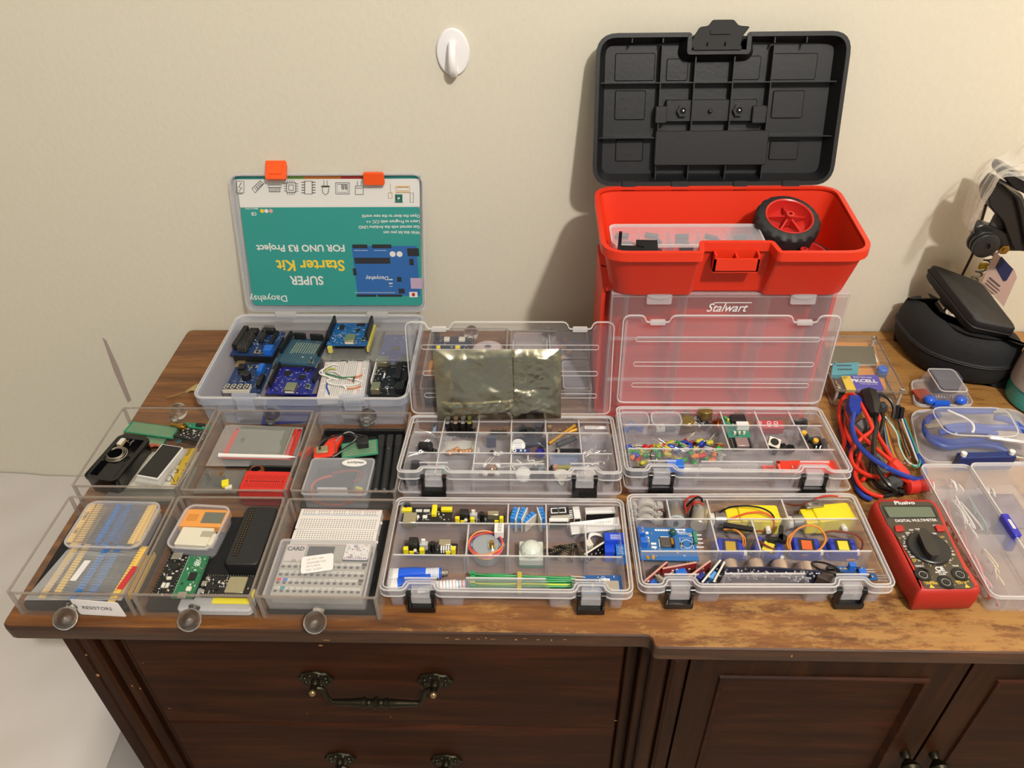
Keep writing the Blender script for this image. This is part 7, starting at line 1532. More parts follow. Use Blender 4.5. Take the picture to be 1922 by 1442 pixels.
wire('servo_wire', 'dark red servo wire curling around the yellow lettered servo', 'wire', W5([(230, 550, 20), (150, 545, 20), (110, 580, 18), (160, 660, 20), (260, 730, 20), (370, 775, 16)]), 1.0, WB)
wire('servo_wire', 'orange servo wire beside the dark red one, left servo', 'wire', W5([(120, 620, 18), (190, 700, 18), (300, 770, 14)]), .9, WO)
wire('servo_wire', 'dark red servo wire looping over the rightmost servo', 'wire', W5([(980, 560, 26), (1100, 545, 28), (1250, 560, 28), (1380, 600, 25), (1450, 680, 20), (1440, 760, 14), (1400, 830, 8)]), 1.0, WB)
wire('servo_wire', 'pale orange servo wire under the dark red loop at the right', 'wire', W5([(1460, 690, 17), (1440, 800, 10), (1350, 890, 6), (1250, 905, 5)]), .9, WO)
for k in range(3): wire('servo_wire', ('inner', 'middle', 'outer')[k]+' orange wire strand curving right of the navy servo', 'wire', W4([(1330, 545, 22), (1420, 535, 24), (1520, 570+k*4, 26), (1575+k*12, 660, 22), (1570+k*10, 750, 16), (1520, 810, 12)]), .8, (WO, WB, WO)[k])
o = thing('wire_plug', 'black three pin plug lying over the navy servo', 'connector', *loc(d1, 1520, 500, 28), 25, -12); b = MB(); b.rbox(-14, 14, -2.5, 2.5, 0, 2.6, .8); b.build('plug', BLACK, o)
# sensors on edge in the front tray
def edge_board(lab, p0, p1, z, h, m, edge, L_parts, grp=None):
    x0, y0 = at(*p0, z); x1, y1 = at(*p1, z); a = math.degrees(math.atan2(y1-y0, x1-x0)); L_ = math.hypot(x1-x0, y1-y0); o = thing('sensor_board', lab, 'circuit board', x0, y0, z-h, a, 0, 0, grp)
    b = MB(); b.box(0, L_, -.8, .8, 0, h-.4); b.build('board', m, o); b = MB(); b.box(0, L_, -.85, .85, h-.4, h); b.build('board_edge', edge, o)
    b = MB(); rnd = random.Random(int(x0*3)); 
    for _ in range(12): u = rnd.uniform(3, L_-3); v = rnd.uniform(2, h-2); b.use(rnd.choice((0, 1, 2))).box(u-1, u+1, -1.6, -.8, v-.7, v+.7)
    b.build('surface_components', SMDM, o, kind='stuff')
    for q in L_parts:
        b = MB()
        if q[0] == 'box': b.rbox(q[1], q[2], -q[5], -.8, q[3], q[4], .5, .2); b.build('blue_trimmer', q[6], o)
        else: b.M = TR(q[1], -.8, q[2]) @ RX(90); b.lathe(0, 0, 0, [(q[3], 0), (q[3], q[4]), (q[3]-.6, q[4]+.4)], 16); b.use(1).lathe(0, 0, q[4]+.3, [(q[3]-1, 0), (q[3]-1.2, .3)], 16); b.build('microphone', [STEEL, BLACK], o)
    return o
PKE = mat('pinkish_board_edge', '#c49488', .5)
edge_board('maroon sensor board on edge with silver microphone, front left corner', d1(300, 1215), d1(600, 960), 22, 15, PRED, PKE, [('mic', 18, 7, 4.6, 8), ('box', 8, 16, 1, 8, 6, BLUE)], 'maroon sensor boards on edge')
edge_board('maroon sensor board on edge with blue trimmer in the middle', d1(540, 1045), d1(980, 965), 24, 16, PRED, PKE, [('box', 12, 22, 2, 12, 7, BLUE)], 'maroon sensor boards on edge')
edge_board('maroon sensor board on edge leaning toward the left latch', d1(860, 1165), d1(1160, 945), 24, 15, PRED, PKE, [('box', 12, 20, 2, 9, 6, DBLUE)], 'maroon sensor boards on edge')
edge_board('dark blue sensor board with white edge and pale blue trimmer', d1(1050, 1225), d1(1290, 935), 24, 15, PDBLUE, MAT['white_pcb_edge'], [('box', 12, 21, 3, 12, 6, mat('trimmer_sky', '#5c9ce0', .35))])
edge_board('dark board with white edge right of the pale blue trimmer', d1(1200, 1220), d1(1340, 960), 24, 14, PBLK, MAT['white_pcb_edge'], [])
for k, (p0, p1, z) in enumerate(((d1(1320, 1030), d2(330, 985), 24), (d2(335, 990), d2(955, 1035), 24))):
    x0, y0 = at(*p0, z); x1, y1 = at(*p1, z); L_ = math.hypot(x1-x0, y1-y0); o = thing('distance_sensor', ('left', 'right')[k]+' dark blue distance sensor board with two silver cylinders behind', 'sensor', x0, y0, 3, math.degrees(math.atan2(y1-y0, x1-x0)), 0, 0, 'distance sensors')
    b = MB(); b.box(0, L_, -.8, .8, 0, 20); b.build('board', mat('midnight_board', '#141a38', .4), o); b = MB(); rnd = random.Random(k+5)
    for _ in range(46): u = rnd.uniform(2, L_-2); v = rnd.uniform(3, 19); b.use(rnd.choice((0, 1, 1))).box(u-.7, u+.7, -1.4, -.8, v-.5, v+.5)
    for q in (.28, .72):
        for j in range(8): b.use(1).box(L_*q-4+j*1.1, L_*q-3.5+j*1.1, -1.5, -.8, 9, 11)
    b.build('surface_components', [SMDM[0], INKW], o, kind='stuff')
    for q in (.22, .75): b = MB(TR(L_*q, .8, 11) @ RX(-90)); b.lathe(0, 0, 0, [(7.6, 0), (8, .4), (8, 11), (7.2, 12), (6, 12), (6, 11)], 22); b.build('cylinder', mat('sensor_silver', '#c9b8ac', .3, .85), o)
    for j in range(4): b = MB(); b.tube([(L_*.44+j*2.6, -1, 16), (L_*.44+j*2.6, -1.5, 24)], .4, 4); b.build('pin', STEEL, o)
for k, (bl, br, tl, lab, z) in enumerate((((1230, 1130), (1640, 1150), (1220, 1055), 'front blue tracking sensor board with trimmer', 20), ((1120, 1040), (1500, 1050), (1110, 980), 'rear blue tracking sensor board with trimmer', 22))):
    o = board('tracking_sensor', lab+', front right corner', 'sensor', d2(*bl), d2(*br), d2(*tl), z, PBLUE, [('trimmer', BLUE, .4, .1, .62, .95, 7), ('chip', HDR, .68, .2, .8, .6, 2), ('emitter', BLACK, -.3, .2, -.02, .8, 4, -2)], ns=12, zbase=8, group='blue tracking sensors')
    b = MB(); w = o['_w']
    for j in range(3): b.tube([(w/2, -3+j*2.6, 11), (w/2+9, -3+j*2.8, 11)], .5, 4)
    b.build('pins', STEEL, o, kind='stuff')
t = thing('black_ring', 'black oval wire ring with clear ends left of the tracking sensors', 'component', *loc(d2, 1000, 970, 26), 18, -30); b = MB(); b.tube([(12*math.cos(a*.35), 5*math.sin(a*.35), 5+1.5*math.cos(a*.35)) for a in range(18)], 1, 6, True); b.build('ring', BLACKG, t); b = MB(); b.rbox(-4, 13, -12, -4, -8, 2, 1); b.build('dark_block', mat('umber_block', '#3a3230', .4), t)
# ================================================================ drawers seen through the standing lid
e0 = G(740, 580, 4.368)
o = board('blue_black_board', 'dark board with yellow and silver parts, in the drawer behind the silver bag', 'circuit board', e0(305, 345), e0(630, 345), e0(325, 225), 14, mat('ink_board', '#1a2036', .4), [('yellow_part', YEL, .12, .05, .22, .2, 4), ('yellow_part', YEL, .6, .05, .72, .2, 4), ('metal_part', CREAM, .28, .6, .42, .85, 3), ('metal_part', CREAM, .66, .6, .82, .85, 3), ('socket', HDR, .0, .7, .16, 1, 8)], ns=16, zbase=4)
x, y = at(*e0(770, 310), 12); o = thing('dome_speaker', 'pinkish white round dome disc behind the silver bag', 'speaker', x, y-6, 3); b = MB(); b.lathe(0, 0, 0, [(21, 0), (22, 3), (20, 9), (12, 13), (.2, 14)], 28); b.build('dome', mat('dusty_white', '#c0aeb0', .4), o); b = MB(); b.cyl(0, 0, 13.2, 5, 1, 18); b.build('centre_ring', mat('dusty_grey', '#8e8488', .5), o); b = MB(); b.box(-3, 3, -1, 1, 14.2, 14.8); b.build('slot', BLACK, o)
x0, y0 = at(*e0(280, 530), 10); x1, y1 = at(*e0(305, 370), 24); o = thing('wooden_stick', 'flat brown wooden stick at the left side of the hidden drawer', 'stick', x0, y0, 6, math.degrees(math.atan2(y1-y0, x1-x0)), 0, -14); L_ = math.hypot(x1-x0, y1-y0); b = MB(); b.rbox(0, L_, -2, 2, 0, 3, 1); b.build('stick', mat('stick_brown', '#b0763a', .5), o)
foam('dark folded cloth at the bottom of the drawer behind the silver bag', -134, -40, 722, 765, 6, mat('charcoal_cloth', '#3c3a40', .9), 'folded_cloth', 2.5, 'cloth')
t = clearbox('square clear box with faint printed lid, in the drawer behind the left lid', e0(960, 400), e0(1250, 400), e0(985, 195), 20, 14, 4)
t = clearbox('clear box of yellow, red and blue discs, in the drawer behind the left lid', e0(1270, 400), e0(1600, 400), e0(1275, 185), 22, 16, 6)
x, y = t.location.x*1000, t.location.y*1000; w, d = t['_w']/2-6, t['_d']/2-5; rnd = random.Random(4)
for k in range(26):
    nmc, hx = (('orange yellow', '#d8a032'), ('red', '#b8403a'), ('navy blue', '#2c3a70'), ('blue', '#3a5aa0'))[k % 4]
    o = thing('disc_capacitor', nmc+' disc in the clear box behind the left lid', 'component', x+rnd.uniform(-w, w), y+rnd.uniform(-d, d), 7+rnd.uniform(0, 8), 0, rnd.uniform(-30, 30), rnd.uniform(-30, 30), nmc+' discs in the clear box'); b = MB(); b.cyl(0, 0, 0, 3.6, 2, 12, bev=.5); b.build('disc', mat('disc_'+nmc.replace(' ', '_'), hx, .35), o)
t = clearbox('flat clear box of grey parts at the front of the drawer beside the toolbox', e0(1380, 650), e0(1600, 650), e0(1385, 425), 20, 14, 4)
x, y = t.location.x*1000, t.location.y*1000; o = thing('grey_block', 'grey block inside the flat clear box beside the toolbox', 'component', x, y, 6.5); b = MB(); b.rbox(-14, 14, -16, 14, 0, 8, 1); b.build('block', mat('block_grey', '#5c5862', .6), o)
# ================================================================ things in the toolbox
f0 = G(1120, 340, 3.626)
MT = mw(tb)
c_tl, c_tr, c_br = f0(80, 290), f0(1060, 290), f0(1125, 430)
xa, ya = at(*f0(85, 300), 222); xb, yb = at(*f0(1050, 300), 222); xc, yc = at(*f0(1130, 440), 222)
W_ = xb-xa+6; t = thing('parts_box', 'pinkish clear divided box of black chips lying in the red toolbox', 'storage box', xa+W_/2, ya-23, 184)
b = MB(); P = rrect(-W_/2, W_/2, -23, 23, 7, 5); b.shell(P, 0, 37, 1.2, 1.5); b.prism(P, 37, 38); b.build('box_body', PP, t); b = MB(); b.ring(offset(P, -.6), offset(P, .8), 36, 39); b.build('rim', PPL, t)
for k in range(1, 5): b = MB(); b.box(-W_/2+k*W_/5-.5, -W_/2+k*W_/5+.5, -21, 21, 2, 35); b.build('divider', PP, t)
for yy in (-7, 8): b = MB(); b.box(-W_/2+2, W_/2-2, yy-.5, yy+.5, 2, 35); b.build('divider', PP, t)
rnd = random.Random(8)
for k in range(15):
    cx_, cy_2 = (k % 5), (k//5); x = xa+(cx_+.5)*W_/5+rnd.uniform(-3, 3); y = ya-23+(15, 0, -14)[cy_2]+rnd.uniform(-2, 2)
    o = thing('chip', 'black chip in the %s cell, %s row of the toolbox parts box' % (('first', 'second', 'third', 'fourth', 'fifth')[cx_], ('back', 'middle', 'front')[cy_2]), 'chip', x, y, 210, rnd.uniform(-30, 30), rnd.uniform(-20, 20), rnd.uniform(-12, 12), 'chips in the toolbox parts box')
    b = MB(); b.box(-7, 7, -3.2, 3.2, 0, 4); b.build('chip_body', mat('chip_body', '#2a2a38', .4), o); b = MB()
    for j in range(6): b.box(-6+j*2.3, -5.4+j*2.3, -4, -3.2, -2, 2)
    b.build('chip_legs', mat('leg_brass', '#c8a884', .35, .8), o, kind='stuff')
o = thing('black_bracket', 'black angled plastic bracket on top of the clear box in the toolbox', 'bracket', *at(*f0(290, 470), 230), 223.5)
def bq(*ps): return [(x-o.location.x*1000, y-o.location.y*1000) for x, y in (at(*f0(*p), 228) for p in ps)]
b = MB(); b.prism(bq((315, 508), (422, 510), (412, 405), (268, 402), (268, 436), (320, 450)), 0, 5)
b.prism(bq((150, 470), (320, 474), (318, 440), (150, 432)), 0, 4); b.build('plate', mat('bracket_black', '#111114', .4), o)
b = MB(); x_, y_ = bq((155, 440))[0]; b.box(x_-1.5, x_+1.5, y_-14, y_+2, -4, 6); b.box(x_-1.5, x_+1.5, y_-2, y_+1, 0, 20); b.build('side_arm', MAT['bracket_black'], o)
WRED = mat('wheel_red', '#b8241e', .35); TYRE = mat('tyre_rubber', '#17181b', .6)
def wheel(lab, px, py, z, rx, ry, h=26, r=33):
    x, y = at(px, py, z); o = thing('wheel', lab, 'wheel', x, y, z, 0, rx, ry, 'red hubbed toy wheels')
    b = MB(); n = 72; prof = [(23.5, -1), (25, 0), (31.5, -1.6), (33, -4), (33.4, -h/2), (33, -h+4), (31, -h), (24, -h)]
    loops = []
    for r_, z_ in prof:
        loops.append([((r_+(.9 if (i//2) % 2 and r_ > 32 else 0))*math.cos(2*math.pi*i/n), (r_+(.9 if (i//2) % 2 and r_ > 32 else 0))*math.sin(2*math.pi*i/n), z_) for i in range(n)])
    b.loft(loops+[loops[0]], False, False); b.build('tyre', TYRE, o)
    b = MB(); b.lathe(0, 0, 0, [(.1, -13), (24, -13), (25.2, .6), (24.4, .9), (23.2, 0), (21, -11), (20, -12), (.1, -12.4)], 40); b.build('rim', WRED, o)
    b = MB(); b.lathe(0, 0, 0, [(4.6, -10.4), (4.2, 3.4), (3.8, 3.8), (2, 3.8), (1.9, -2), (.1, -2)], 18); b.build('hub', WRED, o)
    for k in range(5):
        b = MB(RZ(k*72+20)); b.add([(3, -1, -10), (3, 1, -10), (21, 1, -10), (21, -1, -10), (3, -1, -1), (3, 1, -1), (21, 1, -7.5), (21, -1, -7.5)], [(0, 3, 2, 1), (4, 5, 6, 7), (0, 1, 5, 4), (1, 2, 6, 5), (2, 3, 7, 6), (3, 0, 4, 7)]); b.build('spoke', WRED, o)
    return o
wheel('black tyred toy wheel with red hub, upper one at the right of the toolbox', *f0(1312, 238), 234, 19, 3)
wheel('lower toy wheel, mostly hidden behind the front wall of the toolbox', *f0(1408, 482), 209, 2, 4, 14)
# ================================================================ component tester in acrylic case
q1 = G(1540, 620, 5.95)
x0, y0 = at(*q1(200, 668), 23); x1, y1 = at(*q1(905, 675), 23); x2, y2 = at(*q1(595, 95), 23)
dxv, dyv = x1-x0, y1-y0; rz = math.degrees(math.atan2(dyv, dxv)); w = math.hypot(dxv, dyv)+8; dd = math.hypot(x2-x1, y2-y1)+8
Mx = Vector(((x0+x1)/2, (y0+y1)/2, 0)); dep = Vector((x2-x1, y2-y1, 0)); up_ = dep.normalized(); ctr = Mx+dep/2
rz = math.degrees(math.atan2(up_.y, up_.x))-90
t = thing('component_tester', 'component tester with grey screen, blue knob and battery in a clear acrylic case', 'tester', ctr.x, ctr.y, .3, rz)
b = MB(); b.rbox(-w/2, w/2, -dd/2, dd/2, 0, 2.6, 2, .3); b.rbox(-w/2, w/2, -dd/2, dd/2, 22, 24.6, 2, .3); b.build('acrylic_plates', ACR, t, kind='stuff')
b = MB(); b.ring(rrect(-w/2, w/2, -dd/2, dd/2, 2), offset(rrect(-w/2, w/2, -dd/2, dd/2, 2), 1), 22, 24.7); b.ring(rrect(-w/2, w/2, -dd/2, dd/2, 2), offset(rrect(-w/2, w/2, -dd/2, dd/2, 2), 1), 0, 2.8); b.build('plate_edges', ACE, t, kind='stuff')
b = MB(); b.box(-w/2, -w/2+2, -dd/2+6, dd/2-6, 2.6, 22); b.build('side_plate', ACR, t)
for sx in (-1, 1):
    for sy in (-1, 1):
        b = MB(); b.cyl(sx*(w/2-4), sy*(dd/2-4), 2.6, 1.8, 19.6, 12); b.build('standoff', mat('acr_post', '#c8c2bc', .2, .3), t)
        b = MB(); b.lathe(sx*(w/2-4), sy*(dd/2-4), 24.6, [(2.9, 0), (2.7, 1.4), (1.5, 2.2), (.1, 2.3)], 14); b.build('screw', STEEL, t)
def tp(px, py, z): return atl(t, *q1(px, py), z)
def tbox(nm, m, bl, br, tl, z0, z1, r=1, label=None):
    a, e, g_ = tp(*bl, z1), tp(*br, z1), tp(*tl, z1); P = [a, e, (e[0]+g_[0]-a[0], e[1]+g_[1]-a[1]), g_]; b = MB(); b.prism(roundpoly(P, r, 2), z0, z1, .3 if z1-z0 > 2 else 0); return b.build(nm, m, t, label)
tbox('board', mat('orange_board', '#c8884a', .5), (150, 640), (740, 650), (50, 130), 8, 9.6)
tbox('screen', mat('olive_lcd', '#5d5c4a', .2), (110, 370), (630, 378), (90, 172), 9.6, 14)
tbox('screen_frame', STEEL, (110, 385), (635, 392), (108, 372), 9.6, 14.2)
tbox('pale_flex', WHITE, (600, 340), (650, 360), (555, 225), 9.6, 10.4)
SOCK = mat('socket_teal', '#3f9ab0', .4)
tbox('test_socket', SOCK, (120, 495), (420, 480), (140, 370), 9.6, 17, 2)
for k, yy in enumerate((393, 437)):
    for j in range(7): tbox('socket_hole', BLACK, (185+j*24+k*8, yy+8), (203+j*24+k*8, yy+8), (182+j*24+k*8, yy-8), 17, 17.15, .2)
b = MB(); x_, y_ = tp(165, 375, 18); b.cyl(x_, y_, 12, 1.2, 9, 8); b.build('lever', SOCK, t)
x_, y_ = tp(700, 420, 20); b = MB(); b.lathe(x_, y_, 9.6, [(7, 0), (7, 5), (6.2, 5.5)], 20); b.build('button_base', mat('slate_button', '#46587a', .4), t); b = MB(); b.lathe(x_, y_, 15, [(6.4, 0), (6.4, 4.4), (5, 5.6), (.1, 5.9)], 22); b.build('button_cap', BLUE, t, 'blue button cap')
tbox('battery_snap', DGREY, (170, 650), (285, 660), (110, 530), 4, 18, 2)
tbox('battery_yellow', mat('battery_yellow', '#e0c02c', .4), (290, 660), (410, 660), (232, 510), 4, 19, 1.5, 'yellow end of the battery')
tbox('battery_body', mat('battery_violet', '#3c38a8', .35), (400, 662), (712, 655), (330, 503), 4, 19.4, 1.5, 'violet battery with white lettering')
a = tp(345, 578, 19.6); text('PKCELL', a[0], a[1], 19.7, 8.2, INKW, t, bold=.3, sx=1.12); a = tp(368, 528, 19.6); text('Extra heavy duty', a[0], a[1], 19.7, 3.2, INKW, t, bold=.03, sx=1.02); a = tp(445, 602, 19.6); text('Power energy your life', a[0], a[1], 19.7, 2.2, INKW, t); a = tp(262, 530, 19.6); text('6F22\n9V', a[0]-1, a[1], 19.7, 2.8, INKK, t)
b = MB(); P = [tp(170, 570, 20), tp(180, 600, 20), tp(215, 630, 20), tp(215, 655, 20)]; b.tube(smooth_path([(x_, y_, 20.5) for x_, y_ in P], 4), .8, 6); b.build('battery_wire', mat('wire_coppery', '#c8785a', .4), t)
# ================================================================ headset case, flat case, rig
def wpts2(L__): return [at(1660+x/3.527, 460+y/3.527, z) for x, y, z in L__]
O = wpts2([(62, 430, 34), (100, 520, 34), (200, 640, 34), (350, 730, 34), (600, 800, 34), (780, 815, 34), (880, 790, 34)])+wpts2([(915, 690, 52), (880, 640, 62), (800, 600, 64), (660, 590, 64), (540, 560, 64), (470, 480, 64), (400, 380, 64), (330, 290, 64), (270, 250, 64), (180, 255, 62), (110, 310, 54)])
O = [(min(x, 700), min(y, 876)) for x, y in O]
cxo, cyo = sum(p[0] for p in O)/len(O), sum(p[1] for p in O)/len(O); Ol = [(x-cxo, y-cyo) for x, y in O]
Os = [(v.x, v.y) for v in smooth_path([(x, y, 0) for x, y in Ol], 4, True)]
t = thing('headset_case', 'large black bean-shaped fabric headset case with a zip, against the wall', 'case', cxo, cyo, .3); FAB = mat('black_woven_fabric', '#0e1013', .8, bump=.5, bscale=900)
L3 = lambda Q, z: [(x, y, z) for x, y in Q]
b = MB(); b.loft([L3(offset(Os, 12), 0), L3(offset(Os, 5), 6), L3(offset(Os, 1), 18), L3(offset(Os, 0), 30)]); b.build('lower_shell', FAB, t)
b = MB(); b.loft([L3(offset(Os, 0), 30.5), L3(offset(Os, -.8), 31), L3(offset(Os, -.8), 35.5), L3(offset(Os, 0), 36)]); b.build('zip_band', mat('zip_black', '#1c1c1e', .6), t)
b = MB(); 
for z in (32, 34.4): b.tube(L3(offset(Os, -1.2), z), .6, 5, True)
b.build('zip_piping', mat('zip_line', '#26272a', .5), t, kind='stuff')
b = MB(); b.loft([L3(offset(Os, 0), 36), L3(offset(Os, .8), 46), L3(offset(Os, 4), 58), L3(offset(Os, 9), 65), L3(offset(Os, 15), 68.5), L3(offset(Os, 19), 69.6)]); b.build('upper_shell', FAB, t, smooth=70)
A_, B2, C2, D2 = [Vector((*at(1660+x/3.527, 460+y/3.527, z), z)) for x, y, z in ((300, 115, 118), (640, 240, 108), (890, 560, 84), (600, 500, 92))]
for V in (A_, B2): V.y = min(V.y, 884)
t = thing('flat_case', 'flat black zip case leaning on the headset case', 'case', D2.x, D2.y, 60); nrm = (B2-A_).cross(D2-A_).normalized(); nrm = nrm if nrm.z > 0 else -nrm
of = Vector((D2.x, D2.y, 60)); quad = [D2, C2, B2, A_]; ctrq = sum((q for q in quad), Vector())/4
def sh(k, dn): return [tuple(ctrq+(q-ctrq)*k-nrm*dn-of) for q in quad]
def rq(lp_, r=.14):
    out = []; 
    for i in range(4):
        a_, b_, e_ = Vector(lp_[i-1]), Vector(lp_[i]), Vector(lp_[(i+1) % 4])
        p_, q_ = b_.lerp(a_, r), b_.lerp(e_, r)
        for k in range(5): s_ = k/4; out.append(tuple(p_*(1-s_)**2+b_*2*s_*(1-s_)+q_*s_*s_))
    return out
b = MB(); b.loft([rq(sh(.93, 22)), rq(sh(1, 19)), rq(sh(1.02, 10)), rq(sh(1, 2)), rq(sh(.95, 0))]); b.build('shell', mat('black_eva', '#121113', .6, bump=.3, bscale=700), t, smooth=50)
b = MB(); P = [Vector(p) for p in rq(sh(1.03, 10.5))]; b.tube(P, .9, 6, True); b.build('zip', mat('zip_black2', '#0e0e10', .5), t)
b = MB(); P = wpts2([(370, 350, 78), (395, 400, 74), (440, 440, 72), (455, 450, 72)]); b.tube(smooth_path([(x-D2.x, y-D2.y, 16-k*1.5) for k, (x, y) in enumerate(P)], 5), 1.8, 8); b.build('carry_loop', BLACK, t)
# rig on a pole
def yz(px, py, Y, g=G(1760, 250, 4.142)): X, Y_, Z = onwall(*g(px, py), Y); return X, Z
YR = 815
def rigp(L__): return [(x-rx0, z) for x, z in (yz(px, py, YR) for px, py in L__)]
rx0, rz0 = yz(330, 830, YR)
t = thing('camera_rig', 'black camera mount with pivot joint on a thin pole, right of the wall', 'camera mount', rx0, YR, 0)
RB = mat('rig_black', '#1d1c1d', .35)
def rplate(nm, L__, y0, y1, m=RB, bev=1.2, label=None):
    P = rigp(L__); A = sum(P[i][0]*P[(i+1) % len(P)][1]-P[(i+1) % len(P)][0]*P[i][1] for i in range(len(P)))
    if A < 0: P = P[::-1]
    P = roundpoly(P, 4, 3)
    b = MB(); lo = lambda Q, y: [(x, y, z) for x, z in Q]; b.loft([lo(offset(P, bev), y0), lo(P, y0+bev), lo(P, y1-bev), lo(offset(P, bev), y1)]); return b.build(nm, m, t, label)
rplate('side_plate', [(360, 440), (410, 375), (440, 338), (620, 440), (700, 620), (720, 900), (560, 880), (480, 660), (370, 540)], -10, 14)
rplate('edge_strip', [(430, 350), (450, 340), (600, 450), (660, 640), (700, 860), (640, 860), (600, 650), (560, 470)], -16, -8, BLACK)
rplate('upper_block', [(520, 350), (545, 285), (600, 300), (760, 400), (760, 520), (600, 440)], 4, 34, mat('rig_violet_black', '#151219', .25))
rplate('lower_arm', [(270, 720), (340, 690), (430, 720), (520, 760), (640, 740), (760, 800), (760, 900), (520, 900), (400, 890), (280, 880)], -6, 8)
rplate('arm_web', [(400, 740), (450, 640), (480, 620), (510, 720), (520, 780), (430, 790)], 0, 5, mat('rig_grey', '#4a4644', .5))
for k in range(3):
    b = MB(TR(0, -12+k*7, rz0) @ RX(90)); b.lathe(0, 0, 0, [(13, 0), (14.5, 1), (14.5, 3.6), (13, 4.6), (4, 4.6), (3.8, 2)], 24); b.build('pivot_disc', RB, t)
x_, z_ = yz(472, 860, YR); b = MB(TR(x_-rx0, -13, z_) @ RX(90)); b.lathe(0, 0, 0, [(6, 0), (6, 2), (3.4, 2.4), (3.2, 4.4), (.1, 4.8)], 6); b.build('hex_screw', BRASS, t, 'brass hex screw')
x_, z_ = yz(655, 515, YR); b = MB(); b.ball(x_-rx0, -18, z_, 2.4, 8); b.build('bright_dot', STEEL, t)
b = MB(); P0 = yz(375, 560, YR+12); P1 = yz(268, 950, 882); b.tube([(P0[0]-rx0, 12, P0[1]), (P1[0]-rx0, 67, P1[1]), (P1[0]-rx0-10, 69, 0)], 1.6, 8); b.build('pole', mat('umber_pole', '#3c2a1e', .5), t)
b = MB(); b.cyl(P1[0]-rx0-10, 69, 0, 4, 3, 14, bev=.6); b.build('pole_foot', BLACK, t)
# paper tag
g6b = G(1660, 460, 3.527); YT = 858
PT_ = [onwall(*g6b(*p), YT) for p in ((645, 245), (790, 410), (878, 215), (862, 165), (735, 45))]
t = thing('swing_tag', 'pinkish paper tag with a dark blue patch behind the flat case', 'tag', PT_[0][0], YT, 0); TG = mat('tag_paper', '#b89c94', .7)
b = MB(); lo = lambda y: [(x-PT_[0][0], y, z) for x, _y, z in PT_]; b.loft([lo(0), lo(.8)]); b.build('card', TG, t)
b = MB(); Q = [onwall(*g6b(*p), YT-.4) for p in ((738, 150), (790, 240), (808, 235), (852, 160), (775, 75))]; lo = lambda y: [(x-PT_[0][0], y, z) for x, _y, z in Q]; b.loft([lo(-.8), lo(-.3)]); b.build('blue_patch', mat('tag_navy', '#18264e', .4), t)
va = Vector(onwall(*g6b(690, 215), YT)); vb = Vector(onwall(*g6b(790, 300), YT)); ex = (vb-va).normalized(); ez = Vector((0, -1, 0)); ey = ez.cross(ex)
for k in range(9):
    s_ = va-ey*(3.6*k)+ex*(1.2*k) if ey.z > 0 else va+ey*(3.6*k)
    Mt = Matrix(((ex.x, ey.x, ez.x, s_.x-PT_[0][0]), (ex.y, ey.y, ez.y, -.2), (ex.z, ey.z, ez.z, s_.z), (0, 0, 0, 1)))
    b = MB(Mt); b.box(0, (24, 26, 25, 22, 24, 21, 22, 18, 14)[k]*(1 if k else .9), 0, 1.6 if k == 0 else .8, .9, 1.0); b.build('print_line', mat('tag_ink', '#5a4a4a', .7), t)
o = thing('coiled_cord', 'dark coil of cord with a yellow clip beside the pole', 'cord', *onwall(*g6b(655, 130), 868)[:2], 0)
b = MB(); zz = onwall(*g6b(655, 130), 868)[2]; b.tube([(5*math.cos(k*.7)+k*.25-6, 3*math.sin(k*.7), zz-30+k*.9) for k in range(56)], 1.2, 5); b.build('coil', mat('cord_grey', '#5a5248', .5), o); b = MB(); b.rbox(-8, 3, -7, -3, zz-3, zz+5, 2, .5); b.build('clip', mat('clip_yellow', '#b89a20', .4), o)
b = MB(); b.tube([(0, 0, 0), (-6, 0, zz-30)], 1, 5); b.build('tail', MAT['cord_grey'], o)
# clear wrap over the rig
def wrap():
    b = MB(); n, m_ = 40, 26; g7 = G(1760, 250, 4.142); Lp = [(180, 690), (240, 480), (300, 330), (420, 220), (560, 160), (640, 60), (760, -40)]; Rp = [(250, 720), (330, 560), (420, 430), (470, 330), (620, 330), (760, 380), (860, 300)]
    L3a = smooth_path([Vector(onwall(*g7(*p), 842)) for p in Lp], 7)[:n+1]; R3a = smooth_path([Vector(onwall(*g7(*p), 790)) for p in Rp], 7)[:n+1]; o0 = L3a[0]; vs = []
    for j in range(len(L3a)):
        for i in range(m_+1):
            u = i/m_; p = L3a[j].lerp(R3a[j], u); p = p+Vector((0, -14*math.sin(math.pi*u)+3.5*math.sin(u*34+j*.25), 2.5*math.sin(u*27+j*.3))); vs.append(tuple(p-o0))
    b.add(vs, [(j*(m_+1)+i, j*(m_+1)+i+1, (j+1)*(m_+1)+i+1, (j+1)*(m_+1)+i) for j in range(len(L3a)-1) for i in range(m_)])
    o = b.build('plastic_wrap', clear('thin_wrap', '#f2eeea', .06, .6, .12, power=1.6), smooth=60); o.location = (o0.x/1000, o0.y/1000, (T+o0.z)/1000); tag(o, 'clear crinkled plastic wrap draped around the camera mount, top right', 'plastic wrap')
wrap()
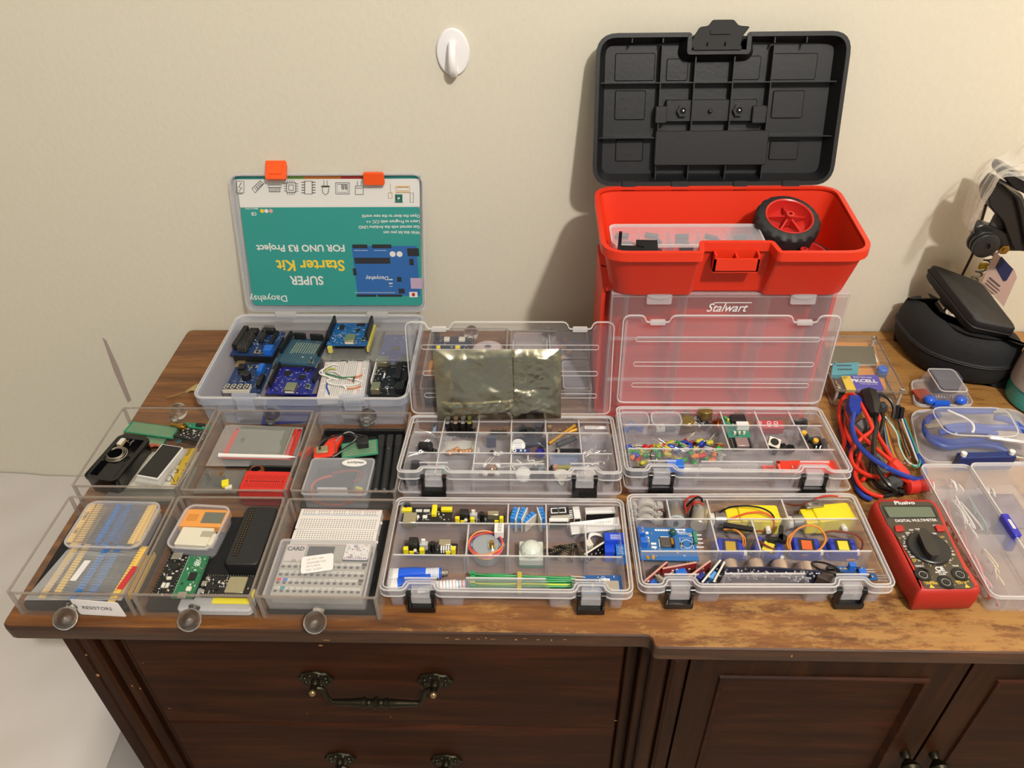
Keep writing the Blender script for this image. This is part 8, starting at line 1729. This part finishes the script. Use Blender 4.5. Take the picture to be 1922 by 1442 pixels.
# teal bottle
t = thing('bottle', 'soft frosted bottle of teal liquid at the right edge', 'bottle', 607, 738, .3)
b = MB(); b.lathe(0, 0, 0, [(38, 0), (41, 3), (42, 12), (41, 40), (38, 75), (31, 100), (24, 118), (.1, 120)], 36); b.build('liquid', mat('teal_liquid', '#3f9a94', .25), t)
b = MB(); b.lathe(0, 0, 0, [(42.6, 26), (42.0, 44), (39, 77), (32, 103), (20, 124), (14, 132), (14, 140), (.1, 140)], 36); b.build('frosted_upper', mat('frosted_skin', '#a9a39a', .4), t); b = MB()
for j in range(5): b.M = RZ(-168+j*5); b.box(41.6, 42.4, -.6, .6, 40-j*2, 78-j*5)
b.build('print_lines', mat('bottle_print', '#c28a7c', .5), t, kind='stuff')
# ================================================================ small clear box, blue cable box
q2 = G(1690, 680, 4.534)
def cable_box(lab, base, top, zt, m=PP, r=9, plate=True):
    """inverted clear box: base quad on the table, smaller top at zt (pixel corners bl, br, tr, tl)"""
    Bq = [at(*p, 4) for p in base]; Tq = [at(*p, zt) for p in top]; cx, cy = sum(p[0] for p in Bq)/4, sum(p[1] for p in Bq)/4
    t = thing('clear_box', lab, 'box', cx, cy, .3); B_ = roundpoly([(x-cx, y-cy) for x, y in Bq], r, 5); T_ = roundpoly([(x-cx, y-cy) for x, y in Tq], r, 5)
    b = MB(); b.loft([L3(B_, 3), L3(T_, zt-2), L3(offset(T_, 2), zt)], False, True); b.build('box_body', m, t)
    b = MB(); b.ring(offset(T_, -.2), offset(T_, .8), zt-2.4, zt-1.4); b.build('top_edge', PPL, t)
    b = MB(); b.prism(offset(B_, -4), 0, 3, .6); b.build('base_lid', m, t); b = MB(); b.ring(offset(B_, -4.4), offset(B_, -3.4), 1, 5); b.build('base_lip', PPL, t); return t
t = cable_box('small clear box on its pale lid holding blue beads and springs', [q2(150, 350), q2(590, 350), q2(470, 150), q2(120, 175)], [q2(350, 240), q2(590, 245), q2(455, 50), q2(225, 45)], 34, r=6)
x, y = t.location.x*1000, t.location.y*1000
for k, (px, py) in enumerate(((255, 315), (355, 345), (515, 315))):
    a_, b_ = at(*q2(px, py), 12); o = thing('blue_bead', ('left', 'middle', 'right')[k]+' glossy blue part in the small clear box', 'component', a_, b_, 5); b = MB(); b.ball(0, 0, 6, 7, 14, sz=.8) if k != 1 else b.rbox(-9, 9, -3, 3, 0, 8, 2); b.build('bead', mat('blue_gloss', '#1f5ad0', .15), o)
a_, b_ = at(*q2(190, 270), 8); o = thing('red_slab', 'dull red square part in the small clear box', 'component', a_, b_, 4.5, 10); b = MB(); b.rbox(-9, 9, -9, 9, 0, 4, 1); b.build('slab', mat('dull_red', '#94402e', .5), o)
a_, b_ = at(*q2(380, 170), 14); o = thing('grey_cup', 'grey square cup at the back of the small clear box', 'component', a_, b_, 4.5); b = MB(); b.rbox(-15, 15, -9, 9, 0, 20, 2); b.build('cup', mat('cup_grey', '#46444e', .5), o)
a_, b_ = at(*q2(370, 285), 16); o = thing('small_spring', 'bright coiled spring between the blue parts', 'spring', a_, b_, 10); b = MB(); b.tube([(-11+k*.4, 3*math.cos(k*.8), 3.5+3*math.sin(k*.8)) for k in range(56)], .5, 5); b.build('coil', STEEL, o)
t = cable_box('large clear box of coiled blue USB cables with a navy latch', [q2(200, 835), q2(1170, 835), q2(1010, 420), q2(110, 430)], [q2(395, 610), q2(1045, 632), q2(905, 378), q2(245, 372)], 44, r=16, m=clear('cable_box_plastic', '#ccd0e0', .1, .6, .2, power=1.5))
t['label'] = 'large clear box of coiled blue USB cables with a navy latch'
NAVY = mat('navy_latch', '#122a66', .35)
x0, y0 = at(*q2(470, 865), 8); x1, y1 = at(*q2(940, 850), 8); bx0, by0 = t.location.x*1000, t.location.y*1000
b = MB(); b.prism([(x0-bx0, y0-by0-4), (x1-bx0, y1-by0-4), (x1-bx0, y1-by0+5), (x0-bx0, y0-by0+5)], 0, 20, 1); la = b.build('latch', NAVY, t, 'navy latch')
for x_, y_ in ((x0, y0), (x1, y1)): b = MB(); b.cyl(x_-bx0+(4 if x_ == x0 else -4), y_-by0, 17, 3, 7, 12); b.build('latch_pin', WHITE, la)
CBL = clear('cable_blue', '#2c4fae', .78, .98, .15)
for k, (pts, lab) in enumerate((([(330, 450, 20), (240, 480, 20), (210, 560, 18), (260, 660, 14), (400, 720, 12), (600, 700, 12), (800, 720, 12), (900, 760, 10)], 'outer blue cable loop along the left side of the clear box'), ([(380, 560, 26), (560, 540, 28), (760, 560, 28), (960, 560, 24), (1080, 600, 20), (1150, 650, 16)], 'blue cable crossing the middle of the clear box'), ([(280, 400, 30), (420, 400, 32), (560, 420, 32), (800, 410, 32)], 'blue cable at the back top of the clear box'), ([(330, 600, 22), (480, 580, 26), (700, 590, 26), (820, 620, 24)], 'blue cable below the white tie'), ([(280, 640, 14), (420, 680, 16), (640, 670, 16), (860, 690, 14)], 'blue cable along the front of the clear box'), ([(800, 470, 26), (900, 490, 26), (1000, 540, 24), (1090, 620, 18)], 'blue cable curling at the right of the clear box'))):
    wire('usb_cable', lab, 'cable', [(*q2(x, y), z) for x, y, z in pts], 3.6, CBL, 9)
wire('white_tie', 'white tie across the blue cables', 'tie', [(*q2(405, 410), 38), (*q2(470, 440), 39), (*q2(540, 470), 39), (*q2(610, 520), 38), (*q2(625, 570), 36), (*q2(610, 600), 34)], 1.3, WHITE)
for k, (p, q, z, lab) in enumerate(((220, 540, 24, 'left silver plug tip'), (790, 405, 34, 'upper right silver plug tip'), (890, 765, 12, 'lower right silver plug tip'))):
    x_, y_ = at(*q2(p, q), z); o = thing('plug_tip', lab+' in the blue cable box', 'plug', x_, y_, z-4, (8, -4, -20)[k]); b = MB(); b.rbox(0, 18, -3, 3, 0, 3.4, .6, .2); b.build('tip', mat('plug_silver', '#c8c0b0', .3, .8), o)
x_, y_ = at(*q2(920, 620), 26); o = thing('foil_piece', 'crinkled silvery sleeve at the right of the blue cable box', 'sleeve', x_, y_, 20, -12); b = MB(); b.rbox(-22, 30, -8, 8, 0, 6, 4, 2); b.build('sleeve', mat('silvery_sleeve', '#b8b0a8', .35, .4), o)
# ================================================================ cable bundle
q3 = G(1560, 730, 4.325); W3 = lambda L__: [(*q3(x, y), z) for x, y, z in L__]
TR_R = mat('lead_red', '#d8321e', .35); TR_B = mat('lead_black', '#151517', .35); UB = clear('usb_blue', '#2440a0', .88, 1, .15)
for m, r, lab, pts in ((TR_R, 2.3, 'red test lead arching over the top left of the cable bundle', [(90, 520, 8), (105, 420, 10), (70, 250, 12), (70, 130, 16), (130, 50, 26), (200, 60, 34), (260, 160, 36), (320, 280, 34), (330, 340, 30), (250, 400, 26), (180, 480, 20), (160, 560, 16), (200, 640, 14), (300, 700, 14), (400, 715, 16), (480, 690, 16)]),
    (TR_R, 2.3, 'red test lead running diagonally down to the red probe', [(120, 140, 14), (130, 230, 18), (200, 330, 24), (320, 450, 28), (430, 540, 30), (510, 610, 30), (560, 650, 28)]),
    (TR_R, 2.3, 'second red test lead beside the diagonal one', [(370, 180, 30), (390, 240, 28), (370, 290, 24), (380, 380, 28), (450, 490, 30), (510, 590, 30)]),
    (TR_R, 2.3, 'red lead looping low at the left front of the bundle', [(250, 500, 12), (210, 620, 10), (195, 700, 10), (240, 790, 10), (320, 850, 8), (420, 880, 8)]),
    (TR_R, 2.3, 'short red lead segment crossing behind the blue cable', [(110, 270, 10), (130, 370, 12), (180, 470, 14)]),
    (TR_R, 2.2, 'red lead curl near the middle left of the bundle', [(210, 540, 8), (260, 640, 8), (280, 700, 8), (250, 750, 8)]),
    (TR_B, 2.6, 'thick black cord dropping from the black plug', [(350, 210, 30), (370, 300, 32), (350, 400, 32), (345, 500, 30), (360, 610, 28), (400, 690, 26), (470, 780, 22), (530, 830, 16)]),
    (TR_B, 2.3, 'black cord arching over the top right of the bundle', [(330, 60, 30), (400, 45, 30), (470, 80, 26), (510, 150, 20), (500, 240, 12)]),
    (TR_B, 2.3, 'black cord curving along the right of the black plug', [(380, 130, 24), (420, 220, 24), (410, 320, 22), (380, 400, 18)]),
    (TR_B, 2.2, 'black lead low at the left of the bundle', [(140, 130, 8), (90, 180, 8), (85, 250, 7), (110, 300, 6)]),
    (TR_B, 2.3, 'black lead coil at the front of the bundle, outer', [(200, 700, 5), (210, 780, 5), (300, 850, 5), (430, 870, 5), (530, 850, 5)]),
    (TR_B, 2.3, 'black lead coil at the front of the bundle, inner', [(330, 600, 10), (320, 700, 9), (380, 790, 9), (470, 820, 9), (540, 840, 9)]),
    (TR_B, 2.0, 'thin black lead through the middle of the bundle', [(180, 560, 5), (220, 500, 7), (300, 450, 8), (360, 480, 9), (330, 580, 9), (320, 660, 8)]),
    (UB, 2.8, 'blue cable sweeping from the blue plug to the lower right', [(185, 200, 34), (170, 300, 32), (200, 420, 32), (290, 530, 34), (420, 620, 34), (560, 690, 28), (700, 735, 16), (760, 700, 10), (740, 600, 8), (700, 540, 6)]),
    (UB, 2.6, 'blue cable low at the left and front of the bundle', [(70, 330, 5), (110, 420, 5), (160, 490, 5), (150, 600, 4), (200, 780, 4), (250, 860, 5), (330, 900, 5)]),
    ):
    wire('test_lead' if m is not UB else 'usb_cable', lab, 'cable', W3(pts), r, m, 9)
def plug(lab, p0, p1, z0, z1, r, m, nm='plug', sides=8, prof=None, cat='plug'):
    x0, y0 = at(*q3(*p0), z0); x1, y1 = at(*q3(*p1), z1); a = Vector((x0, y0, z0)); e = Vector((x1, y1, z1)); L_ = (e-a).length
    o = thing(nm, lab, cat, x0, y0, z0); q = Vector((0, 0, 1)).rotation_difference((e-a).normalized()).to_matrix().to_4x4()
    b = MB(q); b.lathe(0, 0, 0, prof or [(r*.6, 0), (r, 2), (r, L_*.7), (r*.7, L_*.85), (r*.45, L_)], sides); b.build('body', m, o); return o
plug('blue plastic plug at the top of the cable bundle', (190, 80), (185, 215), 34, 30, 9, UB, sides=6)
plug('big black moulded plug at the top of the cable bundle', (295, 40), (350, 215), 34, 34, 11, TR_B)
plug('small black connector right of the big black plug', (390, 120), (440, 185), 26, 22, 6.5, BLACK, sides=4)
plug('grey clamp handle at the left of the bundle', (220, 270), (300, 350), 20, 16, 10, mat('clamp_grey', '#5c5d60', .4))
plug('grey clamp handle at the front of the bundle', (490, 700), (550, 800), 16, 10, 9, mat('clamp_grey2', '#4a4b4e', .4))
plug('grey sleeve in the lower middle of the bundle', (370, 520), (450, 800), 14, 8, 6, mat('clamp_grey3', '#6a6a6c', .4))
plug('red ribbed sleeve of the test probe', (480, 585), (640, 760), 30, 16, 7, TR_R)
plug('red banana plug lying at the right front of the bundle', (600, 790), (765, 782), 10, 9, 8.5, mat('plug_red', '#c0281e', .4), prof=[(6, 0), (9, 2), (9, 12), (7.2, 14), (7.2, 24), (6, 28)], sides=14)
plug('black clip with a bright tip at the front of the bundle', (520, 830), (600, 850), 8, 6, 5, BLACKG)
# rainbow ribbon of jumper wires
RC = (('white', '#dcdad6'), ('navy', '#1c3080'), ('green', '#2c9a72'), ('brown', '#6a3c28'), ('rust', '#a8482c'), ('yellow', '#c8a030'), ('olive', '#6c7a34'), ('blue', '#2a50a8'), ('grey', '#8a8a8c'), ('black', '#1a1a1c'))
for k, (nmc, hx) in enumerate(RC):
    f = k*7.5; m = mat('ribbon_'+nmc, hx, .4)
    if k < 3: pts = [(575+k*10, 245, 10), (600+k*12, 320, 9), (650+k*13, 450, 8), (690+k*12, 560, 8), (710+k*6, 600, 8+k), (690, 625+k*6, 8), (620-k*4, 590-k*6, 9), (560+k*2, 480, 10), (530+k*4, 360, 12), (450, 240, 18), (425, 225-k*6, 20)]
    else: pts = [(560-f*.2, 250, 8), (565, 330, 7), (600, 420+f*.5, 6), (640, 540+f*.4, 6), (620-f*.8, 620-f*.3, 6), (560-f*1.0, 560, 7), (520-f*1.1, 450, 8), (480-f*.8, 330, 10), (440-f*.3, 260, 14)]
    wire('ribbon_wire', nmc+' strand of the folded rainbow ribbon wires', 'wire', W3(pts), 1.0, m, 6, group='rainbow ribbon wires')
for k, (px, py) in enumerate(((548, 200), (578, 215))):
    x_, y_ = at(*q3(px, py), 14); o = thing('wire_end', ('left', 'right')[k]+' black end plug of the ribbon wires', 'connector', x_, y_, 6, 0, -20, 0); b = MB(); b.box(-2, 2, -2, 2, 0, 16); b.build('shell', BLACK, o)
# ================================================================ multimeter
q4 = G(1620, 920, 3.967)
cx, cy, w, d, rz = fit(q4(395, 745), q4(895, 735), q4(70, 65), 31)
mm_ = thing('multimeter', 'red digital multimeter with black rotary dial', 'multimeter', cx, cy, .3, rz)
ZM = 31
def mp(px, py, z=ZM): return atl(mm_, *q4(px, py), z)
MR = mat('meter_red', '#aa2318', .5); MF_ = mat('meter_face', '#40382e', .42)
OUT = [mp(*p) for p in ((405, 762), (885, 752), (895, 720), (780, 540), (690, 370), (630, 240), (590, 130), (520, 55), (110, 52), (60, 85), (120, 200), (190, 330), (270, 500), (340, 620), (395, 690))]
OUTs = roundpoly(OUT, 6, 3)
b = MB(); b.loft([L3(offset(OUTs, 4.5), 0), L3(offset(OUTs, 1.5), 4), L3(offset(OUTs, 0), 16), L3(offset(OUTs, .6), 26), L3(offset(OUTs, 2.2), 30), L3(offset(OUTs, 4), ZM)]); b.build('rubber_holster', MR, mm_, 'red rubber holster', smooth=50)
FP = roundpoly([mp(*p) for p in ((460, 735), (800, 735), (835, 720), (745, 580), (660, 400), (600, 270), (540, 130), (500, 88), (130, 88), (112, 115), (180, 260), (215, 300), (330, 480), (385, 580), (440, 705))], 3, 3)
b = MB(); b.prism(FP, ZM-2, ZM+.8, .3); b.build('face_plate', MF_, mm_)
def mpoly(nm, m, ps, z0, z1, r=1.2, bev=.2, lab=None, par=None):
    b = MB(); b.prism(roundpoly([mp(*p) for p in ps], r, 2), z0, z1, bev); return b.build(nm, m, par or mm_, lab)
mpoly('screen_frame', BLACK, ((180, 218), (560, 215), (515, 122), (133, 122)), ZM+.6, ZM+1.2, 2)
mpoly('lcd_screen', mat('meter_lcd', '#5f6a58', .15), ((195, 210), (540, 208), (500, 132), (150, 132)), ZM+1.1, ZM+1.5, 1)
for ps, lb in ((((235, 320), (305, 318), (290, 275), (228, 275)), 'left red button'), (((545, 318), (610, 318), (590, 272), (525, 272)), 'right red button')): mpoly('button', MR, ps, ZM+.6, ZM+3, 2, .5, lb)
dx_, dy_ = mp(492, 425, ZM+3)
b = MB(); b.lathe(dx_, dy_, ZM+.7, [(19, 0), (19, 2.2), (18, 3)], 40); b.build('dial', mat('dial_black', '#1b1b1d', .4), mm_)
P = [mp(*p, ZM+7) for p in ((412, 335), (432, 308), (462, 318), (560, 470), (548, 498), (508, 508), (470, 470))]
b = MB(); b.loft([L3(roundpoly(P, 2, 2), ZM+3), L3(offset(roundpoly(P, 2, 2), 1.2), ZM+11)]); b.build('dial_grip', mat('dial_grip', '#272422', .4), mm_)
for k in range(60):
    a_ = math.radians(k*6); 
    if 255 < k*6 < 285: continue
    b0 = MB(); b0.M = TR(dx_, dy_, 0) @ Matrix.Rotation(a_, 4, 'Z'); b0.box(20, 21.6, -.35, .35, ZM+.8, ZM+.92)
    if k % 3 == 0: b0.build('scale_tick', INKW if 40 < k*6 < 200 else mat('scale_yellow', '#d8b83c', .5), mm_)
def mt(s_, px, py, size, m=INKW, bold=.05, sx=1.0):
    x_, y_ = mp(px, py, ZM+.9); return text(s_, x_, y_, ZM+.85, size, m, mm_, bold=bold, sx=sx)
mt('Plusivo', 237, 108, 6.4, INKW, .13, 1.12); mt('DIGITAL MULTIMETER', 243, 238, 4.5, INKW, .06, .9)
SY = mat('scale_yellow2', '#d8b83c', .5)
for s_, px, py, m in (('OFF', 388, 298, INKW), ('500', 345, 303, INKW), ('600', 442, 302, INKW), ('200', 318, 325, INKW), ('20', 292, 352, INKW), ('V', 270, 365, SY), ('2', 305, 390, INKW), ('200m', 300, 425, INKW), ('2M', 335, 466, INKW), ('200k', 352, 503, INKW), ('20k', 408, 530, INKW), ('2k', 485, 552, INKW), ('200', 532, 558, INKW), ('10A', 625, 528, INKW), ('200m', 640, 487, INKW), ('20m', 640, 460, INKW), ('9V', 605, 388, INKW), ('1.5V', 570, 355, SY), ('200', 518, 330, INKW), ('10ADC', 388, 572, INKW), ('VmA', 668, 570, INKW), ('HOLD', 522, 270, INKW), ('600V max', 540, 618, INKW), ('COM', 568, 634, INKW), ('10A max', 452, 690, SY), ('UNFUSED', 468, 703, SY), ('600V MAX', 690, 688, SY), ('CAT III', 705, 700, SY)): mt(s_, px, py, 2.7, m, .05)
mt('\u03a9', 372, 533, 4, SY, .1); mt('CE', 545, 602, 6.5, INKW, .2)
for px, py in ((448, 632), (722, 630), (618, 687)):
    x_, y_ = mp(px, py, ZM+1); b = MB(); b.lathe(x_, y_, ZM+.6, [(7.4, 0), (7.4, .9), (6.8, 1.2), (4.4, 1.2), (4.2, .3), (2.6, .3), (2.6, 1), (.1, 1)], 24); j_ = b.build('socket', BLACKG, mm_); b = MB(); b.ring([(x_+3.9*math.cos(k*.4189), y_+3.9*math.sin(k*.4189)) for k in range(15)], [(x_+3.3*math.cos(k*.4189), y_+3.3*math.sin(k*.4189)) for k in range(15)], ZM+1, ZM+1.4); b.build('socket_ring', mat('ring_grey', '#9a9894', .4), j_)
for px, py in ((512, 718), (775, 716)):
    x_, y_ = mp(px, py, ZM+1); b = MB(); b.add([(x_-2.4, y_-1.6, ZM+.9), (x_+2.4, y_-1.6, ZM+.9), (x_, y_+2.4, ZM+.9)], [(0, 1, 2)]); b.build('warning_triangle', SY, mm_)
# ================================================================ clear organisers at the right edge
q5 = G(1720, 860, 3.282)
def organiser(lab, bl, br, tl, z, h, rz_=None):
    cx, cy, w, d, rz = fit(bl, br, tl, z); t = thing('organiser', lab, 'storage box', cx, cy, .3, rz if rz_ is None else rz_); P = rrect(-w/2, w/2, -d/2, d/2, 7, 5)
    b = MB(); b.shell(P, 0, z-3, 1.2, 2.5); b.build('box_body', PP, t); b = MB(); b.prism(offset(P, -.6), z-2.4, z-.6, .4); b.build('lid', PP, t); b = MB(); b.ring(offset(P, -1.4), offset(P, -.2), z-4.4, z-.4); b.build('rim', PPL, t); t['_w'] = w; t['_d'] = d; return t
o1 = organiser('long clear organiser of white and red wires right of the multimeter', q5(440, 845), q5(800, 850), q5(62, 40), 26, 26)
o2 = organiser('clear organiser with a blue latch at the right edge', q5(790, 850), q5(1200, 850), q5(405, 32), 30, 30)
w, d = o1['_w'], o1['_d']
for u0, v0, u1, v1 in ((.0, .80, 1, .8), (.33, 0, .33, .8), (.66, .44, .66, .8), (.33, .44, 1, .44), (.66, 0, .66, .44)):
    b = MB(); 
    if u0 == u1: b.box(u0*w-w/2-.6, u0*w-w/2+.6, v0*d-d/2+1, v1*d-d/2, 1.5, 22)
    else: b.box(u0*w-w/2+1, u1*w-w/2-1, v0*d-d/2-.6, v0*d-d/2+.6, 1.5, 22)
    b.build('divider', PPH, o1)
rnd = random.Random(14); CW = (('white', '#dcd8d2'), ('red', '#b84a44'), ('pale pink', '#c8888a'), ('teal', '#3c8c88'))
def wires_in(o_, n, u0, u1, v0, v1, nmc, hx, where, L0=30):
    M = mw(o_)
    for k in range(n):
        u, v = rnd.uniform(u0, u1), rnd.uniform(v0, v1); p = M @ Vector(((u-.5)*o_['_w']/1000, (v-.5)*o_['_d']/1000, 0)); q = thing('wire_link', nmc+' wire link in '+where, 'wire', p.x*1000, p.y*1000, 3+rnd.uniform(0, 12), math.degrees(o_.rotation_euler.z)+90+rnd.uniform(-14, 14), 0, 0, nmc+' wire links in '+where)
        L_ = L0*rnd.uniform(.7, 1.1); b = MB(); b.tube(smooth_path([(-L_/2, 0, 0), (-L_/2, 0, 4), (L_/2, 0, 4), (L_/2, 0, 0)], 3), .9, 5); b.build('link', mat('link_'+nmc.replace(' ', '_'), hx, .4), q)
wires_in(o1, 9, .42, .6, .58, .72, 'white', '#dcd8d2', 'the long clear organiser', 34)
wires_in(o1, 8, .1, .25, .15, .7, 'red', '#b84a44', 'the long clear organiser', 44)
wires_in(o1, 6, .1, .25, .1, .3, 'pale pink', '#c8888a', 'the long clear organiser', 30)
wires_in(o1, 5, .72, .92, .5, .75, 'teal', '#3c8c88', 'the long clear organiser', 20)
wires_in(o1, 8, .1, .8, .86, .94, 'short white', '#e0dcd6', 'the far cell of the organiser', 9)
wires_in(o1, 5, .4, .6, .1, .3, 'cream', '#c8b894', 'the front cell of the organiser', 18)
wires_in(o2, 12, .05, .5, .6, .93, 'bright', '#d8d4cc', 'the organiser with the blue latch', 9)
film('mauve packet of parts inside the organiser with the blue latch', [(o2.location.x*1000-38, o2.location.y*1000+12), (o2.location.x*1000+10, o2.location.y*1000+12), (o2.location.x*1000+10, o2.location.y*1000+58), (o2.location.x*1000-40, o2.location.y*1000+58)], 3, 18, m=mat('mauve_packet', '#6a5a68', .5), amp=3, seed=30)
LB = mat('latch_royal', '#1c1ea8', .35)
b = MB(); w, d = o2['_w'], o2['_d']; x_, y_ = atl(o2, *q5(600, 440), 24); b.rbox(-w/2-3.4, -w/2+4, y_-14, y_+14, 8, 31.4, 2, .6); la = b.build('latch', LB, o2, 'royal blue latch'); b = MB(); b.rbox(-w/2-1, -w/2+2, y_-6, y_+6, 31.2, 31.9, 1); b.build('latch_window', mat('latch_pale', '#c8c4c8', .4), la)
# ================================================================ dry leaf behind the drawers
t = thing('dry_leaf', 'dry curled tan leaf on the dresser behind the phone case drawer', 'leaf', *at(362, 738, 2), .5)
b = MB(); vs = []; n = 14
for i in range(n+1):
    u = i/n; hw_ = 7*math.sin(math.pi*min(1, u*1.05))**.7
    for j in range(7): v = j/6-.5; vs.append((-10+26*u, v*2*hw_+3*math.sin(u*3), 1.5+5*v*v*4*math.sin(math.pi*u)+1.2*math.sin(u*9+v*5)+1))
b.add(vs, [(i*7+j, i*7+j+1, (i+1)*7+j+1, (i+1)*7+j) for i in range(n) for j in range(6)]); b.build('blade', mat('leaf_tan', '#9c8a58', .7, bump=.4), t)
b = MB(); b.tube(smooth_path([(-30, -9, 1), (-20, -6, 2), (-10, 0, 3), (4, 2.5, 3.5), (14, 2, 4)], 4), .8, 5); b.build('stem', mat('leaf_stem', '#8a6a3a', .7), t)
